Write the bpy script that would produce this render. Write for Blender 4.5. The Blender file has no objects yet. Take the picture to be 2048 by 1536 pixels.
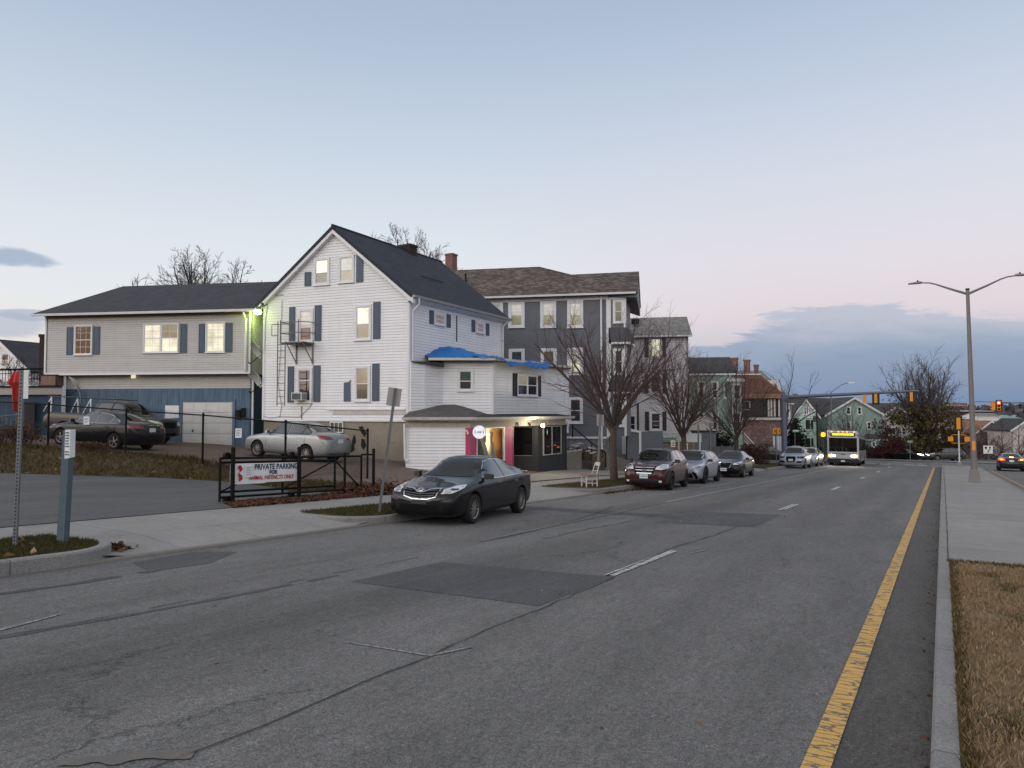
import bpy, bmesh, math, random
import numpy as np
from mathutils import Vector, Matrix
from mathutils.bvhtree import BVHTree

C = bpy.context.scene.collection
SC = bpy.context.scene
PI = math.pi

# ---------------------------------------------------------------- camera
# world: +Y runs down the street away from the camera, +X to the right, the camera stands above the median kerb
FPX, CAMH = 1465.0, 1.85
TH, PT, G = math.radians(30.38), math.radians(2.19), 0.0405      # camera turned left of the street, pitched up; street slope
cam = bpy.data.cameras.new('camera'); camo = bpy.data.objects.new('camera', cam); C.objects.link(camo)
cam.sensor_width = 36.0; cam.lens = FPX/2048*36.0; cam.clip_start = 0.1; cam.clip_end = 6000
camo.location = (0, 0, CAMH); camo.rotation_euler = (PI/2+PT, 0, TH)
SC.camera = camo

# ---------------------------------------------------------------- sky, light, exposure
SC.view_settings.view_transform = 'Standard'; SC.view_settings.look = 'None'
SC.view_settings.exposure = 0.1; SC.view_settings.gamma = 1.0; SC.view_settings.use_curve_mapping = False
SC.cycles.use_denoising = True
SC.cycles.max_bounces = 6; SC.cycles.caustics_reflective = False; SC.cycles.caustics_refractive = False

def s2l(c):
    return tuple((x/255/12.92 if x/255 <= 0.04045 else ((x/255+0.055)/1.055)**2.4) for x in c)

class NT:
    def __init__(s, tree):
        s.t = tree; s.n = tree.nodes; s.l = tree.links
    def new(s, ty, **kw):
        n = s.n.new(ty)
        for k, v in kw.items():
            if k.startswith('_'): setattr(n, k[1:], v)
            else:
                key = k.replace('__', ' ')
                if key.isdigit() or (key[0] == 'i' and key[1:].isdigit()): key = int(key.strip('i'))
                sock = n.inputs[key]
                if hasattr(v, 'links') or isinstance(v, bpy.types.NodeSocket): s.l.new(v, sock)
                else: sock.default_value = v
        return n
    def math(s, op, a, b=None, c=None, clamp=False):
        n = s.n.new('ShaderNodeMath'); n.operation = op; n.use_clamp = clamp
        for i, v in enumerate((a, b, c)):
            if v is None: continue
            if isinstance(v, bpy.types.NodeSocket): s.l.new(v, n.inputs[i])
            else: n.inputs[i].default_value = v
        return n.outputs[0]
    def mapr(s, v, a, b, c=0., d=1., smooth=False):
        n = s.n.new('ShaderNodeMapRange'); n.interpolation_type = 'SMOOTHSTEP' if smooth else 'LINEAR'
        s.l.new(v, n.inputs[0])
        for i, x in zip((1, 2, 3, 4), (a, b, c, d)): n.inputs[i].default_value = x
        return n.outputs[0]
    def mix(s, f, a, b, op='MIX'):
        n = s.n.new('ShaderNodeMix'); n.data_type = 'RGBA'; n.blend_type = op
        for i, v in ((0, f), (6, a), (7, b)):
            if isinstance(v, bpy.types.NodeSocket): s.l.new(v, n.inputs[i])
            else: n.inputs[i].default_value = v if i == 0 else ((*v, 1) if len(v) == 3 else v)
        return n.outputs[2]
    def ramp(s, v, stops, interp='LINEAR'):
        n = s.n.new('ShaderNodeValToRGB'); s.l.new(v, n.inputs[0]); r = n.color_ramp; r.interpolation = interp
        while len(r.elements) > 1: r.elements.remove(r.elements[-1])
        r.elements[0].position = stops[0][0]; r.elements[0].color = (*stops[0][1], 1)
        for p, c in stops[1:]:
            e = r.elements.new(p); e.color = (*c, 1)
        return n.outputs[0]
    def noise(s, vec, scale, detail=4, rough=.55, dist=0, out=0):
        n = s.n.new('ShaderNodeTexNoise'); n.inputs['Scale'].default_value = scale
        n.inputs['Detail'].default_value = detail; n.inputs['Roughness'].default_value = rough; n.inputs['Distortion'].default_value = dist
        s.l.new(vec, n.inputs['Vector']); return n.outputs[out]
    def mapping(s, vec, scale=(1, 1, 1), rot=(0, 0, 0), loc=(0, 0, 0)):
        n = s.n.new('ShaderNodeMapping'); s.l.new(vec, n.inputs[0])
        n.inputs['Scale'].default_value = scale; n.inputs['Rotation'].default_value = rot; n.inputs['Location'].default_value = loc
        return n.outputs[0]

W = bpy.data.worlds.new('World'); SC.world = W; W.use_nodes = True
wt = NT(W.node_tree); wt.n.clear()
tc = wt.new('ShaderNodeTexCoord')
nv = wt.new('ShaderNodeVectorMath', _operation='NORMALIZE', i0=tc.outputs['Generated']).outputs[0]
sp = wt.new('ShaderNodeSeparateXYZ', i0=nv)
z = sp.outputs[2]
hx, hy = sp.outputs[0], sp.outputs[1]
# anti-solar direction: down the street; the sun has set behind the camera to its left
AZ = math.radians(-6)
inv = wt.math('INVERSE_SQRT', wt.math('ADD', wt.math('MULTIPLY_ADD', hx, hx, wt.math('MULTIPLY', hy, hy)), 1e-5))
dotA = wt.math('MULTIPLY', wt.math('ADD', wt.math('MULTIPLY', hx, -math.sin(AZ)), wt.math('MULTIPLY', hy, math.cos(AZ))), inv)
dotR = wt.math('MULTIPLY', wt.math('ADD', wt.math('MULTIPLY', hx, math.cos(AZ)), wt.math('MULTIPLY', hy, math.sin(AZ))), inv)
el = wt.math('ARCSINE', z)
eld = wt.math('MULTIPLY', el, 180/PI)
def sky_ramp(stops): return wt.ramp(wt.mapr(eld, -5, 90), [((e+5)/95, s2l(c)) for e, c in stops])
anti = sky_ramp([(-5, (90, 100, 125)), (0, (120, 138, 172)), (3.5, (165, 172, 196)), (7, (207, 197, 208)), (11, (212, 206, 216)), (17, (200, 205, 218)), (24, (179, 191, 210)), (31, (157, 173, 197)), (40, (160, 172, 190)), (55, (204, 204, 208)), (90, (206, 204, 206))])
left = sky_ramp([(-5, (170, 160, 150)), (0, (216, 205, 196)), (4, (222, 216, 212)), (8, (218, 221, 226)), (13, (209, 216, 225)), (20, (189, 201, 216)), (27, (168, 183, 204)), (33, (154, 170, 195)), (40, (160, 172, 190)), (55, (204, 204, 208)), (90, (206, 204, 206))])
west0 = sky_ramp([(-5, (70, 70, 74)), (3, (84, 82, 84)), (6.5, (120, 114, 112)), (8.5, (244, 234, 218)), (14, (238, 234, 228)), (22, (222, 222, 226)), (35, (204, 207, 214)), (60, (206, 204, 206)), (90, (206, 204, 206))])  # low dark band stands for unseen buildings, added to darken reflections
west = wt.mix(1.0, west0, wt.ramp(wt.mapr(eld, -5, 60), [(0, (1.6, 1.6, 1.6)), (.2, (3.0, 3.0, 3.0)), (.55, (1.5, 1.5, 1.5)), (1, (1, 1, 1))]), 'MULTIPLY')
tl = wt.mapr(dotA, 0.99, 0.72, 0, 1, True)
c1 = wt.mix(tl, anti, left)
c2 = wt.mix(wt.mapr(dotA, 0.12, -0.75, 0, 1, True), c1, west)
# cloud bank low over the far end of the street, small clouds low on the left
az = wt.math('ARCTAN2', dotR, dotA)
azd = wt.math('MULTIPLY', az, 180/PI)
cv = wt.new('ShaderNodeCombineXYZ', i0=azd, i1=wt.math('MULTIPLY', eld, 4.2)).outputs[0]
n1 = wt.noise(cv, .055, 6, .58, .6)
n2 = wt.noise(wt.mapping(cv, (1, 1, 1), (0, 0, .12), (40, 7, 0)), .13, 7, .62, .4)
topedge = wt.mapr(azd, -30, -15, 3.0, 7.4, True)
topedge2 = wt.math('SUBTRACT', topedge, wt.mapr(azd, -10, 4, 0, 1.8, True))
bank = wt.mapr(wt.math('ADD', wt.math('SUBTRACT', topedge2, eld), wt.math('MULTIPLY', wt.math('SUBTRACT', n2, .5), 6.5)), 0, .7, 0, 1, True)
bank = wt.math('MULTIPLY', bank, wt.mapr(azd, -27, -22, 0, 1, True))
bank = wt.math('MULTIPLY', bank, wt.mapr(azd, 45, 70, 1, 0, True))
bcol = wt.ramp(wt.mapr(wt.math('ADD', eld, wt.math('MULTIPLY', wt.math('SUBTRACT', n1, .5), 7)), -1, 8), [(0, s2l((110, 138, 170))), (.50, s2l((113, 143, 177))), (.66, s2l((134, 155, 184))), (.80, s2l((166, 174, 196))), (1, s2l((172, 180, 200)))])
c3 = wt.mix(wt.math('MULTIPLY', bank, .93), c2, bcol)
def puff(ca, ce, wa, we, amt, col, cin):
    da = wt.math('POWER', wt.math('DIVIDE', wt.math('SUBTRACT', azd, ca), wa), 2)
    de = wt.math('POWER', wt.math('DIVIDE', wt.math('SUBTRACT', eld, ce), we), 2)
    m = wt.math('SUBTRACT', 1.0, wt.math('ADD', da, de))
    m = wt.mapr(wt.math('ADD', m, wt.math('MULTIPLY', wt.math('SUBTRACT', n2, .5), 2.6)), .15, .8, 0, amt, True)
    return wt.mix(m, cin, s2l(col))
c3 = puff(-70.9, 10.0, 3.2, .75, .9, (152, 168, 192), c3)
c3 = puff(-71.5, 5.6, 4.6, .9, .8, (170, 178, 198), c3)
c3 = puff(-69.6, 6.3, 2.2, .45, .8, (160, 170, 192), c3)
skyt = wt.new('ShaderNodeTexSky', _sky_type='NISHITA', _sun_disc=False, _sun_elevation=math.radians(1), _sun_rotation=math.radians(200))
bg1 = wt.new('ShaderNodeBackground', Color=c3, Strength=1.0)
bg2 = wt.new('ShaderNodeBackground', Color=skyt.outputs[0], Strength=0.05)
ad = wt.new('ShaderNodeAddShader', i0=bg1.outputs[0], i1=bg2.outputs[0])
wt.new('ShaderNodeOutputWorld', Surface=ad.outputs[0])

sun = bpy.data.lights.new('sun', 'SUN'); suno = bpy.data.objects.new('sun', sun); C.objects.link(suno)
sun.energy = 0.35; sun.angle = math.radians(35); sun.color = (1, .95, .92)
sd = Vector((-math.sin(math.radians(30+12)), -math.cos(math.radians(30+12)), 0)) * -1
sdir = Vector((.50, .78, -.28)).normalized()          # light travels down the street from behind the camera
suno.rotation_euler = sdir.to_track_quat('-Z', 'Y').to_euler()

# ---------------------------------------------------------------- geometry of the place
def ray(px, py):
    a, b = (px-1024)/FPX, (768-py)/FPX
    R = Vector((math.cos(TH), math.sin(TH), 0)); F = Vector((-math.sin(TH)*math.cos(PT), math.cos(TH)*math.cos(PT), math.sin(PT)))
    U = Vector((math.sin(TH)*math.sin(PT), -math.cos(TH)*math.sin(PT), math.cos(PT)))
    return a*R+b*U+F
CAM = Vector((0, 0, CAMH))
def at(px, py, d):
    r = ray(px, py); hf = -r.x*math.sin(TH)+r.y*math.cos(TH)
    return CAM+r*(d/hf)
def rd2xy(r, d): return r*math.cos(TH)-d*math.sin(TH), r*math.sin(TH)+d*math.cos(TH)
def xy2rd(x, y): return x*math.cos(TH)+y*math.sin(TH), -x*math.sin(TH)+y*math.cos(TH)
def ss(a, b, x):
    t = min(1, max(0, (x-a)/(b-a))); return t*t*(3-2*t)
def grade(y):
    if y < 135: return -G*y
    return -G*135-(1-math.exp(-(y-135)/60))*2.2
XS_UP, ZS_UP = [-80, -60, -31, -20, -17.5, -16, -13.6], [2.6, 2.2, 1.22, .70, .36, .20, .17]
def T(x, y):                                        # height of the bare terrain
    g = grade(y)
    if x > -10.1:
        if x > 13: return g+.15+.01*(x-13) if x < 60 else g+.6
        return g
    if x > -13.6: return g+.15*min(1, (-10.1-x)/1.0)+.02*((-11.1-x)/2.5 if x < -11.1 else 0)
    up = float(np.interp(x, XS_UP, ZS_UP))
    low = .17+.008*(-13.6-x)
    r, d = xy2rd(x, y)
    k = ss(24.9, 26.7, d+ (0 if x < -19 else (x+19)*1.6))
    return g+low+(up-low)*k
def hit(px, py, off=0.0):
    r = ray(px, py); r = r/ math.hypot(r.x, r.y)
    t = 3.0; prev = t
    while t < 400:
        p = CAM+r*t
        if p.z < T(p.x, p.y)+off:
            lo, hi = prev, t
            for _ in range(25):
                m = (lo+hi)/2; p = CAM+r*m
                if p.z < T(p.x, p.y)+off: hi = m
                else: lo = m
            return CAM+r*hi
        prev = t; t += .25
    return CAM+r*400

# ---------------------------------------------------------------- materials
MATS = {}
def material(name):
    m = bpy.data.materials.new(name); m.use_nodes = True
    t = NT(m.node_tree); t.n.clear()
    b = t.new('ShaderNodeBsdfPrincipled'); t.new('ShaderNodeOutputMaterial', Surface=b.outputs[0])
    MATS[name] = m; return m, t, b
def simple(name, col, rough=.6, metal=0, var=.12, vs=6, bump=0, spec=.5, emit=None, es=1, coat=0, ior=None):
    """a plain material with a little uneven colour"""
    m, t, b = material(name)
    col = s2l(col) if max(col) > 1.5 else col
    b.inputs['Roughness'].default_value = rough; b.inputs['Metallic'].default_value = metal
    b.inputs['Specular IOR Level'].default_value = spec
    if coat: b.inputs['Coat Weight'].default_value = coat; b.inputs['Coat Roughness'].default_value = .03
    if ior: b.inputs['IOR'].default_value = ior
    if var:
        o = t.new('ShaderNodeTexCoord').outputs['Object']
        n = t.noise(o, vs, 5, .6)
        f = t.mapr(n, .3, .7, 1-var, 1+var)
        cc = t.new('ShaderNodeVectorMath', _operation='SCALE', i0=col); t.l.new(f, cc.inputs[3])
        t.l.new(cc.outputs[0], b.inputs['Base Color'])
        t.l.new(t.mapr(n, .3, .7, max(0, rough-.08), min(1, rough+.08)), b.inputs['Roughness'])
        if bump:
            bm = t.new('ShaderNodeBump', Height=t.noise(o, vs*6, 4), Strength=bump, Distance=.02); t.l.new(bm.outputs[0], b.inputs['Normal'])
    else: b.inputs['Base Color'].default_value = (*col, 1)
    if emit:
        b.inputs['Emission Color'].default_value = (*(s2l(emit) if max(emit) > 1.5 else emit), 1); b.inputs['Emission Strength'].default_value = es
    return m
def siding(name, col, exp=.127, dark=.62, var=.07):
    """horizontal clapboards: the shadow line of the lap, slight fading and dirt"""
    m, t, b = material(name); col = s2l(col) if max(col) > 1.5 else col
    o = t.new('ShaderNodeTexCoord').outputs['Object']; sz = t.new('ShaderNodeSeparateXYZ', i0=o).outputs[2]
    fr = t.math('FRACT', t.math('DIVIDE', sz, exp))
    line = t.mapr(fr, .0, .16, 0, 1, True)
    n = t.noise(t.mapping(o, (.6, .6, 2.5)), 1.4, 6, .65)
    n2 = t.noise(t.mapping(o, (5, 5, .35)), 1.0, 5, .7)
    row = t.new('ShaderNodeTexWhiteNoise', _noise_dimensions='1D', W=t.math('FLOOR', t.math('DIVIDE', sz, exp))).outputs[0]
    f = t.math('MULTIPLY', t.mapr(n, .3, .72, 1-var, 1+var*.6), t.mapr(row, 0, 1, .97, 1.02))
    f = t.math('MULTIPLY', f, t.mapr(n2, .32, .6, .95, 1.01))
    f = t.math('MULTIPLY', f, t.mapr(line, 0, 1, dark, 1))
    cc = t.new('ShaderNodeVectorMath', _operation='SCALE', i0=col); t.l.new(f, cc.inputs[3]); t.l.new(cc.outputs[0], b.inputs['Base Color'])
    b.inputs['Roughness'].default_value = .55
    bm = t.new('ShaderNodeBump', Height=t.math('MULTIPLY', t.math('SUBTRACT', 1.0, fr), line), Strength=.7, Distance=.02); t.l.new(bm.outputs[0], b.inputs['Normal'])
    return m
def shingle(name, cols, rh=.14, rw=.3, contrast=1.0):
    m, t, b = material(name)
    o = t.new('ShaderNodeTexCoord').outputs['Object']; s = t.new('ShaderNodeSeparateXYZ', i0=o)
    hh = t.math('ADD', s.outputs[0], t.math('MULTIPLY', s.outputs[1], .83))
    v = t.new('ShaderNodeCombineXYZ', i0=hh, i1=t.math('MULTIPLY', s.outputs[2], 1.6)).outputs[0]
    br = t.new('ShaderNodeTexBrick', Vector=v, Scale=1.0, Color1=(0, 0, 0, 1), Color2=(1, 1, 1, 1), Mortar=(0, 0, 0, 1)); br.offset = .5
    br.inputs['Mortar Size'].default_value = .012; br.inputs['Brick Width'].default_value = rw; br.inputs['Row Height'].default_value = rh
    n = t.noise(o, 1.1, 6, .6); n2 = t.noise(o, 14, 3, .6)
    f = t.math('ADD', t.math('MULTIPLY', br.outputs[0], .42*contrast), t.math('ADD', t.math('MULTIPLY', n, .45), t.math('MULTIPLY', n2, .25)))
    cl = [s2l(c) for c in cols]
    col = t.ramp(f, [(.25, cl[0]), (.55, cl[1]), (.85, cl[2])])
    t.l.new(col, b.inputs['Base Color']); b.inputs['Roughness'].default_value = .92
    bm = t.new('ShaderNodeBump', Height=t.math('ADD', t.math('MULTIPLY', br.outputs[1], -.6), n2), Strength=.5, Distance=.015); t.l.new(bm.outputs[0], b.inputs['Normal'])
    return m
def asphalt(name, base, warm=(1, 1, 1), spk=.35, tracks=True, crack=True):
    m, t, b = material(name)
    o = t.new('ShaderNodeNewGeometry').outputs['Position']
    s = t.new('ShaderNodeSeparateXYZ', i0=o)
    sp1 = t.noise(o, 85, 3, .75); sp2 = t.noise(o, 26, 4, .7)
    big = t.noise(t.mapping(o, (1, .16, 1)), .55, 6, .62, .4); mid = t.noise(t.mapping(o, (1.1, .28, 1)), 2.1, 6, .72, .3)
    f = t.mapr(sp1, .34, .66, 1-spk, 1+spk)
    f = t.math('MULTIPLY', f, t.mapr(sp2, .3, .7, 1-spk*.45, 1+spk*.45))
    f = t.math('MULTIPLY', f, t.mapr(big, .3, .7, .84, 1.16))
    f = t.math('MULTIPLY', f, t.mapr(mid, .3, .72, .82, 1.13))
    pit = t.noise(t.mapping(o, (1.3, .45, 1)), 5.5, 6, .85)
    f = t.math('MULTIPLY', f, t.mapr(pit, .31, .40, .60, 1, True))
    st2 = t.noise(t.mapping(o, (9, 2.6, 1)), 2.2, 6, .8); f = t.math('MULTIPLY', f, t.mapr(st2, .3, .7, .80, 1.2))
    lt = t.noise(o, 38, 2, .6); f = t.math('MULTIPLY', f, t.mapr(lt, .64, .72, 1, 1.55, True))
    if tracks:   # wheel paths: slightly polished and stained strips along the lanes
        wob = t.math('MULTIPLY', t.math('SUBTRACT', t.noise(t.mapping(o, (.1, .12, 1)), 1, 3), .5), .8)
        for cx, wd, am in ((-2.6, .8, .86), (-5.6, 1.1, .74), (-7.7, .6, .90), (-1.3, .5, .90)):
            dx = t.math('ABSOLUTE', t.math('SUBTRACT', t.math('ADD', s.outputs[0], wob), cx))
            f = t.math('MULTIPLY', f, t.mapr(dx, 0, wd, am, 1, True))
    if crack:
        v = t.new('ShaderNodeTexVoronoi', _feature='DISTANCE_TO_EDGE', Scale=.33); t.l.new(t.new('ShaderNodeVectorMath', _operation='ADD', i0=t.mapping(o, (1, .45, 1)), i1=t.new('ShaderNodeVectorMath', _operation='SCALE', i0=t.noise(o, 1.3, 6, .7, 0, 1), i3=.9).outputs[0]).outputs[0], v.inputs['Vector'])
        gate = t.mapr(t.noise(o, .22, 3), .5, .58, 0, 1, True)
        cr = t.math('MULTIPLY', t.mapr(v.outputs[0], .0, .009, 1, 0, True), gate)
        f = t.math('MULTIPLY', f, t.mapr(cr, 0, 1, 1, .55))
    cc = t.new('ShaderNodeVectorMath', _operation='SCALE', i0=tuple(base*w for w in warm)); t.l.new(f, cc.inputs[3]); t.l.new(cc.outputs[0], b.inputs['Base Color'])
    b.inputs['Roughness'].default_value = .86; b.inputs['Specular IOR Level'].default_value = .3
    bm = t.new('ShaderNodeBump', Height=sp1, Strength=.6, Distance=.008); t.l.new(bm.outputs[0], b.inputs['Normal'])
    return m
def concrete(name, base, jx=None, jy=None, ox=0, oy=0, warm=(1.02, .98, .93), spk=.2):
    """worn concrete, with expansion joints every jx / jy metres"""
    m, t, b = material(name)
    o = t.new('ShaderNodeNewGeometry').outputs['Position']; s = t.new('ShaderNodeSeparateXYZ', i0=o)
    big = t.noise(o, .8, 6, .65); mid = t.noise(o, 5, 5, .7); fi = t.noise(o, 60, 3, .7)
    f = t.math('MULTIPLY', t.mapr(big, .3, .7, .84, 1.12), t.mapr(mid, .3, .7, .92, 1.07))
    f = t.math('MULTIPLY', f, t.mapr(fi, .3, .7, 1-spk, 1+spk))
    st = t.noise(o, 2.6, 4, .6); f = t.math('MULTIPLY', f, t.mapr(st, .28, .36, .8, 1, True))
    for j, off, k in ((jx, ox, 0), (jy, oy, 1)):
        if not j: continue
        fr = t.math('FRACT', t.math('DIVIDE', t.math('ADD', s.outputs[k], off), j))
        e = t.math('MULTIPLY', t.math('MINIMUM', fr, t.math('SUBTRACT', 1.0, fr)), j)
        e = t.math('ADD', e, t.math('MULTIPLY', t.math('SUBTRACT', mid, .5), .02))
        f = t.math('MULTIPLY', f, t.mapr(e, .004, .014, .5, 1, True))
        sq = t.new('ShaderNodeTexWhiteNoise', _noise_dimensions='1D', W=t.math('FLOOR', t.math('DIVIDE', t.math('ADD', s.outputs[k], off), j))).outputs[0]
        f = t.math('MULTIPLY', f, t.mapr(sq, 0, 1, .93, 1.06))
    cc = t.new('ShaderNodeVectorMath', _operation='SCALE', i0=tuple(base*w for w in warm)); t.l.new(f, cc.inputs[3]); t.l.new(cc.outputs[0], b.inputs['Base Color'])
    b.inputs['Roughness'].default_value = .85
    bm = t.new('ShaderNodeBump', Height=fi, Strength=.3, Distance=.006); t.l.new(bm.outputs[0], b.inputs['Normal'])
    return m
def paint(name, col, under, lo=.40, hi=.5, sc=14, stretch=(1, 1, 1)):
    """road paint worn through to the asphalt"""
    m, t, b = material(name)
    o = t.new('ShaderNodeNewGeometry').outputs['Position']
    n = t.noise(t.mapping(o, stretch), sc, 6, .75); n2 = t.noise(o, 90, 3, .7); n3 = t.noise(o, 1.3, 4, .6)
    k = t.mapr(t.math('ADD', t.math('MULTIPLY', n, .7), t.math('ADD', t.math('MULTIPLY', n2, .2), t.math('MULTIPLY', n3, .12))), lo, hi, 0, 1)
    v = t.new('ShaderNodeTexVoronoi', _feature='DISTANCE_TO_EDGE', Scale=1.0); t.l.new(t.new('ShaderNodeVectorMath', _operation='ADD', i0=t.mapping(o, (4, 14, 1)), i1=t.new('ShaderNodeVectorMath', _operation='SCALE', i0=t.noise(o, 9, 4, .7, 0, 1), i3=.8).outputs[0]).outputs[0], v.inputs['Vector'])
    k = t.math('MULTIPLY', k, t.mapr(v.outputs[0], .03, .10, .12, 1, True))
    c = t.mix(k, under, s2l(col)); c = t.mix(t.mapr(n2, .3, .7, 0, .3), c, (.03, .03, .03))
    t.l.new(c, b.inputs['Base Color']); b.inputs['Roughness'].default_value = .75
    return m
def brickm(name, c1, c2, mortar, w=.21, h=.07, ms=.01, rub=False):
    m, t, b = material(name)
    o = t.new('ShaderNodeTexCoord').outputs['Object']; s = t.new('ShaderNodeSeparateXYZ', i0=o)
    v = t.new('ShaderNodeCombineXYZ', i0=t.math('ADD', s.outputs[0], s.outputs[1]), i1=s.outputs[2]).outputs[0]
    if rub:
        vo = t.new('ShaderNodeTexVoronoi', Vector=t.mapping(v, (1/w, 1/h, 1)), Scale=1.0)
        vd = t.new('ShaderNodeTexVoronoi', _feature='DISTANCE_TO_EDGE', Vector=t.mapping(v, (1/w, 1/h, 1)), Scale=1.0)
        r = t.new('ShaderNodeSeparateColor', i0=vo.outputs['Color']).outputs[0]
        c = t.mix(r, s2l(c1), s2l(c2)); c = t.mix(t.mapr(vd.outputs[0], .02, .09, 1, 0, True), c, s2l(mortar))
    else:
        br = t.new('ShaderNodeTexBrick', Vector=v, Scale=1.0, Color1=(*s2l(c1), 1), Color2=(*s2l(c2), 1), Mortar=(*s2l(mortar), 1))
        br.inputs['Mortar Size'].default_value = ms; br.inputs['Brick Width'].default_value = w; br.inputs['Row Height'].default_value = h
        c = br.outputs[0]
    c = t.mix(t.mapr(t.noise(o, 2.2, 5, .6), .3, .7, 0, .35), c, s2l(mortar))
    t.l.new(c, b.inputs['Base Color']); b.inputs['Roughness'].default_value = .9
    return m
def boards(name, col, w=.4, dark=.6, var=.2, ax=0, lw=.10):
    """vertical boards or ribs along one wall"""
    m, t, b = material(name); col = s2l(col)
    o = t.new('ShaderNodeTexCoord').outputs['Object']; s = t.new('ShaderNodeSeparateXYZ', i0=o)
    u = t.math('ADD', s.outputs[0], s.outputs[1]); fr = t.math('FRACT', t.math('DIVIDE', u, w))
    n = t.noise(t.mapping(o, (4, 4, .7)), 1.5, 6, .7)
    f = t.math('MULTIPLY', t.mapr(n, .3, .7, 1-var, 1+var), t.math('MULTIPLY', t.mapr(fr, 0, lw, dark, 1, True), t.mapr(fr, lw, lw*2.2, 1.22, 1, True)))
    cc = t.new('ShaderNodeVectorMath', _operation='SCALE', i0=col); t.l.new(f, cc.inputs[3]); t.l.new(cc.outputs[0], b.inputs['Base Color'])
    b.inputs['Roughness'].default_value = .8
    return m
def foliage(name, cols, rough=.8):
    m, t, b = material(name)
    g = t.new('ShaderNodeNewGeometry'); r = g.outputs['Random Per Island']
    cl = [s2l(c) for c in cols]
    c = t.ramp(r, [(i/(len(cl)-1), x) for i, x in enumerate(cl)])
    c = t.mix(t.mapr(t.noise(g.outputs['Position'], .9, 4), .3, .7, 0, .5), c, cl[0])
    t.l.new(c, b.inputs['Base Color']); b.inputs['Roughness'].default_value = rough; b.inputs['Specular IOR Level'].default_value = .2
    return m
ASPH = .085
asphalt('road_asphalt', .140, (1.01, .985, .97), .6)
asphalt('patch_asphalt', .084, (.98, .98, 1.03), .4, False, False)
asphalt('lot_asphalt', .098, (.99, .99, 1), .3, False, True)
asphalt('gutter_asphalt', .092, (1.05, .98, .92), .6, False, False)
asphalt('crack_seal', .032, (1, 1, 1), .15, False, False)
concrete('sidewalk_concrete', .24, 1.9, 1.55, .1, .4)
concrete('apron_concrete', .23, None, 3.1, 0, .9)
concrete('median_concrete', .235, None, 3.05, 0, .7, (1.03, .98, .93))
concrete('kerb_granite', .205, None, 2.4, 0, 0, (1.02, .99, .96), .4)
concrete('old_concrete', .16, None, None, 0, 0, (1, .93, .8))
concrete('foundation_concrete', .26, None, None, 0, 0, (1, .86, .68))
concrete('block_wall', .20, None, None, 0, 0, (1, .98, .96))
paint('white_paint', (198, 198, 196), (.12, .118, .115), .40, .47)
paint('white_paint_new', (205, 205, 204), (.12, .118, .115), .26, .36)
paint('white_paint_faint', (165, 166, 166), (.135, .132, .128), .40, .56)
paint('chalk_paint', (172, 174, 174), (.135, .132, .128), .42, .56, 11); paint('tan_smear', (128, 112, 92), (.13, .125, .12), .44, .66, 5); paint('edge_faint', (150, 151, 151), (.135, .132, .128), .48, .66, 6)
paint('yellow_paint', (216, 170, 88), (.10, .095, .085), .33, .41, 10, (1, .35, 1))
paint('yellow_paint_faint', (190, 150, 80), (.12, .11, .1), .42, .5, 10)
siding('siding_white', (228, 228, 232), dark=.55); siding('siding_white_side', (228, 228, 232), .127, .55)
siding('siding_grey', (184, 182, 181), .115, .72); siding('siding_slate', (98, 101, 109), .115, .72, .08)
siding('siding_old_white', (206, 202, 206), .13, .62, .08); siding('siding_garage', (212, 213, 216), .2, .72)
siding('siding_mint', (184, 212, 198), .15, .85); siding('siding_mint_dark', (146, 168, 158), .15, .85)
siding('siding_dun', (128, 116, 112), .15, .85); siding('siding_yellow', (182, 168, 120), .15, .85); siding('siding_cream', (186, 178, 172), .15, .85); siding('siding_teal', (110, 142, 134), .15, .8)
shingle('roof_blue_black', ((38, 42, 52), (50, 54, 66), (66, 70, 82)), contrast=.6)
shingle('roof_charcoal', ((44, 44, 50), (58, 58, 66), (74, 74, 82)), contrast=.6)
shingle('roof_brown', ((52, 44, 42), (82, 72, 68), (120, 108, 100)), contrast=1.1)
shingle('roof_slate', ((66, 68, 74), (82, 84, 92), (98, 100, 108)), contrast=.7); shingle('roof_grey', ((92, 90, 88), (120, 118, 114), (142, 140, 135)))
shingle('roof_dark', ((40, 40, 42), (56, 57, 58), (76, 76, 78)))
shingle('roof_orange', ((74, 48, 38), (96, 64, 50), (122, 86, 68)))
shingle('roof_tan', ((104, 76, 60), (132, 98, 78), (150, 116, 96)))
shingle('roof_low', ((62, 58, 58), (86, 82, 82), (110, 106, 106)), contrast=.4)
simple('trim_white', (216, 217, 220), .5, 0, .07, 3); simple('trim_old', (186, 182, 180), .6, 0, .14, 5)
simple('gutter_grey', (150, 146, 146), .5, 0, .1, 3); simple('trim_pale', (205, 202, 196), .6, 0, .08, 3)  # last one: a warm off-white trim tone
simple('vinyl_white', (214, 214, 216), .4, 0, .04)
simple('shutter_blue', (74, 87, 104), .6, 0, .1, 5); simple('shutter_black', (40, 38, 44), .6, 0, .15)
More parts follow.
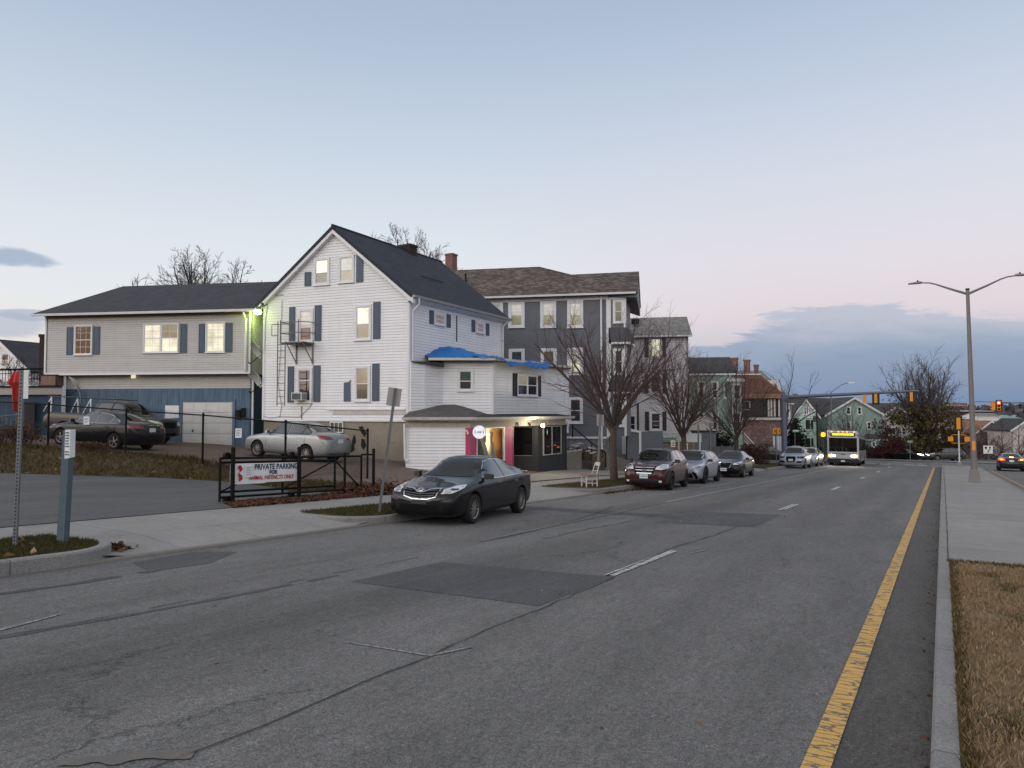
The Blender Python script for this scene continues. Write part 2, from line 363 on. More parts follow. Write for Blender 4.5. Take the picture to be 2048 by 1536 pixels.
def blind(name, col, glow, es, fold=60, spec=1.0, dir_=1):
    m, t, b = material(name); o = t.new('ShaderNodeTexCoord').outputs['Object']; s = t.new('ShaderNodeSeparateXYZ', i0=o)
    n = t.noise(t.mapping(o, (.8, .8, .8)), 1.7, 5, .6, .6); w = t.math('SINE', t.math('MULTIPLY', t.math('ADD', s.outputs[2 if dir_ else 0], t.math('MULTIPLY', n, .03)), fold))
    f = t.math('MULTIPLY', t.mapr(n, .3, .7, .62, 1.15), t.mapr(w, -1, 1, .9, 1.03))
    for nm, c, inp in ((1, col, 'Base Color'), (2, glow, 'Emission Color')):
        if c is None: continue
        cc = t.new('ShaderNodeVectorMath', _operation='SCALE', i0=s2l(c)); t.l.new(f, cc.inputs[3]); t.l.new(cc.outputs[0], b.inputs[inp])
    if glow: b.inputs['Emission Strength'].default_value = es  # glow stands in for the bright sunset sky mirrored in the panes
    b.inputs['Roughness'].default_value = .12; b.inputs['Specular IOR Level'].default_value = .6
    b.inputs['Coat Weight'].default_value = .8; b.inputs['Coat Roughness'].default_value = .02; b.inputs['Coat IOR'].default_value = 1.4
    return m
blind('pane_sky_glow', (200, 196, 172), (255, 250, 222), .62, 40); blind('pane_shade', (190, 190, 188), (250, 248, 232), .16, 30)
blind('pane_lace', (130, 124, 104), (235, 225, 190), .16, 70, 1, 0); blind('pane_curtain', (104, 98, 86), None, 0, 55, 1, 0); blind('pane_red', (112, 78, 68), (160, 90, 70), .05, 60)
blind('pane_teal', (58, 80, 78), None, 0, 26); blind('pane_pink', (160, 132, 134), None, 0, 8)
def glassm(name, col, rough=.03, ior=1.6, bump=0, coat=1.55):
    m, t, b = material(name); b.inputs['Base Color'].default_value = (*s2l(col), 1); b.inputs['Roughness'].default_value = rough
    b.inputs['IOR'].default_value = ior; b.inputs['Coat Weight'].default_value = 1; b.inputs['Coat Roughness'].default_value = .01; b.inputs['Coat IOR'].default_value = coat
    if bump:
        o = t.new('ShaderNodeTexCoord').outputs['Object']; bm = t.new('ShaderNodeBump', Height=t.noise(o, 1.6, 3), Strength=bump, Distance=.05); t.l.new(bm.outputs[0], b.inputs['Normal'])
    return m
glassm('pane_dark', (34, 34, 38), .04, 1.6, .12); glassm('car_glass', (8, 15, 17), .03, 1.12, coat=1.27); glassm('car_glass_side', (20, 22, 25), .02, 1.9); glassm('lamp_lens', (200, 202, 205), .08, 1.6)
glassm('shop_glass_dark', (12, 12, 13), .2, 1.2, .05, coat=1.3)
simple('soot_brick', (52, 40, 38), .9, 0, .3, 12); brickm('brick_red', (122, 62, 50), (96, 48, 40), (130, 118, 110))
brickm('rubble_stone', (112, 90, 80), (76, 66, 64), (60, 52, 48), .35, .28, rub=True); brickm('stone_veneer', (160, 126, 116), (112, 92, 90), (92, 78, 76), .42, .26, rub=True)
brickm('grey_block', (142, 142, 148), (118, 118, 124), (96, 96, 100), .45, .3, rub=True); brickm('porch_block', (150, 136, 116), (130, 116, 100), (100, 92, 84), .4, .2)
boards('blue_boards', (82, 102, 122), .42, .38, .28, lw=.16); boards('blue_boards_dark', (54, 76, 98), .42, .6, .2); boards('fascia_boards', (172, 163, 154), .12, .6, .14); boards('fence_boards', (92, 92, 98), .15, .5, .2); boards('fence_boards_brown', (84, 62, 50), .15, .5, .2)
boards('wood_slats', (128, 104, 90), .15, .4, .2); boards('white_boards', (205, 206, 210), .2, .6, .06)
simple('tarp_blue', (22, 100, 172), .6, 0, .22, 7, .6); simple('tarp_red', (168, 40, 34), .7, 0, .15); simple('black_metal', (9, 9, 10), .6, 0, .1, spec=.2); simple('black_matte', (20, 20, 22), .85, 0, .1)
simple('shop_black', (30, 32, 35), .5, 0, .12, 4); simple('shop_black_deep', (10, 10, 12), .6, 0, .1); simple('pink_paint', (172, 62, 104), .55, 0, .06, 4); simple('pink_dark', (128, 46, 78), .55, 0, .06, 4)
simple('galv', (112, 116, 120), .5, .5, .12, 8); simple('galv_dark', (84, 88, 92), .55, .5, .12, 8); simple('escape_metal', (118, 116, 116), .6, .2, .15, 8)
simple('sign_back', (150, 148, 146), .5, .4, .12, 10); simple('post_wood', (76, 92, 102), .75, 0, .14, 6, .2); simple('pole_grey', (116, 112, 108), .6, .1, .1, 3); simple('pole_blue', (96, 102, 116), .5, .3, .08, 3)
simple('garage_door', (198, 198, 196), .5, 0, .07, 3); simple('dish_grey', (168, 168, 164), .5, 0, .06); simple('ac_cream', (196, 194, 186), .5); simple('rust', (150, 108, 80), .9, 0, .3, 20)
simple('plastic_white', (212, 212, 212), .35, 0, .03); simple('plastic_grey', (132, 134, 134), .5, 0, .1); simple('gown_white', (206, 204, 196), .8, 0, .1, 9); simple('gown_grey', (122, 128, 132), .7, 0, .15, 9); simple('skin_tan', (170, 130, 102), .6); simple('wood_tan', (140, 104, 78), .7)
simple('paper', (218, 220, 222), .7, 0, .05); simple('ink_navy', (26, 36, 82), .7, 0, 0); simple('ink_red', (176, 34, 50), .7, 0, 0); simple('ink_black', (18, 18, 20), .7, 0, 0); simple('ink_grey', (120, 124, 140), .7, 0, 0)
simple('signal_yellow', (222, 140, 22), .45, 0, .08); simple('signal_black', (14, 13, 13), .5, 0, .05); simple('sign_green', (34, 120, 86), .5); simple('sign_white', (222, 222, 220), .5, 0, .03); simple('sign_orange', (226, 92, 44), .5, emit=(230, 90, 40), es=.15)
simple('hydrant_red', (150, 50, 40), .5); simple('debris_white', (176, 176, 178), .7, 0, .2); simple('cabinet_grey', (128, 134, 134), .5, 0, .06)
simple('bark', (74, 62, 58), .95, 0, .3, 9, .8); simple('bark_far', (58, 51, 50), .95, 0, .25, 4); simple('twig', (82, 62, 62), .9, 0, .2, 3); simple('twig_far', (84, 76, 80), .9, 0, .2, 2)
simple('vine', (92, 76, 74), .9, 0, .2)
foliage('leaf_litter', ((64, 40, 32), (88, 54, 42), (116, 82, 62), (78, 58, 48))); foliage('leaf_tan', ((104, 76, 46), (134, 106, 70), (84, 68, 44), (170, 150, 120)))
foliage('weed', ((66, 56, 34), (84, 72, 42), (104, 86, 52), (58, 60, 34), (90, 66, 44))); foliage('verge_grass', ((52, 56, 28), (66, 66, 34), (84, 76, 42), (50, 52, 30))); foliage('dry_grass', ((142, 116, 90), (164, 138, 108), (112, 94, 68), (98, 92, 58), (184, 160, 130)))
foliage('leaf_green', ((52, 54, 34), (72, 70, 42), (96, 84, 50), (112, 88, 56))); foliage('leaf_dark', ((16, 22, 18), (26, 34, 26), (20, 28, 20))); foliage('leaf_brown', ((62, 44, 38), (84, 60, 50), (104, 78, 62))); foliage('leaf_red', ((52, 22, 26), (70, 30, 34), (40, 18, 22)))
simple('hedge_brown', (64, 48, 42), .95, 0, .3, 8)
def dirtm(name, c1, c2, sc=1.2):
    m, t, b = material(name); o = t.new('ShaderNodeNewGeometry').outputs['Position']
    n = t.noise(o, sc, 7, .7); n2 = t.noise(o, 30, 4, .7)
    c = t.mix(t.mapr(n, .35, .65), s2l(c1), s2l(c2)); f = t.mapr(n2, .3, .7, .7, 1.3)
    cc = t.new('ShaderNodeVectorMath', _operation='SCALE', i0=c); t.l.new(f, cc.inputs[3]); t.l.new(cc.outputs[0], b.inputs['Base Color']); b.inputs['Roughness'].default_value = .95
    bm = t.new('ShaderNodeBump', Height=n2, Strength=.8, Distance=.03); t.l.new(bm.outputs[0], b.inputs['Normal'])
dirtm('ground_dirt', (84, 76, 62), (104, 94, 76)); dirtm('soil_grass', (66, 58, 40), (84, 72, 48), 3); dirtm('dry_soil', (132, 110, 86), (104, 92, 62), 2); dirtm('leafy_soil', (84, 56, 44), (64, 50, 42), 4); dirtm('far_hills', (84, 92, 104), (106, 108, 116), .02); dirtm('mud_drive', (96, 82, 74), (112, 98, 88), 1.5)
def carpaint(name, col, metal=.0, rough=.28, flake=0):
    m, t, b = material(name); b.inputs['Base Color'].default_value = (*s2l(col), 1); b.inputs['Metallic'].default_value = metal; b.inputs['Roughness'].default_value = rough; b.inputs['Specular IOR Level'].default_value = .12
    b.inputs['Coat Weight'].default_value = .8; b.inputs['Coat Roughness'].default_value = .03; b.inputs['Coat IOR'].default_value = 1.42
    o = t.new('ShaderNodeTexCoord').outputs['Object']; n = t.noise(o, 2.2, 6, .7)
    t.l.new(t.mapr(n, .3, .75, rough, rough+.14), b.inputs['Roughness'])
    bm = t.new('ShaderNodeBump', Height=t.noise(o, 1.2, 2), Strength=.06, Distance=.03); t.l.new(bm.outputs[0], b.inputs['Coat Normal'])
carpaint('paint_black', (9, 9, 11), 0, .35); carpaint('paint_navy_black', (14, 16, 22)); carpaint('paint_maroon', (56, 20, 27), .2); carpaint('paint_silver', (158, 162, 164), .75, .35); carpaint('paint_pearl', (150, 152, 166), .5, .35); carpaint('paint_grey', (66, 66, 66), .6, .35); carpaint('paint_white', (190, 192, 198), .2, .35); carpaint('paint_light_silver', (150, 160, 174), .6, .35); carpaint('paint_dark', (30, 31, 36)); carpaint('bus_white', (186, 188, 190), 0, .4)
simple('tyre', (22, 22, 23), .85, 0, .12); simple('rim_silver', (150, 142, 138), .35, .7, .06); simple('rim_dark', (34, 34, 36), .45, .5, .06); simple('chrome', (190, 192, 196), .12, 1, 0); simple('grille_black', (6, 6, 6), .7, 0, 0, spec=.15); simple('plate_white', (214, 218, 222), .5, 0, .02); simple('plate_green', (176, 206, 200), .5, 0, .04)
simple('tail_red', (120, 20, 24), .15, 0, 0, coat=1); simple('amber', (200, 110, 30), .2, 0, 0); simple('trim_black', (24, 24, 26), .6, 0, .05)
simple('tail_lit', (200, 30, 20), .2, 0, 0, emit=(255, 60, 30), es=4.5); simple('tail_hot', (255, 150, 60), .2, 0, 0, emit=(255, 190, 80), es=7); simple('head_lit', (255, 240, 210), .2, 0, 0, emit=(255, 238, 205), es=14); simple('head_amber', (255, 150, 50), .2, 0, 0, emit=(255, 150, 50), es=7)
simple('sign_amber', (255, 190, 20), .3, 0, 0, emit=(255, 196, 20), es=2.4); simple('bulb_white', (255, 240, 200), .3, 0, 0, emit=(255, 236, 190), es=16); simple('bulb_green', (230, 255, 150), .3, 0, 0, emit=(225, 255, 130), es=12); simple('signal_red_lit', (255, 70, 40), .3, 0, 0, emit=(255, 70, 40), es=9); simple('signal_red_core', (255, 180, 150), .3, 0, 0, emit=(255, 200, 170), es=14); simple('signal_orange_lit', (255, 150, 20), .3, 0, 0, emit=(255, 150, 20), es=6)
simple('shop_light', (255, 230, 90), .3, 0, 0, emit=(255, 226, 80), es=1.6); simple('small_lamp', (225, 215, 170), .3, 0, 0, emit=(255, 240, 190), es=.7); simple('sign_lit', (225, 225, 232), .4, 0, 0, emit=(235, 232, 240), es=.45)

# ---------------------------------------------------------------- mesh builder
class MB:
    def __init__(s, M=None): s.v, s.f, s.m, s.M = [], [], [], M
    def P(s, p):
        p = Vector(p)
        if s.M is not None: p = s.M @ p
        s.v.append(tuple(p)); return len(s.v)-1
    def face(s, pts, m=0):
        s.f.append([s.P(p) for p in pts]); s.m.append(m); return s
    def box(s, a, b, m=0):
        x0, y0, z0 = a; x1, y1, z1 = b
        i = [s.P(p) for p in ((x0, y0, z0), (x1, y0, z0), (x1, y1, z0), (x0, y1, z0), (x0, y0, z1), (x1, y0, z1), (x1, y1, z1), (x0, y1, z1))]
        for q in ((0, 3, 2, 1), (4, 5, 6, 7), (0, 1, 5, 4), (1, 2, 6, 5), (2, 3, 7, 6), (3, 0, 4, 7)):
            s.f.append([i[k] for k in q]); s.m.append(m)
        return s
    def hexa(s, lo, hi, m=0):
        i = [s.P(p) for p in lo]+[s.P(p) for p in hi]; n = len(lo)
        s.f.append(i[:n][::-1]); s.m.append(m); s.f.append(i[n:]); s.m.append(m)
        for k in range(n): s.f.append([i[k], i[(k+1) % n], i[n+(k+1) % n], i[n+k]]); s.m.append(m)
        return s
    def slab(s, pts, th, m=0):                       # a flat polygon given thickness along its own normal (downwards)
        a = [Vector(p) for p in pts]; n = Vector((0, 0, 0))
        for k in range(len(a)): n += a[k].cross(a[(k+1) % len(a)])
        n.normalize()
        if n.z < 0: a.reverse(); n = -n
        return s.hexa([p-n*th for p in a], a, m)
    def tube(s, p0, p1, r0, r1=None, n=8, m=0, cap=True):
        p0, p1 = Vector(p0), Vector(p1); r1 = r0 if r1 is None else r1
        d = (p1-p0)
        if d.length < 1e-6: return s
        d.normalize(); a = d.orthogonal().normalized(); b = d.cross(a)
        i0 = [s.P(p0+(a*math.cos(2*PI*k/n)+b*math.sin(2*PI*k/n))*r0) for k in range(n)]
        i1 = [s.P(p1+(a*math.cos(2*PI*k/n)+b*math.sin(2*PI*k/n))*r1) for k in range(n)]
        for k in range(n): s.f.append([i0[k], i0[(k+1) % n], i1[(k+1) % n], i1[k]]); s.m.append(m)
        if cap: s.f.append(i0[::-1]); s.m.append(m); s.f.append(i1); s.m.append(m)
        return s
    def path(s, pts, r, n=6, m=0):
        for a, b in zip(pts, pts[1:]): s.tube(a, b, r, r, n, m)
        return s
    def lathe(s, prof, n=24, m=0, ax='z', c=(0, 0, 0), ms=None):
        rings = []
        for (r, h) in prof:
            ring = []
            for k in range(n):
                a = 2*PI*k/n; x, y = r*math.cos(a), r*math.sin(a)
                p = {'z': (x, y, h), 'y': (x, h, y), 'x': (h, x, y)}[ax]
                ring.append(s.P((p[0]+c[0], p[1]+c[1], p[2]+c[2])))
            rings.append(ring)
        for j in range(len(rings)-1):
            for k in range(n):
                s.f.append([rings[j][k], rings[j][(k+1) % n], rings[j+1][(k+1) % n], rings[j+1][k]]); s.m.append(ms[j] if ms else m)
        return s
    def build(s, name, mats, parent=None, smooth=False, fix=True, loc=None):
        me = bpy.data.meshes.new(name); me.from_pydata(s.v, [], s.f)
        mats = [mats] if isinstance(mats, str) else mats
        for k in mats: me.materials.append(MATS[k])
        me.polygons.foreach_set('material_index', s.m)
        if smooth: me.polygons.foreach_set('use_smooth', [True]*len(s.f))
        me.update()
        if fix:
            bm = bmesh.new(); bm.from_mesh(me); bmesh.ops.recalc_face_normals(bm, faces=bm.faces); bm.to_mesh(me); bm.free()
        if smooth and smooth != 'all': me.set_sharp_from_angle(angle=math.radians(35))
        o = bpy.data.objects.new(name, me); C.objects.link(o)
        if parent is not None: o.parent = parent
        if loc is not None: o.location = loc
        return o
def tag(o, label=None, cat=None, group=None, kind=None):
    if label: o['label'] = label
    if cat: o['category'] = cat
    if group: o['group'] = group
    if kind: o['kind'] = kind
    return o
def thing(name, label, cat, loc=(0, 0, 0), rz=0, group=None, mat=None):
    o = bpy.data.objects.new(name, None); C.objects.link(o); o.empty_display_size = .2
    o.matrix_world = mat if mat is not None else Matrix.Translation(Vector(loc)) @ Matrix.Rotation(rz, 4, 'Z')
    return tag(o, label, cat, group)
def copy_tree(o, parent=None):
    c = o.copy(); C.objects.link(c); c.parent = parent
    if parent is not None: c.matrix_parent_inverse = o.matrix_parent_inverse.copy()
    for ch in CH.get(o.name, []) or [x for x in o.children]: copy_tree(ch, c)
    return c
CH = {}
FONT_N = [0]
def text(name, body, size, mat, M, parent, ext=.002, sx=1.0, bold=0, shear=0):
    cu = bpy.data.curves.new(name, 'FONT'); cu.body = body; cu.size = size; cu.align_x = 'CENTER'; cu.align_y = 'CENTER'; cu.extrude = ext; cu.offset = bold; cu.shear = shear
    cu.materials.append(MATS[mat]); t = bpy.data.objects.new(name, cu); C.objects.link(t)
    me = bpy.data.meshes.new_from_object(t.evaluated_get(bpy.context.evaluated_depsgraph_get())); bpy.data.objects.remove(t)
    me.transform(M @ Matrix.Diagonal((sx, 1, 1, 1))); 
    if not me.materials: me.materials.append(MATS[mat])
    o = bpy.data.objects.new(name, me); C.objects.link(o); o.parent = parent
    return o
RX90 = Matrix.Rotation(PI/2, 4, 'X')                  # lay text (in xy) up into a wall facing -y

class Face:
    """a wall plane: x to the right seen from outside, z up, -y outwards; lives in the frame of its building"""
    def __init__(s, root, o, ang):                    # o: world point on the plane, ang: world angle of the wall's x axis
        s.root = root; s.W = Matrix.Translation(Vector(o)) @ Matrix.Rotation(ang, 4, 'Z')
        s.L = root.matrix_world.inverted() @ s.W; s.Wi = s.W.inverted()
    def px(s, px, py):
        o = s.Wi @ CAM; d = s.Wi.to_3x3() @ ray(px, py); t = -o.y/d.y
        p = o+d*t; return p.x, p.z
    def mb(s): return MB(s.L)
def window(F, x0, x1, z0, z1, panes=('pane_dark', 'pane_dark'), casing=.11, proud=.05, trim='trim_white', sash='vinyl_white', grid=0, double=False, sill=True, split=.5, deep=0, label=None):
    m = F.mb()
    cw = casing
    m.box((x0-cw, -proud, z1), (x1+cw, .01, z1+cw)); m.box((x0-cw, -proud, z0-cw*.8), (x1+cw, .01, z0))
    m.box((x0-cw, -proud, z0), (x0, .01, z1)); m.box((x1, -proud, z0), (x1+cw, .01, z1))
    if sill: m.box((x0-cw-.03, -proud-.04, z0-cw*.8-.03), (x1+cw+.03, -.002, z0-cw*.8))
    w = m.build('window', trim, F.root)
    if label: w['label'] = label
    s = F.mb(); sw = .035; q = .012; sy = -proud+.022
    cols = [(x0, x1)] if not double else [(x0, (x0+x1)/2-.03), ((x0+x1)/2+.03, x1)]
    if double: s.box(((x0+x1)/2-.03, sy-.01, z0), ((x0+x1)/2+.03, -q, z1))
    zm = z0+(z1-z0)*split
    for a, b in cols:
        s.box((a, sy, z1-sw), (b, -q, z1)); s.box((a, sy, z0), (b, -q, z0+sw)); s.box((a, sy, z0+sw), (a+sw, -q, z1-sw)); s.box((b-sw, sy, z0+sw), (b, -q, z1-sw)); s.box((a+sw, sy, zm-sw*.6), (b-sw, -q, zm+sw*.6))
        if grid:
            for k in range(1, grid): s.box((a+(b-a)*k/grid-.008, -.018, z0+sw), (a+(b-a)*k/grid+.008, -.0135, z1-sw))
            for k in (1, 3): s.box((a+sw, -.0185, z0+(z1-z0)*k/4-.008), (b-sw, -.014, z0+(z1-z0)*k/4+.008))
    s.build('sash', sash, w)
    for i, (a, b) in enumerate(cols):
        pp = panes[i] if isinstance(panes[0], (tuple, list)) else panes
        for (zz0, zz1, mat) in ((z0+sw, zm-sw*.6, pp[0]), (zm+sw*.6, z1-sw, pp[1])):
            p = F.mb(); p.face(((a+sw, -.010, zz0), (b-sw, -.010, zz0), (b-sw, -.010, zz1), (a+sw, -.010, zz1))).build('pane', mat, w, fix=False)
    return w
def shutter(F, x0, x1, z0, z1, mat='shutter_blue', cut=None, panels=2, label=None):
    m = F.mb()
    if cut:                                           # cut: the outline of a broken or trimmed shutter
        m.hexa([(x, -.035, zz) for x, zz in cut], [(x, .002, zz) for x, zz in cut])
    else:
        m.box((x0, -.028, z0), (x1, .002, z1)); b = .05
        for xa, xb in ((x0, x0+b), (x1-b, x1)): m.box((xa, -.04, z0), (xb, -.0275, z1))
        for k in range(panels+1):
            zc = z0+(z1-z0)*k/panels; za = max(z0, zc-.05); zb = min(z1, zc+.05); m.box((x0+b, -.04, za), (x1-b, -.0275, zb))
        for k in range(panels):
            za = z0+(z1-z0)*k/panels+.08; zb = z0+(z1-z0)*(k+1)/panels-.08
            if zb > za: m.box((x0+b+.03, -.036, za), (x1-b-.03, -.0275, zb))
    o = m.build('shutter', mat, F.root)
    if label: o['label'] = label
    return o
def pwin(F, px0, px1, py0, py1, **k):                 # a window whose glass fills these pixels of its wall
    xm, ym = (px0+px1)/2, (py0+py1)/2
    x0 = F.px(px0, ym)[0]; x1 = F.px(px1, ym)[0]; z1 = F.px(xm, py0)[1]; z0 = F.px(xm, py1)[1]
    return window(F, x0, x1, z0, z1, **k)
def pshut(F, px0, px1, py0, py1, **k):
    xm, ym = (px0+px1)/2, (py0+py1)/2
    return shutter(F, F.px(px0, ym)[0], F.px(px1, ym)[0], F.px(xm, py1)[1], F.px(xm, py0)[1], **k)

# ---------------------------------------------------------------- scattered blades and leaves
def blades(name, pts, mat, h=(.04, .1), w=.006, lean=.6, seed=1, parent=None):
    rng = np.random.default_rng(seed); n = len(pts); P = np.array(pts, float)
    a = rng.uniform(0, 2*PI, n); hh = rng.uniform(h[0], h[1], n); ln = rng.uniform(0, lean, n)*hh; b = rng.uniform(0, 2*PI, n)
    ww = w*rng.uniform(.6, 1.4, n)
    d = np.stack([np.cos(a), np.sin(a), np.zeros(n)], 1)*ww[:, None]
    t = np.stack([np.cos(b)*ln, np.sin(b)*ln, hh], 1)
    V = np.empty((n*3, 3)); V[0::3] = P-d; V[1::3] = P+d; V[2::3] = P+t
    F = np.arange(n*3).reshape(-1, 3)
    return npmesh(name, V, F, mat, parent)
def leaves(name, pts, mat, size=.05, flat=.5, seed=1, parent=None, asp=.6):
    rng = np.random.default_rng(seed); n = len(pts); P = np.array(pts, float)
    u = rng.normal(size=(n, 3)); u[:, 2] *= flat; u /= np.linalg.norm(u, axis=1)[:, None]
    v = rng.normal(size=(n, 3)); v[:, 2] *= flat; v -= u*(u*v).sum(1)[:, None]; v /= np.linalg.norm(v, axis=1)[:, None]
    s = size*rng.uniform(.6, 1.4, n)[:, None]; u *= s; v *= s*asp
    V = np.empty((n*4, 3)); V[0::4] = P-u; V[1::4] = P-v*1.0; V[2::4] = P+u; V[3::4] = P+v
    F = np.arange(n*4).reshape(-1, 4)
    return npmesh(name, V, F, mat, parent)
def npmesh(name, V, F, mat, parent=None):
    me = bpy.data.meshes.new(name); k = F.shape[1]
    me.vertices.add(len(V)); me.vertices.foreach_set('co', V.astype(np.float32).ravel())
    me.loops.add(F.size); me.loops.foreach_set('vertex_index', F.astype(np.int32).ravel())
    me.polygons.add(len(F)); me.polygons.foreach_set('loop_start', np.arange(0, F.size, k, dtype=np.int32))
    me.update(calc_edges=True); me.materials.append(MATS[mat])
    o = bpy.data.objects.new(name, me); C.objects.link(o)
    if parent is not None: o.parent = parent
    return o
# ---------------------------------------------------------------- bare trees
def tree(name, label, base, H, trunk_h, r0, spread, seed, n_limb=8, limb_len=None, mats=('bark', 'twig'), levels=3, group=None, cat='tree', twig_r=.006, dens=1.0, up=.55, leaf=None, ang=(18, 52), subs=9, rz=0, lean=0, crown_f=1.0):
    rnd = random.Random(seed); root = thing(name, label, cat, base, rz, group)
    limb_len = limb_len or (H-trunk_h)*1.05
    segs = {0: [], 1: []}; tips = []
    def grow(p, d, L, r, lvl):
        n = {0: 7, 1: 6, 2: 4, 3: 3, 4: 2}[min(lvl, 4)]; pts = [p.copy()]; q = p.copy(); dd = d.copy()
        wob = {0: .07, 1: .09, 2: .12, 3: .15, 4: .18}[min(lvl, 4)]
        for i in range(n):
            dd = dd+Vector((rnd.gauss(0, wob), rnd.gauss(0, wob), rnd.gauss(0, wob*.6)+.05*up)); dd.normalize()
            q = q+dd*(L/n); pts.append(q.copy())
        rt = max(twig_r*.55, r*.25)
        for i in range(n):
            segs[0 if lvl <= 1 else 1].append((pts[i], pts[i+1], r+(rt-r)*i/n, r+(rt-r)*(i+1)/n, lvl))
        if lvl >= levels: tips.append(pts[-1]); tips.append(pts[len(pts)//2]); return
        k = int({0: subs, 1: subs, 2: subs*.75, 3: 4}[min(lvl, 3)]*dens+rnd.random())
        for j in range(k):
            t = .16+.84*(j+rnd.random()*.8)/k if lvl > 0 else .2+.8*(j+rnd.random()*.8)/k
            t = min(t, .99); i = min(int(t*n), n-1); f = t*n-i; pp = pts[i].lerp(pts[i+1], f); ax = (pts[i+1]-pts[i]).normalized()
            o = ax.orthogonal().normalized(); o.rotate(Matrix.Rotation(rnd.uniform(0, 2*PI), 3, ax))
            a = math.radians(rnd.uniform(24, 50)); nd = ax*math.cos(a)+o*math.sin(a); nd.z += up*.22; nd.normalize()
            grow(pp, nd, L*rnd.uniform(.36, .58)*(1.15-.6*t), max(twig_r, (r+(rt-r)*t)*.5), lvl+1)
    top = Vector((lean, 0, trunk_h)); base0 = Vector((0, 0, -.25)); mid = Vector((rnd.gauss(0, .03), rnd.gauss(0, .03), trunk_h*.5))
    tr = MB(); tr.tube(base0, (0, 0, .12), r0*1.55, r0*1.12, 10); tr.tube((0, 0, .12), mid, r0*1.12, r0*.95, 10); tr.tube(mid, top, r0*.95, r0*.86, 10)
    for i in range(n_limb):
        a = 2*PI*(i+rnd.uniform(-.3, .3))/n_limb; inc = math.radians(rnd.uniform(*ang) if i else 6)*spread
        hz = trunk_h*rnd.uniform(.80, 1.02); d = Vector((math.sin(inc)*math.cos(a), math.sin(inc)*math.sin(a), math.cos(inc)))
        grow(Vector((lean*hz/trunk_h, 0, hz-.05)), d, limb_len*rnd.uniform(.8, 1.05)*(1-.12*math.sin(inc)), r0*rnd.uniform(.36, .52), 1)
    for a, b, ra, rb, l in segs[0]: tr.tube(a, b, ra, rb, 6, cap=False)
    tr.build('trunk', mats[0], root, smooth=True, fix=False)
    cr = MB()
    for a, b, ra, rb, l in segs[1]: cr.tube(a, b, ra*crown_f, rb*crown_f, 3, cap=False)
    co = cr.build('crown', mats[1], root, fix=False)
    if leaf:
        m, n, size, zlo = leaf; P = []
        while len(P) < n:
            t = rnd.choice(tips)
            if rnd.random() > 1/(1+math.exp((t.z-zlo*.72)/(zlo*.10))): continue
            P.append((t.x+rnd.gauss(0, .22), t.y+rnd.gauss(0, .22), t.z+rnd.gauss(0, .22)))
        leaves('foliage', P, m, size, 1, seed, root)
    return root
def bush(name, label, base, rx, ry, h, n, mat, size=.08, seed=1, cat='bush', group=None, stems=True):
    rng = np.random.default_rng(seed); root = thing(name, label, cat, base, 0, group)
    cl = rng.normal(size=(14, 3))*np.array((rx*.38, ry*.38, h*.22))+np.array((0, 0, h*.5))
    c = cl[rng.integers(0, 14, n)]; p = c+rng.normal(size=(n, 3))*np.array((rx*.26, ry*.26, h*.17)); p[:, 2] = np.clip(p[:, 2], .02, h*1.15)
    leaves('foliage', p, mat, size, 1, seed, root)
    if stems:
        m = MB(); rnd = random.Random(seed)
        for _ in range(26): m.tube((rnd.gauss(0, rx*.15), rnd.gauss(0, ry*.15), -.1), (rnd.gauss(0, rx*.45), rnd.gauss(0, ry*.45), h*rnd.uniform(.6, 1.0)), .018, .006, 4)
        m.build('stem', 'bark', root, fix=False)
    return root

# ---------------------------------------------------------------- cars
TPL = {
 'sedan': dict(top=[(0, .38), (.004, .46), (.015, .50), (.05, .545), (.16, .60), (.255, .665), (.285, .70), (.42, .945), (.48, .985), (.55, 1.0), (.64, .985), (.73, .92), (.84, .765), (.88, .74), (.955, .725), (.985, .66), (1, .45)],
      belt=[(0, .36), (.05, .50), (.25, .605), (.5, .635), (.8, .69), (.95, .68), (1, .45)],
      win=[[(.318, .665), (.345, .715), (.44, .905), (.50, .935), (.535, .94), (.548, .665)], [(.565, .67), (.552, .94), (.62, .93), (.675, .895), (.713, .855), (.705, .69)], [(.717, .692), (.726, .845), (.80, .745), (.812, .72), (.79, .70)]]),
 'suv': dict(top=[(0, .38), (.005, .50), (.02, .55), (.08, .60), (.20, .655), (.25, .69), (.275, .72), (.40, .955), (.46, .99), (.55, 1.0), (.78, .985), (.88, .955), (.92, .90), (.965, .70), (.985, .60), (1, .45)],
      belt=[(0, .36), (.08, .54), (.25, .615), (.5, .64), (.9, .69), (.97, .6), (1, .45)],
      win=[[(.315, .67), (.35, .76), (.405, .89), (.46, .93), (.52, .94), (.535, .67)], [(.55, .675), (.535, .94), (.64, .94), (.70, .93), (.705, .69)], [(.72, .695), (.715, .93), (.80, .90), (.85, .80), (.835, .72)]]),
 'pickup': dict(top=[(0, .42), (.003, .56), (.012, .60), (.05, .63), (.20, .665), (.24, .70), (.33, .955), (.38, .99), (.45, 1.0), (.54, .99), (.565, .96), (.60, .685), (.61, .66), (.98, .66), (.995, .60), (1, .45)],
      belt=[(0, .40), (.05, .585), (.25, .63), (.5, .645), (.6, .64), (.97, .64), (1, .45)],
      win=[[(.268, .68), (.335, .90), (.40, .935), (.408, .68)], [(.422, .68), (.415, .935), (.52, .925), (.55, .72), (.535, .68)]]),
}
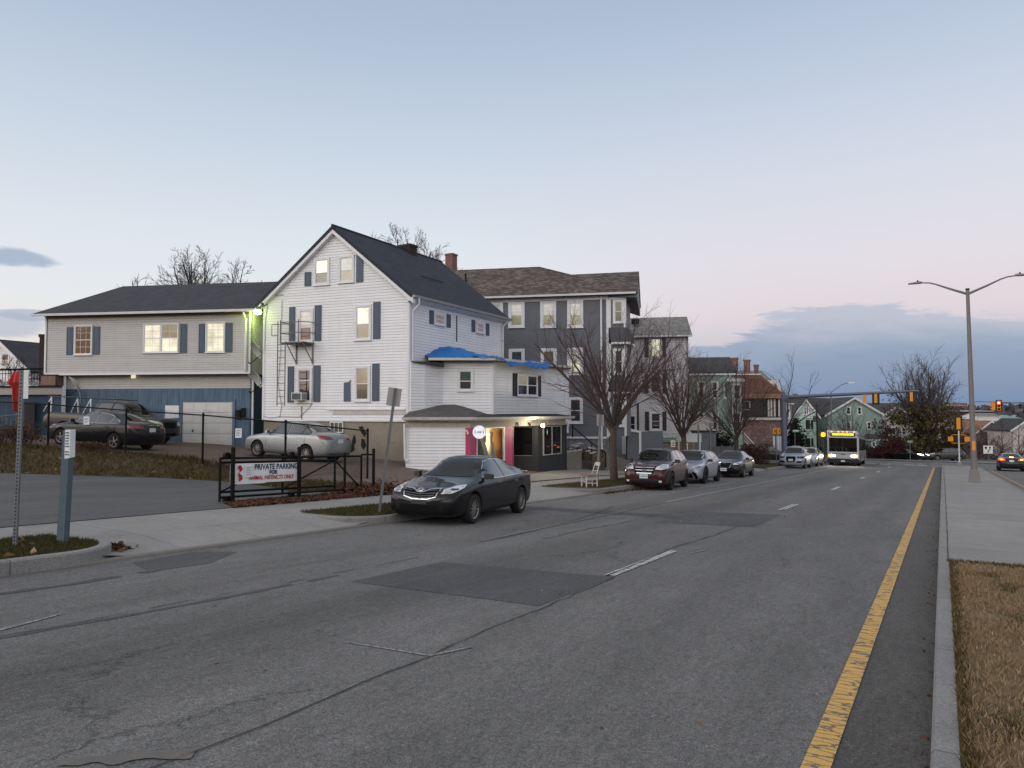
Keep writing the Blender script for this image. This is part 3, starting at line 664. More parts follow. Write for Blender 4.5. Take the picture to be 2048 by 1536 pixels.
def interp_s(pts, xs, sm):
    X = np.array([p[0] for p in pts]); Y = np.array([p[1] for p in pts])
    fine = np.linspace(-.05, 1.05, 1101); v = np.interp(fine, X, Y); k = max(1, int(sm*1000)); ker = np.hanning(k*2+1); ker /= ker.sum()
    vs = np.convolve(np.pad(v, k, 'edge'), ker, 'valid'); w = np.clip(np.minimum(fine, 1-fine)/.03, 0, 1); v = v*(1-w)+vs*w
    return np.interp(xs, fine, v)
def quad_clip(poly, step):
    bm = bmesh.new(); vs = [bm.verts.new((p[0], p[1], 0)) for p in poly]; bm.faces.new(vs)
    xs = [p[0] for p in poly]; ys = [p[1] for p in poly]
    for lo, hi, n in ((min(xs), max(xs), (1, 0, 0)), (min(ys), max(ys), (0, 1, 0))):
        k = lo+step
        while k < hi-1e-4:
            bmesh.ops.bisect_plane(bm, geom=bm.verts[:]+bm.edges[:]+bm.faces[:], plane_co=(k*n[0], k*n[1], 0), plane_no=n); k += step
    bmesh.ops.triangulate(bm, faces=bm.faces[:])
    V = [tuple(v.co) for v in bm.verts]; bm.verts.index_update(); F = [[v.index for v in f.verts] for f in bm.faces]; bm.free()
    return V, F
def make_car(name, label, kind, L, W, H, paint, wb, fo, wr, M, seed=1, rim='rim_silver', spokes=10, group=None, front='sedan', plate=None, chrome_win=True, lights='off', ride=.0, arch=None, rearlit=False, roofrack=False, detail=True, cat='car', win=None, mirrors='paint', grilles=None):
    root = thing(name, label, cat, mat=M, group=group); tp = TPL[kind]
    n = 46; s = (1-np.cos(np.linspace(0, PI, n)))/2*.35+np.linspace(0, 1, n)*.65
    top = interp_s(tp['top'], s, .022)*H; belt = np.minimum(interp_s(tp['belt'], s, .05)*H, top-.012)
    bot = interp_s([(0, .20), (.01, .14), (.05, .115), (.12, .115), (.9, .13), (.97, .17), (1, .24)], s, .01)*H+ride
    if kind == 'pickup': bot = bot+.12
    wid = interp_s([(0, .72), (.008, .80), (.03, .885), (.08, .95), (.16, .99), (.3, 1), (.8, 1), (.92, .96), (.975, .88), (1, .76)] if kind != 'pickup' else [(0, .86), (.01, .93), (.04, .97), (.1, 1), (1, 1)], s, .012)*W/2
    bm = bmesh.new(); rings = []
    RW = {'sedan': .63, 'suv': .67, 'pickup': .70}[kind]
    for i in range(n):
        x = L/2-s[i]*L; w, zb, zs, zt = wid[i], bot[i], belt[i], top[i]
        gh = min(1, max(0, (zt-zs-.03)/.30)); rw = (.90*w)*(1-gh)+(RW*W/2*1.0)*gh; e = .02+.055*gh; bw = .95*w
        pr = [(0, zb), (.72*w, zb), (.93*w, zb+.03), (.985*w, zb+.12), (1.0*w, zb+(zs-zb)*.45), (.995*w, zb+(zs-zb)*.70), (.985*w, zs-.05*(zs-zb)), (bw, zs)]
        for f in (.3, .65, 1.0): pr.append((bw+(rw-bw)*f**1.15, zs+(zt-e-zs)*f))
        pr += [(rw*.86, zt-e*.35), (rw*.5, zt-e*.08), (0, zt)]
        ring = [bm.verts.new((x, y, zz)) for y, zz in pr]+[bm.verts.new((x, -y, zz)) for y, zz in pr[-2:0:-1]]
        rings.append(ring)
    m = len(rings[0])
    for i in range(n-1):
        for k in range(m): bm.faces.new((rings[i][k], rings[i][(k+1) % m], rings[i+1][(k+1) % m], rings[i+1][k]))
    bm.faces.new(rings[0][::-1]); bm.faces.new(rings[-1])
    bmesh.ops.recalc_face_normals(bm, faces=bm.faces)
    me = bpy.data.meshes.new('hull'); bm.to_mesh(me); bm.free(); me.materials.append(MATS[paint]); me.materials.append(MATS['black_matte'])
    me.polygons.foreach_set('use_smooth', [True]*len(me.polygons))
    ob = bpy.data.objects.new('hull', me); C.objects.link(ob)
    sb = ob.modifiers.new('s', 'SUBSURF'); sb.levels = 1; sb.render_levels = 1
    dg = bpy.context.evaluated_depsgraph_get(); hull = bpy.data.meshes.new_from_object(ob.evaluated_get(dg))
    bvh = BVHTree.FromPolygons([v.co[:] for v in hull.vertices], [p.vertices[:] for p in hull.polygons])
    wx = [L/2-fo, L/2-fo-wb]; cut = []
    for x in wx:
        for sd_ in (1, -1):
            cm = bmesh.new(); bmesh.ops.create_cone(cm, cap_ends=True, segments=28, radius1=wr+.055, radius2=wr+.055, depth=.36, matrix=Matrix.Translation((x, sd_*(W/2-.08), wr+.015)) @ Matrix.Rotation(PI/2, 4, 'X'))
            c_ = bpy.data.meshes.new('c'); cm.to_mesh(c_); cm.free(); c_.materials.append(MATS[paint]); c_.materials.append(MATS['black_matte']); c_.polygons.foreach_set('material_index', [1]*len(c_.polygons))
            co = bpy.data.objects.new('c', c_); C.objects.link(co); cut.append(co)
            b_ = ob.modifiers.new('b', 'BOOLEAN'); b_.operation = 'DIFFERENCE'; b_.object = co; b_.solver = 'EXACT'
    dg = bpy.context.evaluated_depsgraph_get(); dg.update(); body = bpy.data.meshes.new_from_object(ob.evaluated_get(dg)); bpy.data.objects.remove(ob)
    for c_ in cut: bpy.data.objects.remove(c_)
    body.set_sharp_from_angle(angle=math.radians(38)); body.name = 'body'
    bo = bpy.data.objects.new('body', body); C.objects.link(bo); bo.parent = root
    def decal(nm, poly, az, mat, off=.004, step=.09, mirror=False, parent=None, lab=None, smooth=True):
        # poly: outline in (sideways, up) as seen from azimuth az; az 0 looks at the nose, 90 at the left side, 180 at the tail
        dv = Vector((math.cos(az), math.sin(az), 0)); e1 = Vector((-math.sin(az), math.cos(az), 0))
        V, F = quad_clip(poly, step); out = []
        for a, b, _ in V:
            o = dv*6+e1*a+Vector((0, 0, b)); h, nn, _, _ = bvh.ray_cast(o, -dv)
            if h is None: h, nn, _, _ = bvh.find_nearest(dv*(1.5 if abs(math.sin(az)) < .5 else .8)+e1*a+Vector((0, 0, b)))
            out.append(h+nn*off)
        res = []
        for sg in ((1, -1) if mirror else (1,)):
            mb = MB(); mb.v = [(p.x, p.y*sg, p.z) for p in out]; mb.f = [list(f) for f in F]; mb.m = [0]*len(F)
            o_ = mb.build(nm, mat, parent or root, smooth='all' if smooth else False)
            if lab: o_['label'] = lab
            res.append(o_)
        return res
    def side(pts): return [(-(L/2-x*L), zz*H) for x, zz in pts]         # az=90: e1=-x
    for i, w_ in enumerate(win or tp['win']):
        sp_ = side(w_)
        if chrome_win:
            cx = sum(p[0] for p in sp_)/len(sp_); cz = sum(p[1] for p in sp_)/len(sp_)
            big = [(a+(a-cx)/abs(a-cx+1e-6)*.022, b+(b-cz)/abs(b-cz+1e-6)*.022) for a, b in sp_]
            decal('window_trim', big, PI/2, 'chrome' if chrome_win == 'chrome' else 'trim_black', .003, .09, True)
        decal('side_window', sp_, PI/2, 'car_glass_side', .008, .09, True)
    z0, z1 = (.695*H, .935*H) if kind != 'pickup' else (.705*H, .935*H); hb, ht = .425*W, RW*W/2*.93
    decal('windscreen', [(-hb, z0), (-hb*.5, z0-.02), (hb*.5, z0-.02), (hb, z0), (ht+.02, z1), (ht*.5, z1+.03), (-ht*.5, z1+.03), (-ht-.02, z1)], 0, 'car_glass', .006, .09)
    rz0 = {'sedan': .765*H, 'suv': .70*H, 'pickup': .70*H}[kind]; rz1 = .925*H if kind != 'suv' else .90*H
    decal('rear_window', [(-hb*.92, rz0), (hb*.92, rz0), (ht*.98, rz1), (-ht*.98, rz1)], PI, 'car_glass', .006, .09)
    # seams, handles, sill
    if detail:
        for sx in ((.305, .552, .76) if kind != 'pickup' else (.25, .415, .565)):
            zt_ = .66*H if sx != .552 else .93*H
            decal('door_seam', side([(sx, .20), (sx+.003, .20), (sx+.003, .645), (sx, .645)]), PI/2, 'trim_black', .003, .2, True)
        for sx in ((.50, .70) if kind != 'pickup' else (.385, .53)):
            x = L/2-sx*L
            for sg in (1, -1):
                h, nn, _, _ = bvh.ray_cast(Vector((x, 3*sg, .585*H)), Vector((0, -sg, 0)))
                MB().box((x-.10, h.y-.012, h.z-.015), (x+.10, h.y+.012, h.z+.015)) .build('door_handle', paint if mirrors == 'paint' else 'chrome', root)
        decal('side_sill', side([(.22, .135), (.80, .145), (.80, .185), (.22, .175)]), PI/2, 'trim_black', .006, .2, True)
    for sg in (1, -1):                                                   # door mirrors
        x = L/2-.325*L; h, nn, _, _ = bvh.ray_cast(Vector((x, 3*sg, .66*H)), Vector((0, -sg, 0))); y = h.y
        mm = MB(); r_ = .0
        mm.hexa([(x+.02, y-.03*sg, .645*H), (x-.05, y-.03*sg, .645*H), (x-.05, y+.09*sg, .655*H), (x+.01, y+.09*sg, .655*H)], [(x+.02, y-.03*sg, .665*H), (x-.05, y-.03*sg, .665*H), (x-.05, y+.09*sg, .68*H), (x+.01, y+.09*sg, .68*H)])
        mm.hexa([(x+.07, y+.07*sg, .645*H), (x-.05, y+.06*sg, .645*H), (x-.07, y+.25*sg, .65*H), (x+.02, y+.24*sg, .65*H)], [(x+.06, y+.07*sg, .735*H), (x-.05, y+.06*sg, .735*H), (x-.07, y+.24*sg, .725*H), (x+.01, y+.23*sg, .725*H)])
        mm.build('mirror', paint if mirrors == 'paint' else 'trim_black', root)
    # wheels
    for x in wx:
        for sg in (1, -1):
            yo = sg*(W/2-.115); c = (x, yo, wr)
            t = MB(); hw = .11
            t.lathe([(wr*.66, -hw), (wr*.70, -hw-.004), (wr*.90, -hw-.006), (wr*.97, -hw+.012), (wr, -hw+.04), (wr, hw-.04), (wr*.97, hw-.012), (wr*.90, hw+.006), (wr*.70, hw+.004), (wr*.66, hw), (wr*.66, -hw)], 36, 0, 'y')
            wo = t.build('wheel', 'tyre', root, smooth=True, fix=True, loc=c)
            r_ = MB(); q = sg*.09; R = wr*.665
            r_.lathe([(R, q+.012*sg), (R, -q*.6), (R*.93, -q*.6), (R*.90, q), (R, q+.012*sg)], 36, 0, 'y')
            r_.lathe([(0.001, q+.004*sg), (R*.16, q+.004*sg), (R*.22, q-.012*sg), (R*.22, q-.05*sg)], 16, 0, 'y')
            for k in range(spokes):
                a = 2*PI*k/spokes+.12; ca, sa = math.cos(a), math.sin(a); wd0, wd1 = R*.085, R*(.075 if spokes > 7 else .11)
                r_.hexa([(ca*R*.18+sa*wd0, q-.03*sg, sa*R*.18-ca*wd0), (ca*R*.18-sa*wd0, q-.03*sg, sa*R*.18+ca*wd0), (ca*R*.93-sa*wd1, q-.03*sg, sa*R*.93+ca*wd1), (ca*R*.93+sa*wd1, q-.03*sg, sa*R*.93-ca*wd1)],
                        [(ca*R*.18+sa*wd0, q+.002*sg, sa*R*.18-ca*wd0), (ca*R*.18-sa*wd0, q+.002*sg, sa*R*.18+ca*wd0), (ca*R*.93-sa*wd1, q-.006*sg, sa*R*.93+ca*wd1), (ca*R*.93+sa*wd1, q-.006*sg, sa*R*.93-ca*wd1)])
            r_.build('rim', rim, wo)
            b_ = MB().lathe([(0.001, q-.06*sg), (R*.95, q-.06*sg), (R*.95, q-.08*sg), (.001, q-.08*sg)], 20, 0, 'y').build('brake_disc', 'rim_dark', wo)
    Hh, w2 = H, W/2
    def fpoly(pts): return [(y*w2, zz*H) for y, zz in pts]
    HL = 'head_lit' if lights == 'on' else 'lamp_lens'
    azl = math.radians(38)
    def lamp(nm, pts, az, mat, off=.006):          # pts: (x fraction from nose, y fraction of half width, z fraction)
        e1 = Vector((-math.sin(az), math.cos(az), 0)); pl = []
        for a, b, c_ in pts: pl.append((Vector((L/2-a*L, b*w2, 0)).dot(e1), c_*H))
        return decal(nm, pl, az, mat, off, .06, True)
    if front == 'sedan_v':      # wide slanted headlamps, V shaped grille with bars and a ringed badge
        lamp('headlight', [(.012, .56, .465), (.03, .80, .475), (.10, .98, .545), (.13, 1.0, .588), (.07, .92, .572), (.02, .66, .528)], azl, HL)
        lamp('lamp_reflector', [(.018, .63, .475), (.03, .78, .485), (.035, .80, .525), (.02, .67, .52)], azl, 'chrome', .010)
        decal('grille_surround', fpoly([(-.50, .545), (-.44, .415), (-.2, .375), (.2, .375), (.44, .415), (.50, .545), (.26, .535), (.1, .50), (0, .49), (-.1, .50), (-.26, .535)][::-1]), 0, 'chrome', .006, .07)
        g = decal('grille', fpoly([(-.465, .527), (-.415, .425), (-.2, .392), (.2, .392), (.415, .425), (.465, .527), (.26, .518), (.1, .482), (0, .473), (-.1, .482), (-.26, .518)][::-1]), 0, 'grille_black', .012, .07)[0]
        for k, (hw_, zz) in enumerate(((.42, .498), (.425, .468), (.40, .438), (.34, .41))):
            if k < 1: 
                for sg in (1, -1): decal('grille_bar', fpoly([(sg*.24, zz-.004), (sg*.43, zz+.006), (sg*.43, zz+.014), (sg*.24, zz+.004)]), 0, 'galv_dark', .02, .12, parent=g)
            else: decal('grille_bar', fpoly([(-hw_, zz), (0, zz-.022), (hw_, zz), (hw_, zz+.010), (0, zz-.012), (-hw_, zz+.010)]), 0, 'galv_dark', .02, .12, parent=g)
        bx = bvh.ray_cast(Vector((6, 0, .505*H)), Vector((-1, 0, 0)))[0].x+.02
        e = MB()
        for (cx_, cz_, rx_, rz_) in ((0, .505*H, .078, .052), (0, .505*H, .028, .050), (0, .505*H+.018, .055, .024)):
            pts = [(bx, cx_+rx_*math.cos(t_*PI/12), cz_+rz_*math.sin(t_*PI/12)) for t_ in range(25)]; e.path(pts, .0065, 5)
        e.build('badge', 'chrome', root)
        decal('lower_grille', fpoly([(-.50, .20), (.50, .20), (.55, .305), (-.55, .305)]), 0, 'grille_black', .006, .1)
        for sg in (1, -1): decal('fog_recess', fpoly([(sg*.66, .20), (sg*.84, .215), (sg*.84, .28), (sg*.68, .30)]), 0, 'grille_black', .006, .1)
        decal('plate_recess', fpoly([(-.2, .31), (.2, .31), (.2, .375), (-.2, .375)]), 0, 'trim_black', .009, .2)
    elif front == 'hexa':     # hexagonal chrome edged grille
        lamp('headlight', [(.01, .52, .47), (.03, .82, .49), (.14, 1.0, .565), (.17, 1.0, .60), (.08, .92, .575), (.02, .60, .53)], azl, HL)
        decal('grille_surround', fpoly([(-.44, .555), (-.35, .37), (-.28, .335), (.28, .335), (.35, .37), (.44, .555)]), 0, 'chrome', .006, .07)
        g = decal('grille', fpoly([(-.41, .54), (-.325, .38), (-.265, .352), (.265, .352), (.325, .38), (.41, .54)]), 0, 'grille_black', .012, .07)[0]
        for zz in (.40, .44, .475, .51): decal('grille_bar', fpoly([(-.33, zz), (.33, zz), (.33, zz+.008), (-.33, zz+.008)]), 0, 'trim_black', .02, .2, parent=g)
        bx = bvh.ray_cast(Vector((6, 0, .52*H)), Vector((-1, 0, 0)))[0].x+.024
        e = MB(); e.path([(bx, .062*math.cos(t_*PI/10), .525*H+.034*math.sin(t_*PI/10)) for t_ in range(21)], .006, 5); e.tube((bx, -.026, .525*H-.024), (bx, -.016, .525*H+.026), .006, n=5); e.tube((bx, .016, .525*H-.026), (bx, .026, .525*H+.024), .006, n=5); e.tube((bx, -.02, .525*H-.004), (bx, .02, .525*H+.004), .005, n=5); e.build('badge', 'chrome', root)
        decal('lower_grille', fpoly([(-.42, .16), (.42, .16), (.50, .25), (-.50, .25)]), 0, 'grille_black', .006, .1)
        for sg in (1, -1): decal('fog_recess', fpoly([(sg*.60, .21), (sg*.86, .25), (sg*.86, .30), (sg*.62, .26)]), 0, 'grille_black', .006, .1)
    elif front == 'bars':     # three bright bars with an H shaped badge between big lamps
        lamp('headlight', [(.01, .48, .50), (.03, .72, .495), (.10, .99, .54), (.135, 1.0, .615), (.07, .90, .62), (.02, .56, .555)], azl, HL)
        lamp('lamp_reflector', [(.03, .74, .515), (.07, .93, .54), (.075, .93, .595), (.03, .78, .585)], azl, 'chrome', .012)
        decal('grille', fpoly([(-.50, .56), (-.38, .385), (.38, .385), (.50, .56)]), 0, 'grille_black', .006, .07)
        for hw_, zz in ((.46, .535), (.42, .475), (.36, .405)):
            decal('grille_bar', fpoly([(-hw_, zz+.012), (-hw_*.8, zz-.010), (hw_*.8, zz-.010), (hw_, zz+.012), (hw_*.8, zz+.014), (-hw_*.8, zz+.014)]), 0, 'chrome', .016, .09)
        bx = bvh.ray_cast(Vector((6, 0, .47*H)), Vector((-1, 0, 0)))[0].x+.03; cz = .47*H
        e = MB(); e.hexa([(bx, -.065, cz-.055), (bx, -.035, cz-.055), (bx, -.028, cz+.055), (bx, -.075, cz+.055)], [(bx+.012, -.065, cz-.055), (bx+.012, -.035, cz-.055), (bx+.012, -.028, cz+.055), (bx+.012, -.075, cz+.055)])
        e.hexa([(bx, .035, cz-.055), (bx, .065, cz-.055), (bx, .075, cz+.055), (bx, .028, cz+.055)], [(bx+.012, .035, cz-.055), (bx+.012, .065, cz-.055), (bx+.012, .075, cz+.055), (bx+.012, .028, cz+.055)]); e.box((bx, -.04, cz-.012), (bx+.011, .04, cz+.012)); e.build('badge', 'chrome', root)
        decal('lower_bumper', fpoly([(-.86, .12), (.86, .12), (.84, .235), (.5, .27), (-.5, .27), (-.84, .235)]), 0, 'trim_black', .006, .1)
        for sg in (1, -1): decal('fog_lamp', fpoly([(sg*.64, .20), (sg*.76, .20), (sg*.76, .245), (sg*.64, .245)]), 0, 'lamp_lens', .012, .1)
    elif front == 'wedge':    # crossover: slim swept lamps, low wide intake with dark wedges
        lamp('headlight', [(.005, .42, .475), (.03, .76, .475), (.14, 1.0, .575), (.20, 1.0, .615), (.09, .93, .585), (.02, .60, .515)], azl, HL)
        lamp('lamp_reflector', [(.02, .62, .485), (.05, .85, .495), (.07, .90, .53), (.03, .66, .51)], azl, 'car_glass', .012)
        decal('lower_grille', fpoly([(-.60, .18), (.60, .18), (.52, .30), (.3, .33), (-.3, .33), (-.52, .30)]), 0, 'grille_black', .006, .1)
        for sg in (1, -1): decal('bumper_wedge', fpoly([(sg*.50, .36), (sg*.70, .34), (sg*.90, .13), (sg*.70, .15)]), 0, 'grille_black', .008, .08)
    elif front == 'shield':   # tall trapezoid grille, lamps either side, low side intakes
        lamp('headlight', [(.01, .47, .47), (.03, .78, .465), (.10, .98, .50), (.12, .99, .57), (.05, .88, .56), (.015, .50, .545)], azl, 'car_glass' if lights != 'on' else HL)
        decal('grille_surround', fpoly([(-.36, .555), (-.38, .43), (-.28, .275), (.28, .275), (.38, .43), (.36, .555)]), 0, 'galv', .006, .07)
        decal('grille', fpoly([(-.33, .54), (-.35, .43), (-.255, .29), (.255, .29), (.35, .43), (.33, .54)]), 0, 'grille_black', .012, .07)
        for sg in (1, -1): decal('side_intake', fpoly([(sg*.45, .25), (sg*.86, .27), (sg*.86, .36), (sg*.47, .34)]), 0, 'grille_black', .008, .1)
        decal('lower_bumper', fpoly([(-.8, .13), (.8, .13), (.78, .19), (-.78, .19)]), 0, 'trim_black', .006, .1)
    else:
        lamp('headlight', [(.01, .50, .46), (.03, .82, .48), (.10, 1.0, .53), (.12, 1.0, .58), (.05, .90, .57), (.015, .55, .53)], azl, HL)
        decal('grille', fpoly([(-.42, .54), (-.38, .40), (.38, .40), (.42, .54)]), 0, 'grille_black', .008, .1); decal('lower_grille', fpoly([(-.5, .18), (.5, .18), (.5, .28), (-.5, .28)]), 0, 'grille_black', .006, .1)
    if plate:
        zc = {'bars': .335, 'hexa': .30, 'shield': .385}.get(front, .33)*H; bx = bvh.ray_cast(Vector((6, 0, zc)), Vector((-1, 0, 0)))[0].x+.02
        po = MB().box((bx, -.155, zc-.078), (bx+.008, .155, zc+.078)).build('licence_plate', plate, root)
        mm = MB()
        for k in range(5): mm.box((bx+.0082, -.11+k*.048, zc-.03), (bx+.011, -.078+k*.048, zc+.03))
        mm.build('lettering', 'ink_grey', po)
    # tail
    TL, TH_ = ('tail_lit', 'tail_hot') if rearlit else ('tail_red', 'tail_red')
    if kind == 'sedan':
        lamp('tail_light', [(.99, .45, .60), (.985, .80, .59), (.93, 1.0, .60), (.90, 1.0, .68), (.95, .93, .69), (.985, .60, .665)], math.radians(180-36), TL)
    elif kind == 'suv':
        lamp('tail_light', [(.985, .72, .58), (.96, .93, .56), (.93, 1.0, .62), (.93, .97, .75), (.965, .86, .74), (.98, .74, .66)], math.radians(180-36), TL)
    else:
        lamp('tail_light', [(1, .80, .45), (1, .99, .45), (.985, 1.0, .45), (.985, 1.0, .62), (1, .80, .62)], math.radians(180-36), TL)
    def rp(pts): return [(-y*w2, zz*H) for y, zz in pts]
    if rearlit:
        lamp('tail_bulb', [(.985, .62, .61), (.98, .80, .605), (.975, .82, .645), (.985, .65, .645)], math.radians(180-36), TH_, .016)
        decal('brake_light', rp([(-.16, .735), (.16, .735), (.14, .765), (-.14, .765)]), PI, 'tail_hot', .02, .1)
    bz = {'sedan': .56, 'suv': .48, 'pickup': .40}[kind]*H; h = bvh.ray_cast(Vector((-6, 0, bz)), Vector((1, 0, 0)))[0]
    po = MB().box((h.x-.022, -.155, bz-.078), (h.x-.014, .155, bz+.078)).build('rear_plate', 'plate_white', root)
    decal('rear_bumper', rp([(-.7, .17), (.7, .17), (.66, .25), (-.66, .25)]), PI, 'trim_black', .006, .1)
    if roofrack:
        for sg in (1, -1):
            mm = MB(); pts = []
            for k in range(9):
                x = L/2-L*(.42+.05*k); hh = bvh.ray_cast(Vector((x, sg*RW*w2*.88, 5)), Vector((0, 0, -1)))[0]; pts.append((x, hh.y, hh.z+(.045 if 0 < k < 8 else -.01)))
            mm.path(pts, .016, 6).build('roof_rail', 'galv', root)
    if arch:                                                    # dark plastic arches
        for x in wx:
            for sg in (1, -1):
                mm = MB(); pa = []
                for k in range(15):
                    a = PI*(-.04+1.08*k/14); 
                    ca, sa = math.cos(a), math.sin(a)
                    q = []
                    for rr in (wr+.05, wr+.12):
                        X, Z = x+rr*ca, max(.2*H*.6, wr+.015+rr*sa); hh = bvh.ray_cast(Vector((X, 3*sg, Z)), Vector((0, -sg, 0)))[0]
                        y = hh.y if hh is not None else sg*(w2-.02)
                        q.append(Vector((X, y+.006*sg, Z)))
                    pa.append(q)
                for a_, b_ in zip(pa, pa[1:]): mm.face([a_[0], a_[1], b_[1], b_[0]])
                mm.build('wheel_arch', 'trim_black', root, fix=False)
    return root
def car_matrix(x, y, ang, zoff=0, tfun=T, L=2.6):
    """stand a car on the terrain at x, y with its nose towards world angle ang"""
    f = Vector((math.cos(ang), math.sin(ang), 0)); s_ = Vector((-math.sin(ang), math.cos(ang), 0)); c = Vector((x, y, 0))
    zf = tfun(*(c+f*L/2).xy); zr = tfun(*(c-f*L/2).xy); zl = tfun(*(c+s_*.75).xy); zr2 = tfun(*(c-s_*.75).xy)
    X = Vector((f.x*L, f.y*L, zf-zr)).normalized(); Y = Vector((s_.x*1.5, s_.y*1.5, zl-zr2)).normalized(); Z = X.cross(Y).normalized(); Y = Z.cross(X)
    z_ = (zf+zr+zl+zr2)/4+zoff
    return Matrix(((X.x, Y.x, Z.x, x), (X.y, Y.y, Z.y, y), (X.z, Y.z, Z.z, z_), (0, 0, 0, 1)))
# ================================================================ ground, roads, pavements
def struct(o): o['kind'] = 'structure'; return o
def ground_mesh():
    xs = sorted(set([-1500, -900, -600, -400, -250, -160, -110, -80, -70]+[-60+i for i in range(0, 47)]+[-13.62, -13.58, -10.2, -10.05, -5, 0, 3, 8, 13, 13.5, 20, 30, 45, 60, 61, 90, 130, 200, 300, 450, 700, 1100, 1600]))
    ys = sorted(set([-300, -120, -60, -30, -15]+list(range(-8, 62))+[66, 70, 76, 82, 90, 100, 112, 124, 135, 150, 170, 200, 250, 320, 420, 560, 750, 1000, 1400, 2200]))
    mb = MB(); idx = {}
    for j, y in enumerate(ys):
        for i, x in enumerate(xs):
            zz = T(x, y)
            if -13.6 < x < 13: zz -= .3
            elif x <= -13.6 and y < 62 and x > -62: zz -= .12
            if y > 560:
                zz += 3.2*ss(560, 1000, y)*(1+.35*math.sin(x*.011+1)+.25*math.sin(x*.031))*1.9
            idx[i, j] = mb.P((x, y, zz))
    for j in range(len(ys)-1):
        for i in range(len(xs)-1): mb.f.append([idx[i, j], idx[i+1, j], idx[i+1, j+1], idx[i, j+1]]); mb.m.append(0)
    return struct(mb.build('ground', 'ground_dirt', fix=False))
ground_mesh()
def sheet(name, poly, zo, mat, kind='structure', n=1):           # a flat sheet on the street plane
    mb = MB()
    mb.face([(x, y, -G*y+zo) for x, y in poly]); o = mb.build(name, mat, fix=False)
    if o.data.polygons[0].normal.z < 0: o.data.flip_normals()
    return struct(o)
def drape(name, poly, zo, mat, step=.75, f=T, build=True):
    V, F = quad_clip(poly, step); mb = MB(); mb.v = [(a, b, f(a, b)+zo) for a, b, _ in V]; mb.f = [list(q) for q in F]; mb.m = [0]*len(F)
    o = mb.build(name, mat, smooth='all', fix=True)
    if o.data.polygons[0].normal.z < 0: o.data.flip_normals()
    return struct(o)
sheet('road', [(-10.15, -40), (-.66, -40), (-.66, 134), (-10.15, 134)], 0, 'road_asphalt')
sheet('gutter', [(-.66, -40), (-.02, -40), (-.02, 75.2), (-.66, 75.2)], 0, 'gutter_asphalt')
sheet('road', [(-.66, 75.2), (2.8, 75.2), (2.8, 134), (-.66, 134)], 0, 'road_asphalt')
sheet('road', [(2.8, -40), (13, -40), (13, 134), (2.8, 134)], 0, 'road_asphalt')
for xa, xb in ((-75, -10.15), (13, 90)): drape('side_street', [(xa, 84), (xb, 84), (xb, 99), (xa, 99)], .02, 'road_asphalt', 6, lambda x, y: -G*y)
# patches, seal lines and markings, each 4 mm above what it lies on
sheet('road_patch', [(-6.45, 7.0), (-3.88, 7.2), (-3.86, 9.3), (-6.40, 8.85)], .004, 'patch_asphalt')
sheet('road_patch', [(-5.62, 16.1), (-3.6, 16.6), (-3.62, 19.9), (-5.65, 19.3)], .004, 'patch_asphalt')
sheet('road_patch', [(-10.0, 16.6), (-5.66, 17.3), (-5.66, 17.9), (-10.0, 17.5)], .004, 'patch_asphalt')
sheet('road_patch', [(-9.0, 5.95), (-8.9, 6.8), (-9.45, 7.7), (-9.95, 7.3), (-9.75, 6.2)], .004, 'patch_asphalt')
def wobble(name, pts, w, mat, zo, seed=1, amp=.02, step=.25, gap=0):
    """a narrow uneven band along a line on the road"""
    rnd = random.Random(seed); mb = MB(); P = []
    for (a, b) in zip(pts, pts[1:]):
        L = math.hypot(b[0]-a[0], b[1]-a[1]); n = max(1, int(L/step)); 
        for k in range(n): P.append((a[0]+(b[0]-a[0])*k/n, a[1]+(b[1]-a[1])*k/n))
    P.append(pts[-1]); off = 0; Q = []
    for i, p in enumerate(P):
        q = P[min(i+1, len(P)-1)]; o_ = P[max(i-1, 0)]; dx, dy = q[0]-o_[0], q[1]-o_[1]; l = math.hypot(dx, dy); nx, ny = -dy/l, dx/l
        off = off*.8+rnd.gauss(0, amp*.5); ww = w*rnd.uniform(.55, 1.3)
        Q.append(((p[0]+nx*(off-ww/2), p[1]+ny*(off-ww/2)), (p[0]+nx*(off+ww/2), p[1]+ny*(off+ww/2))))
    for (a, b), (c, d) in zip(Q, Q[1:]):
        if gap and rnd.random() < gap: continue
        mb.face([(a[0], a[1], -G*a[1]+zo), (c[0], c[1], -G*c[1]+zo), (d[0], d[1], -G*d[1]+zo), (b[0], b[1], -G*b[1]+zo)])
    o = mb.build(name, mat, fix=False)
    for p in o.data.polygons[:1]:
        if p.normal.z < 0: o.data.flip_normals()
    return struct(o)
wobble('road_seam', [(-3.72, 1), (-3.80, 5), (-3.86, 9.3)], .013, 'crack_seal', .008, 3, .03)
wobble('road_seam', [(-4.08, 12.1), (-3.95, 14), (-3.9, 16.5)], .018, 'crack_seal', .008, 4, .03)
wobble('road_seam', [(-3.98, 9.3), (-4.02, 12.1)], .025, 'crack_seal', .012, 5, .02)
wobble('road_seam', [(-5.66, 19.4), (-6.2, 17.5), (-6.4, 12)], .02, 'crack_seal', .006, 6, .06, gap=.2)
wobble('road_seam', [(-7.35, 1.5), (-7.2, 4), (-7.0, 7.5), (-6.9, 9)], .016, 'patch_asphalt', .006, 7, .03, gap=.3)
wobble('skid_mark', [(-7.2, 3.0), (-6.95, 5.2), (-6.85, 7.2)], .10, 'patch_asphalt', .004, 8, .02, gap=.1)
wobble('skid_mark', [(-7.98, 19.2), (-7.5, 16.8), (-7.15, 14.0), (-7.0, 11.5)], .05, 'patch_asphalt', .004, 8, .01)
wobble('skid_mark', [(-9.2, 3.0), (-9.0, 5.0), (-9.05, 6.1)], .13, 'patch_asphalt', .005, 9, .03, gap=.1)
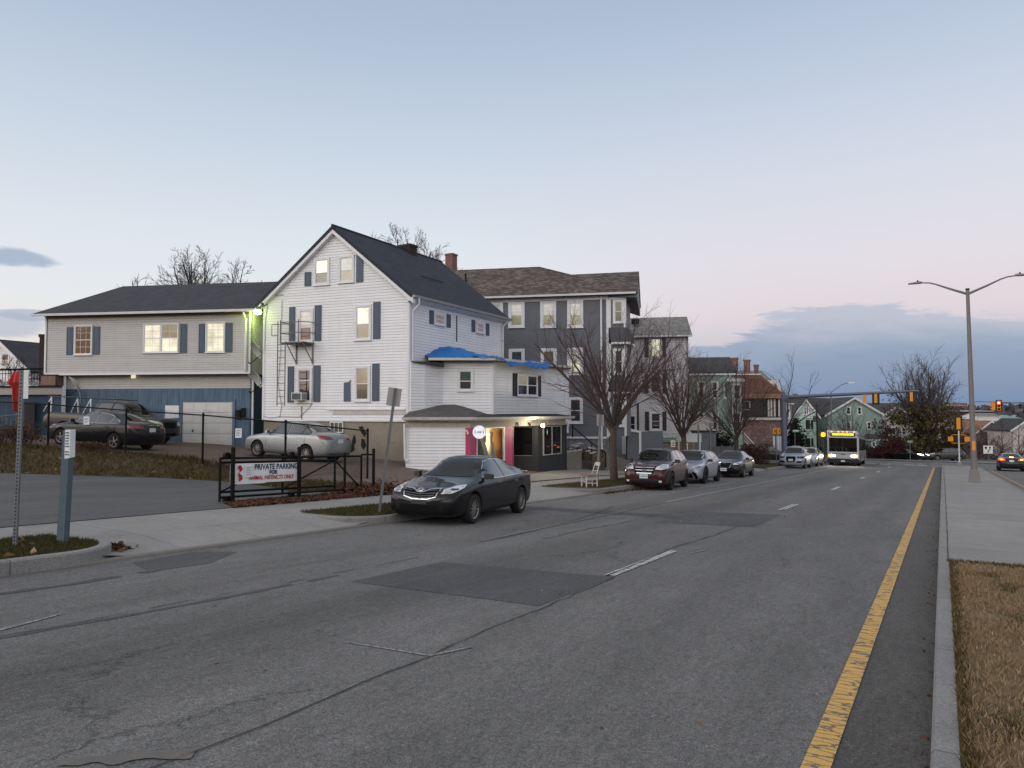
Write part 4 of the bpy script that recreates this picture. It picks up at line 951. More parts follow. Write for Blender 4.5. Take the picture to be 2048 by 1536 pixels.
for (x0, x1, y0, y1, mt) in ((-4.02, -3.87, 9.35, 12.1, 'white_paint'), (-3.97, -3.90, 21.3, 23.6, 'white_paint_new'), (-3.87, -3.80, 21.6, 23.8, 'white_paint_new')):
    sheet('lane_dash', [(x0, y0), (x1, y0), (x1, y1), (x0, y1)], .010, mt)
for yc in (33.6, 45.6, 57.2, 69.6, 105, 117): sheet('lane_dash', [(-3.98, yc-1.25), (-3.82, yc-1.25), (-3.82, yc+1.25), (-3.98, yc+1.25)], .010, 'white_paint_new')
for yc in (-10, 2, 14, 26, 38, 50, 62): sheet('lane_dash', [(6.6, yc-1.4), (6.75, yc-1.4), (6.75, yc+1.4), (6.6, yc+1.4)], .010, 'white_paint')
sheet('yellow_line', [(-.735, -20), (-.585, -20), (-.585, 73.5), (-.735, 73.5)], .010, 'yellow_paint')
sheet('yellow_line', [(3.25, -20), (3.38, -20), (3.38, 74), (3.25, 74)], .010, 'yellow_paint_faint')
sheet('edge_line', [(-7.27, 21.5), (-7.15, 21.5), (-7.25, 72), (-7.37, 72)], .010, 'white_paint_faint')
sheet('edge_line', [(-7.13, 11), (-7.07, 11), (-7.17, 21.5), (-7.23, 21.5)], .010, 'edge_faint')
sheet('parking_line', [(-8.32, 24), (-8.22, 24), (-8.22, 33.5), (-8.32, 33.5)], .010, 'white_paint_faint')
for a in (38, 45, 53, 61): sheet('parking_line', [(-8.42, a), (-8.32, a), (-8.32, a+5), (-8.42, a+5)], .010, 'white_paint_faint')
sheet('stop_line', [(-.95, 77.4), (-.2, 77.4), (-.2, 78.0), (-.95, 78.0)], .010, 'white_paint_new')
sheet('stop_line', [(3.5, 74.4), (12.6, 74.4), (12.6, 75.1), (3.5, 75.1)], .010, 'white_paint_new')
for xc in (-9.3, -8.0, -6.6, -5.3, -3.2, -2.2): sheet('crossing_mark', [(xc, 79.8), (xc+.9, 79.8), (xc+.9, 81.6), (xc, 81.6)], .010, 'white_paint_new')
for xc in (4.4, 6.2, 8.0, 9.8, 11.6): sheet('crossing_mark', [(xc, 79.2), (xc+.8, 79.2), (xc+.8, 82.0), (xc, 82.0)], .010, 'white_paint_new')
wobble('chalk_mark', [(-4.6, 4.96), (-3.78, 5.03)], .028, 'chalk_paint', .008, 12, .01); wobble('chalk_mark', [(-3.76, 5.03), (-3.6, 5.45)], .03, 'chalk_paint', .008, 13, .01)
wobble('chalk_mark', [(-3.62, 12.0), (-3.5, 12.6)], .03, 'chalk_paint', .008, 14, .01)
wobble('chalk_mark', [(-7.35, 3.1), (-7.6, 4.1)], .04, 'chalk_paint', .008, 15, .01)

wobble('tan_smear', [(-4.25, 2.3), (-3.72, 2.75)], .11, 'tan_smear', .008, 16, .03, .04)
wobble('chalk_mark', [(-9.2, 3.55), (-9.05, 3.9)], .03, 'chalk_paint', .008, 17, .01, .1)
sheet('kerb_bed', [(-10.8, -20), (-10.155, -20), (-10.155, 83), (-10.8, 83)], .004, 'old_concrete')
# left pavement: kerb level falls at the two drives
DRIVES = ((6.0, 11.75), (16.5, 23.3), (47.9, 50.9))
def kh(y):
    v = .15
    for a, b in DRIVES: v = min(v, .03+.12*(1-ss(a-.5, a, y)*(1-ss(b, b+.5, y))))
    return v
def SW(x, y):
    s_ = ss(0, 1.3, -10.25-x)
    return -G*y+kh(y)+(.15-kh(y))*s_+.02*max(0, min(1, (-11.1-x)/2.5))
drape('pavement', [(-13.62, -20), (-10.25, -20), (-10.25, 83), (-13.62, 83)], .0, 'sidewalk_concrete', .8, SW)
def kerb_run(pts, name='kerb', w=.16, top=None, down=.25, mat='kerb_granite', round_=.02):
    mb = MB(); L, R = [], []
    for i, p in enumerate(pts):
        a = pts[max(i-1, 0)]; b = pts[min(i+1, len(pts)-1)]; dx, dy = b[0]-a[0], b[1]-a[1]; l = math.hypot(dx, dy); nx, ny = -dy/l*w/2, dx/l*w/2
        zt = (top(p[0], p[1]) if top else -G*p[1]+.15); zb = -G*p[1]-down
        L.append([Vector((p[0]+nx, p[1]+ny, zb)), Vector((p[0]+nx, p[1]+ny, zt)), Vector((p[0]-nx*.75, p[1]-ny*.75, zt)), Vector((p[0]-nx, p[1]-ny, zt-.025)), Vector((p[0]-nx, p[1]-ny, zb))])
    for a, b in zip(L, L[1:]):
        for k in range(4): mb.face([a[k], b[k], b[k+1], a[k+1]])
    mb.face(L[0]); mb.face(L[-1][::-1])
    return struct(mb.build(name, mat))
ktop = lambda x, y: -G*y+kh(y)+.012
kerb_run([(-10.17, y) for y in (-20, -8, -2, 2, 5.2, 5.5)], top=lambda x, y: -G*y+.19)
def arc(cx, cy, r, a0, a1, n=10): return [(cx+r*math.cos(math.radians(a0+(a1-a0)*k/n)), cy+r*math.sin(math.radians(a0+(a1-a0)*k/n))) for k in range(n+1)]
kerb_run([(-10.17, 5.45)]+arc(-11.15, 5.5, .98, 0, 88, 10)+[(-11.45, 6.5)], top=lambda x, y: -G*y+.19-.05*ss(-10.9, -11.4, -(-x))*1)
kerb_run([(-10.17, y) for y in (5.6, 6.4, 7, 8, 9, 10, 11, 11.7, 12.1)], top=lambda x, y: -G*y+.032, mat='old_concrete')
kerb_run([(-11.7, 11.2), (-11.2, 11.25)]+[(x, y) for x, y in arc(-11.1, 12.15, .93, -90, 0, 8)]+[(-10.17, y) for y in (12.6, 13.5, 15, 16)], top=lambda x, y: -G*y+.16)
kerb_run([(-10.17, y) for y in (16.0, 17, 18, 19.5, 21, 22.3, 23.6)], top=lambda x, y: -G*y+.034, mat='old_concrete')
kerb_run([(-11.9, 22.6)]+[(x, y) for x, y in arc(-11.3, 23.75, 1.13, -90, 0, 8)]+[(-10.17, y) for y in (24.5, 27, 30, 35, 40, 46, 47.4)], top=lambda x, y: -G*y+.165)
kerb_run([(-10.17, y) for y in (47.4, 48, 50, 51)], top=lambda x, y: -G*y+.034, mat='old_concrete')
kerb_run([(-10.17, y) for y in (51, 52, 56, 62, 70, 78)]+arc(-14.2, 79, 4.03, 0, 88, 8), top=lambda x, y: -G*y+.165)
# planted verges between kerb and pavement
VERGES = [[(-12.1, -20), (-10.24, -20), (-10.24, 5.45)]+arc(-11.15, 5.5, .90, 4, 84, 8)+[(-11.5, 6.35), (-12.1, 6.3)],
          [(-11.9, 11.3), (-11.2, 11.35)]+arc(-11.1, 12.15, .84, -84, 0, 6)+[(-10.25, 16), (-11.7, 16.1)],
          [(-12.2, 22.75), (-11.4, 22.72)]+arc(-11.3, 23.75, 1.04, -80, 0, 6)+[(-10.25, 47.2), (-12.2, 47.2)],
          [(-12.2, 51.3), (-10.25, 51.3), (-10.25, 76), (-12.2, 76)]]
def VZ(x, y): return max(SW(x, y), -G*y+.15)
for i, v in enumerate(VERGES): drape('verge', v, .022, 'soil_grass', .6, VZ)
def inpoly(x, y, P):
    c = False; j = len(P)-1
    for i in range(len(P)):
        if (P[i][1] > y) != (P[j][1] > y) and x < (P[j][0]-P[i][0])*(y-P[i][1])/(P[j][1]-P[i][1])+P[i][0]: c = not c
        j = i
    return c
def scatter(P, n, zf, rnd, zo=0):
    xs = [p[0] for p in P]; ys = [p[1] for p in P]; out = []
    while len(out) < n:
        x, y = rnd.uniform(min(xs), max(xs)), rnd.uniform(min(ys), max(ys))
        if inpoly(x, y, P): out.append((x, y, zf(x, y)+zo))
    return out
rnd = random.Random(5)
vp = [p for p in VERGES[0]]; vp[0] = (-12.1, 1.5); vp[1] = (-10.24, 1.5)
pts = scatter(vp, 26000, VZ, rnd, .02)+scatter(VERGES[1], 12000, VZ, rnd, .02)+scatter([(-12.2, 22.75), (-10.3, 23.5), (-10.25, 34), (-12.2, 34)], 14000, VZ, rnd, .02)+scatter(VERGES[3], 6000, VZ, rnd, .02)
tag(blades('verge_grass', pts, 'verge_grass', (.025, .07), .006, .8, 2), kind='stuff')

# the parking lots: low one by the street, grassy bank, raised one by the houses
def RD(r, d): return rd2xy(r, d)
bank_lo = [RD(-6.2, 20.6), RD(-7.4, 22.4), RD(-9.2, 24.0), RD(-12, 24.8), RD(-18, 25.0), RD(-26, 25.1), RD(-36, 25.1)]
bank_hi = [RD(-6.4, 23.4), RD(-8.2, 25.4), RD(-12, 26.8), RD(-18, 27.4), RD(-26, 27.8), RD(-36, 28)]
drape('lower_lot', [(-13.6, -12), (-13.6, 11.0), (-14.4, 12.6), (-14.2, 16.2)]+bank_lo+[(-60, -12)], .012, 'lot_asphalt', .8)
drape('grass_bank', bank_lo[::-1]+[(-14.2, 16.2), (-13.62, 17.6), (-14.9, 18.3), (-16.5, 18.6)]+bank_hi, .02, 'soil_grass', .5)
drape('upper_lot', [(-13.6, 17.3), (-14.9, 18.2), (-16.5, 18.5)]+bank_hi+[(-60, 61), (-13.6, 61)], .012, 'mud_drive', .8)
drape('leaf_bed', [(-13.62, 11.0), (-14.35, 11.6), (-14.5, 14), (-14.3, 17.0), (-13.6, 17.6)], .03, 'leafy_soil', .4)
drape('forecourt', [(-13.58, 20.5), (-13.58, 36.5), (-17.2, 36.5), (-16.0, 29), (-15.7, 22.5)], .03, 'apron_concrete', .8)
P = scatter([(-13.5, 10.9), (-14.5, 11.4), (-14.6, 14), (-14.4, 17.4), (-13.45, 17.9)], 3400, T, rnd, .035)
P2 = []
for _ in range(1900):
    t = rnd.random(); P2.append((-14.15+rnd.gauss(0, .28), 15.0+2.6*t+rnd.gauss(0, .1), 0))
P += [(x, y, T(x, y)+abs(rnd.gauss(0, .13))) for x, y, _ in P2]
for _ in range(420):                                     # drifts in the gutter by the drive mouths
    x, y = rnd.choice(((-10.75, 6.5), (-9.95, 24.0), (-9.9, 26.5), (-9.9, 39.5)));  x += rnd.gauss(0, .10); y += rnd.gauss(0, .55 if y > 7 else .12); P.append((x, y, max(SW(x, y) if x < -10.2 else -G*y, -G*y)+.02+abs(rnd.gauss(0, .01))))
tag(leaves('fallen_leaves', P, 'leaf_litter', .05, .5, 3), kind='stuff')
bankP = bank_lo[::-1]+[(-14.2, 16.2), (-14.9, 18.3)]+bank_hi
P = scatter(bankP, 30000, T, rnd, .015)
tag(blades('bank_weeds', P, 'weed', (.05, .22), .012, 1.0, 4), kind='stuff')
P = scatter(bankP, 1500, T, rnd, .05)+scatter([(-12, .5), (-10.3, .5), (-10.3, 6), (-12, 6)], 60, VZ, rnd, .05)
tag(leaves('bank_leaves', P, 'leaf_tan', .06, .5, 6), kind='stuff')

# the median under the camera
MW = 2.75
def MZ(x, y): return -G*y+.15
sheet('median', [(.04, 12.65), (MW-.14, 12.9), (MW-.14, 75.0), (.04, 75.0)], .15, 'median_concrete')
sheet('median_soil', [(.04, -20), (MW-.14, -20), (MW-.14, 12.9), (.04, 12.65)], .14, 'dry_soil')
for a, b in ((-20, 76),):
    ys = [a+(b-a)*k/40 for k in range(41)]
    kerb_run([(-.02, y) for y in ys[::-1]], w=.14, top=lambda x, y: -G*y+.155); kerb_run([(MW-.07, y) for y in ys], w=.14, top=lambda x, y: -G*y+.155)
kerb_run([(-.02, 75.9), (.3, 76.3), (1.3, 76.6), (2.4, 76.3), (MW-.07, 75.9)], w=.14, top=lambda x, y: -G*y+.155)
sheet('median', [(.04, 75.0), (MW-.14, 75.0), (2.4, 76.2), (1.3, 76.5), (.3, 76.2)], .15, 'median_concrete')
wobble('median_joint', [(.045, 12.7), (.05, 20), (.06, 40), (.05, 74)], .016, 'crack_seal', .156, 21, .006, .5)
from mathutils import noise as mnoise
P = [p for p in scatter([(.06, 2.2), (MW-.1, 2.2), (MW-.1, 12.95), (.06, 12.72)], 110000, MZ, rnd, 0) if mnoise.noise(Vector((p[0]*2.4, p[1]*2.4, 0)))+.5*mnoise.noise(Vector((p[0]*9, p[1]*9, 3))) > rnd.uniform(-.75, .35)]
tag(blades('dry_lawn', P, 'dry_grass', (.015, .05), .005, 1.3, 9), kind='stuff')
GC = [(rnd.uniform(.1, MW-.15), rnd.uniform(2.5, 12.6)) for _ in range(34)]
P = [(x+rnd.gauss(0, .02), 12.7+(x*.09)+rnd.gauss(0, .06), -G*12.7+.15) for x in [rnd.uniform(.04, MW-.1) for _ in range(2500)]]+[(.06+abs(rnd.gauss(0, .04)), yy, -G*yy+.15) for yy in [rnd.uniform(2.5, 12.7) for _ in range(3500)]]
PG = [(x+rnd.gauss(0, .10), y+rnd.gauss(0, .16), -G*y+.15) for x, y in [rnd.choice(GC) for _ in range(9000)] ]
PG = [p for p in PG if .06 < p[0] < MW-.1 and p[1] < 12.7]
tag(blades('lawn_green', PG, 'verge_grass', (.02, .05), .005, 1.0, 19), kind='stuff')
tag(blades('lawn_edge', P, 'weed', (.02, .06), .006, 1.0, 10), kind='stuff')
# right-hand pavement and far corner pavements
drape('pavement', [(13, -40), (16, -40), (16, 82), (13, 82)], .16, 'sidewalk_concrete', 6, lambda x, y: -G*y); kerb_run([(13.05, y) for y in range(-40, 83, 6)], top=lambda x, y: -G*y+.16)
drape('pavement', [(-60, 99.2), (13, 99.2), (13, 102), (-60, 102)], .14, 'sidewalk_concrete', 6, lambda x, y: -G*y)
drape('pavement', [(-60, 80.5), (-13.6, 80.5), (-13.6, 83.6), (-60, 83.6)], .14, 'sidewalk_concrete', 6, lambda x, y: -G*y)
# small dry leaves and grit along the median gutter
P = [(-.10-abs(rnd.gauss(0, .1)), yy, -G*yy+.012) for yy in [rnd.uniform(3, 40) for _ in range(170)]]
tag(leaves('gutter_litter', P, 'leaf_litter', .018, .3, 12), kind='stuff')
P = [(rnd.uniform(-9, -1), yy, -G*yy+.008) for yy in [rnd.uniform(3, 26) for _ in range(90)]]
tag(leaves('road_litter', P, 'leaf_tan', .022, .2, 13), kind='stuff')
# ================================================================ houses
def cf(r, d, h): x, y = rd2xy(r, d); return Vector((x, y, h))
def pd(px, d): return ((px-1024)/FPX*d, d)                      # the camera-frame point at image column px and depth d
def hy(py, d): return CAMH+(824-py)/FPX*d                        # height of image row py at depth d
def roof_plane(mb, pts, th=.12, m=0): return mb.slab(pts, th, m)
def gutter(root, a, b, name='gutter', r=.06, mat='trim_white'):
    a, b = Vector(a), Vector(b); d = (b-a).normalized(); n = Vector((d.y, -d.x, 0)).normalized()
    m = MB(); q = [(-.0, 0), (.11, 0), (.13, .11), (-.0, .11)]
    lo = [a+n*x+Vector((0, 0, z_-.11)) for x, z_ in q]; hi = [b+n*x+Vector((0, 0, z_-.11)) for x, z_ in q]
    return m.hexa(lo, hi).build(name, mat, root)
def wall(root, a, b, z0, z1, mat, name='wall', th=.16, gable=None, F=None):
    """wall panel between camera-frame ground points a -> b (left to right seen from outside); gable: extra outline points (x along, z)"""
    pa, pb = cf(*a, 0), cf(*b, 0); d = pb-pa; L = d.length; ang = math.atan2(d.y, d.x)
    f = Face(root, (pa.x, pa.y, 0), ang); m = f.mb()
    out = [(0, z0), (L, z0)]+([(L, z1)]+gable+[(0, z1)] if gable else [(L, z1), (0, z1)])
    m.hexa([(x, 0, z_) for x, z_ in out], [(x, th, z_) for x, z_ in out])
    m.build(name, mat, root); return f, L

# ---- white three-storey house with the gable towards us
C1 = (-4.5, 32.0); A_ = math.radians(21.8); B_ = math.radians(27.1)
CL = (C1[0]-7.98*math.cos(A_), C1[1]+7.98*math.sin(A_)); CR = (C1[0]+8.75*math.sin(B_), C1[1]+8.75*math.cos(B_)); CB = (CL[0]+8.75*math.sin(B_), CL[1]+8.75*math.cos(B_))
o = cf(*C1, 0); o.z = T(o.x, o.y)
wh = thing('gabled_house', 'three-storey white clapboard house with blue shutters, steep black roof and fire escape on its gable', 'house', o)
EV, PK, FZ = 7.08, 10.30, hy(841, 32.3)
fw, Lw = wall(wh, CL, C1, FZ, EV, 'siding_white', gable=[(7.98*.51, PK-.05)])
fs, Ls = wall(wh, C1, CR, FZ, EV, 'siding_white_side'); wall(wh, CR, CB, FZ, EV, 'siding_white_side', gable=[(7.98*.49, PK-.05)]); wall(wh, CB, CL, FZ, EV, 'siding_white_side')
# foundation, a little inside the siding
def inset(p, q, t): return (p[0]+(q[0]-p[0])*t, p[1]+(q[1]-p[1])*t)
wall(wh, inset(CL, CR, .006), inset(C1, CB, .006), -2.2, FZ-.002, 'foundation_concrete', 'foundation'); wall(wh, inset(C1, CB, .006), inset(CR, CL, .006), -2.6, FZ-.002, 'foundation_concrete', 'foundation')
# corner boards and base trim
for f, L in ((fw, Lw), (fs, Ls)):
    m = f.mb(); m.box((-.012 if f is fs else 0, -.03, FZ-.04), (.11, .0, EV)); m.box((L-.11, -.03, FZ-.04), (L+.0, .0, EV)); m.box((.11, -.025, FZ-.05), (L-.11, .0, FZ+.03)); m.build('corner_board', 'trim_white', wh)
def WH(x, z_, out=0): return wh.matrix_world.inverted() @ (fw.W @ Vector((x, -out, z_)))
dirB = Vector((0, 0, 0)); b0 = cf(*C1, 0); b1 = cf(*CR, 0); dirB = (b1-b0).normalized(); a0 = cf(*CL, 0); dirA = (b0-a0).normalized()
iw = wh.matrix_world.inverted()
def whp(s, t, z_): return iw @ (a0+dirA*s+dirB*t+Vector((0, 0, z_)))   # s along the gable wall, t back along the side
sl = (PK-EV)/(7.98*.5); ov = .32; mid = 7.98*.51; t0, t1 = -.24, 9.05
m = MB(); m.slab([whp(mid, t0, PK+.10), whp(7.98+ov, t0, EV-ov*sl+.12), whp(7.98+ov, t1, EV-ov*sl+.12), whp(mid, t1, PK+.10)], .14)
m.slab([whp(mid, t0, PK+.10), whp(-ov, t0, EV-ov*sl+.12), whp(-ov, t1, EV-ov*sl+.12), whp(mid, t1, PK+.10)], .14)
m.tube(whp(mid, t0, PK+.10), whp(mid, t1, PK+.10), .07, n=6)
rf = m.build('roof', 'roof_blue_black', wh)
m = MB(); m.hexa([whp(6.6, 3.0, 7.7+.72), whp(6.63, 3.0, 7.7+.70), whp(6.63, 5.0, 8.40), whp(6.6, 5.0, 8.42)], [whp(6.6, 3.0, 8.46), whp(6.63, 3.0, 8.44), whp(6.63, 5.0, 8.44), whp(6.6, 5.0, 8.46)]); m.build('roof_vent', 'black_matte', rf)
m = MB()   # rake boards on the gable
for s0, s1 in ((mid, 7.98+ov), (mid, -ov)):
    z0_, z1_ = PK+.0, EV-ov*sl+.02
    m.hexa([whp(s0, t0+.02, z0_-.26), whp(s1, t0+.02, z1_-.26), whp(s1, t0+.02, z1_-.02), whp(s0, t0+.02, z0_-.02)], [whp(s0, -.02, z0_-.26), whp(s1, -.02, z1_-.26), whp(s1, -.02, z1_-.02), whp(s0, -.02, z0_-.02)])
m.build('rake_board', 'trim_white', wh)
m = MB(); m.hexa([whp(7.985, t0+.03, EV-.42), whp(7.98+ov+.0, t0+.03, EV-.30), whp(7.98+ov, t1-.05, EV-.30), whp(7.985, t1-.05, EV-.42)], [whp(7.985, t0+.03, EV-.13), whp(7.98+ov, t0+.03, EV-.16), whp(7.98+ov, t1-.05, EV-.16), whp(7.985, t1-.05, EV-.13)]); m.build('soffit', 'trim_white', wh)
gutter(wh, whp(7.98+ov+.01, t1-.02, EV-.14), whp(7.98+ov+.01, t0-.02, EV-.14), mat='gutter_grey') if False else gutter(wh, whp(7.98+ov+.005, t0-.02, EV-.14), whp(7.98+ov+.005, t1, EV-.14), mat='gutter_grey')
m = MB(); m.path([whp(8.42, .05, EV-.25), whp(8.40, .12, EV-.5), whp(8.06, .14, EV-.8), whp(8.06, .14, FZ+.1)], .045, 8); m.build('downspout', 'trim_white', wh)
m = MB(); m.path([whp(8.36, 8.7, EV-.25), whp(8.08, 8.6, EV-.6), whp(8.08, 8.6, FZ+.3)], .045, 8); m.build('downspout', 'trim_white', wh)
m = MB(); m.box((-.36, -.3, 0), (.36, .3, 1.12)); m.box((-.40, -.34, 1.12), (.40, .34, 1.24)); ch = m.build('chimney', 'soot_brick', rf, loc=whp(mid, 5.75, PK-.85))
# windows and shutters by their place on the gable
K = dict(casing=.10)
pwin(fw, 632, 656, 520, 567, panes=('pane_curtain', 'pane_sky_glow'), split=.45, label=None, **K)
pwin(fw, 681, 705, 515, 562, panes=('pane_lace', 'pane_shade'), split=.45, **K)
pwin(fw, 601, 623, 622, 681, panes=('pane_red', 'pane_shade'), split=.44, **K)
pwin(fw, 714, 739, 614, 677, panes=('pane_lace', 'pane_sky_glow'), split=.46, **K)
pwin(fw, 598, 621, 740, 802, panes=('pane_dark', 'pane_dark'), split=.66, **K)
pwin(fw, 713, 737, 736, 799, panes=('pane_curtain', 'pane_lace'), split=.5, **K)
pshut(fw, 610, 622.5, 544, 572, panels=1, label='short blue shutter cut down to half height')
x0 = fw.px(713, 560)[0]; x1 = fw.px(726.5, 560)[0]; zb = fw.px(720, 564.5)[1]; zt = fw.px(714, 505)[1]; zr = fw.px(726, 514)[1]
shutter(fw, x0, x1, zb, zt, cut=[(x0, zb), (x1, zb), (x1, zr), (x0, zt)], label='blue shutter with its top cut to the slope of the gable')
pshut(fw, 579, 590.5, 614, 682); pshut(fw, 630, 643, 611, 682); pshut(fw, 747, 761, 604, 678)
pshut(fw, 576, 588, 733, 805); pshut(fw, 628, 641, 731, 804); pshut(fw, 745, 759, 727, 802)
x0 = fw.px(688, 800)[0]; x1 = fw.px(701.5, 800)[0]; zb = fw.px(695, 803)[1]; zt = fw.px(695, 763)[1]
shutter(fw, x0, x1, zb, zt, cut=[(x0, zb), (x1, zb), (x1-.02, zt-.1), (x1, zt+.08), (x1-.1, zt-.02), (x0, zt-.05)], label='broken blue shutter with a ragged top')
# long mended board low on the gable
x0, z0_ = fw.px(666, 820); x1, _ = fw.px(811, 820); m = fw.mb(); m.box((x0, -.02, z0_-.22), (x1, -.002, z0_)); m.build('patched_board', 'trim_old', wh)
m = fw.mb(); m.box((x0-.35, -.06, z0_+.0), (x1, -.002, z0_+.06)); m.build('ledge', 'trim_white', wh)
x0, z0_ = fw.px(599, 808); m = fw.mb(); m.box((x0-.02+.12, -.006, z0_-.75), (x0+.17, -.001, z0_-.1)); m.build('rust_streak', 'rust', wh)
m = fw.mb(); zz = fw.px(560, 840)[1]; pts = []
for i, (a, b) in enumerate(((565, 600), (563, 660), (562, 700), (557, 770), (564, 812), (560, 836))): x, z_ = fw.px(a, b); pts.append((x, -.03, z_))
m.path(pts, .012, 5); pts = [(*[fw.px(a, b)[0]], -.03, fw.px(a, b)[1]) for a, b in ((627, 680), (627, 790), (622, 812), (600, 834), (560, 833), (540, 836), (528, 832))]; m.path(pts, .012, 5)
pts = [(*[fw.px(a, b)[0]], -.03, fw.px(a, b)[1]) for a, b in ((530, 700), (532, 640), (537, 600), (548, 592), (568, 590))]; m.path(pts, .010, 5); m.build('cable', 'plastic_grey', wh)
# side wall: two small windows with dark shutters, a strip
for a, b, c_, d_ in ((871, 887, 631, 648), (954, 966, 648, 664)):
    pwin(fs, a, b, c_, d_, panes=('pane_pink', 'pane_pink'), casing=.08)
for a, b, c_, d_ in ((858.5, 866.5, 621, 648), (893, 900.5, 629, 655), (943, 949.5, 640, 664), (971.5, 977.5, 647, 671)): pshut(fs, a, b, c_, d_)
x, z0_ = fs.px(913, 631); x2, z1_ = fs.px(913, 683); m = fs.mb(); m.box((x-.03, -.03, z1_), (x+.03, -.001, z0_)); m.build('cable_strip', 'shutter_black', wh)
# basement window in the foundation
x0 = fw.px(660, 860)[0]; x1 = fw.px(686, 860)[0]; 
bw_, _ = fw, 0
m = fw.mb(); zt = FZ-.06; zb = hy(866, 33); m.box((x0, -.02, zb), (x1, .1, zt)); bwn = m.build('window', 'trim_white', wh); m = fw.mb()
for k in range(3): m.box((x0+.04+k*(x1-x0-.04)/3, -.028, zb+.05), (x0+(k+1)*(x1-x0-.04)/3, -.019, zt-.05))
m.build('pane', 'pane_curtain', bwn)
for blot in (((716, 854), (724, 852), (728, 862), (732, 866), (728, 874), (722, 866)), ((706, 872), (709, 870), (711, 884), (707, 890), (702, 884)), ((722, 878), (728, 878), (731, 892), (726, 900), (721, 892)), ((698, 888), (706, 886), (708, 900), (700, 905))):
    F0 = [(fw.px(a_, b_)) for a_, b_ in blot]; m = fw.mb(); m.hexa([(x_, .030, z_) for x_, z_ in F0], [(x_, .044, z_) for x_, z_ in F0]); m.build('black_smear', 'black_matte', wh)
# fire escape
fe = thing('fire_escape', 'grey steel fire escape with balcony and drop ladder on the white gable', 'fire escape', iw.inverted() @ whp(1.2, -.5, hy(690, 34)))
fi = fe.matrix_world.inverted()
def fp(px, py, out): 
    x, z_ = fw.px(px, py); return fi @ (fw.W @ Vector((x, -out, z_)))
zp = fw.px(600, 688)[1]; xa = fw.px(574, 690)[0]+.22; xb = fw.px(628, 690)[0]-.0; D = .75
def fq(x, out, z_): return fi @ (fw.W @ Vector((x, -out, z_)))
m = MB()
for k in range(9): 
    y_ = .05+D*k/9; m.hexa([fq(xa, y_, zp), fq(xb, y_, zp), fq(xb, y_+.05, zp), fq(xa, y_+.05, zp)], [fq(xa, y_, zp+.03), fq(xb, y_, zp+.03), fq(xb, y_+.05, zp+.03), fq(xa, y_+.05, zp+.03)])
m.tube(fq(xa, D, zp), fq(xb, D, zp), .035, n=6); m.tube(fq(xa, .02, zp), fq(xa, D, zp), .035, n=6); m.tube(fq(xb, .02, zp), fq(xb, D, zp), .035, n=6); m.build('platform', 'escape_metal', fe)
m = MB()
for zz in (.45, .95):
    m.tube(fq(xa, D, zp+zz), fq(xb-.25, D, zp+zz), .022, n=6); m.tube(fq(xa, .02, zp+zz), fq(xa, D, zp+zz), .022, n=6); m.tube(fq(xb-.25, D, zp+zz), fq(xb+.05, .02, zp+zz+.03), .022, n=6)
for x in (xa, xa+.55, xb-.3): m.tube(fq(x, D, zp), fq(x, D, zp+1.05), .025, n=6)
m.build('railing', 'escape_metal', fe)
for x in (xa+.35, xb-.05): m = MB(); m.tube(fq(x, .03, zp-.02), fq(x, .03, zp-.95), .035, n=6); m.tube(fq(x, D, zp-.02), fq(x, .03, zp-.90), .025, n=6); m.build('bracket', 'escape_metal', fe)
m = MB(); xl0 = xa-.1; xl1 = xa+.33; zl = fw.px(568, 812)[1]
for x in (xl0, xl1): m.tube(fq(x, D+.05, zp+1.0 if x == xl0 else zp+.05), fq(x, D+.05, zl), .025, n=6)
k = zl+.12
while k < zp: m.tube(fq(xl0, D+.05, k), fq(xl1, D+.05, k), .016, n=5); k += .30
m.build('ladder', 'escape_metal', fe)
m = MB(); m.tube(fq(xl0, D+.05, zp+.85), fq(xl0-.6, .5, zp+.90), .022, n=5); m.tube(fq(xl0, D+.05, zp+.35), fq(xl0-.6, .5, zp+.38), .022, n=5); m.tube(fq(xl0-.6, .5, zp+.90), fq(xl0-.6, .5, zp+.38), .018, n=5); m.tube(fq(xl0-.6, .5, zp+.90), fq(xa, .03, zp+.95), .018, n=5); m.build('gate_bar', 'escape_metal', fe)
# air conditioner in the lower left window
ax0, az0 = fw.px(594, 801); ax1, az1 = fw.px(611, 786)
ac = thing('air_conditioner', 'cream air conditioner sticking out of the lower window by the ladder', 'air conditioner', fw.W @ Vector((ax0, -.4, az0)))
ai = ac.matrix_world.inverted() @ fw.W
m = MB(ai); m.box((ax0, -.42, az0), (ax1+.1, .0, az1+.02)); m.build('case', 'ac_cream', ac)
m = MB(ai); m.box((ax0+.05, -.43, az0+.04), (ax1+.05, -.419, az1-.03)); m.build('grille', 'galv_dark', ac); m = MB(ai)
for k in range(7): m.box((ax1+.099, -.38+k*.05, az0+.05), (ax1+.105, -.36+k*.05, az1-.04))
m.build('side_vent', 'galv_dark', ac)

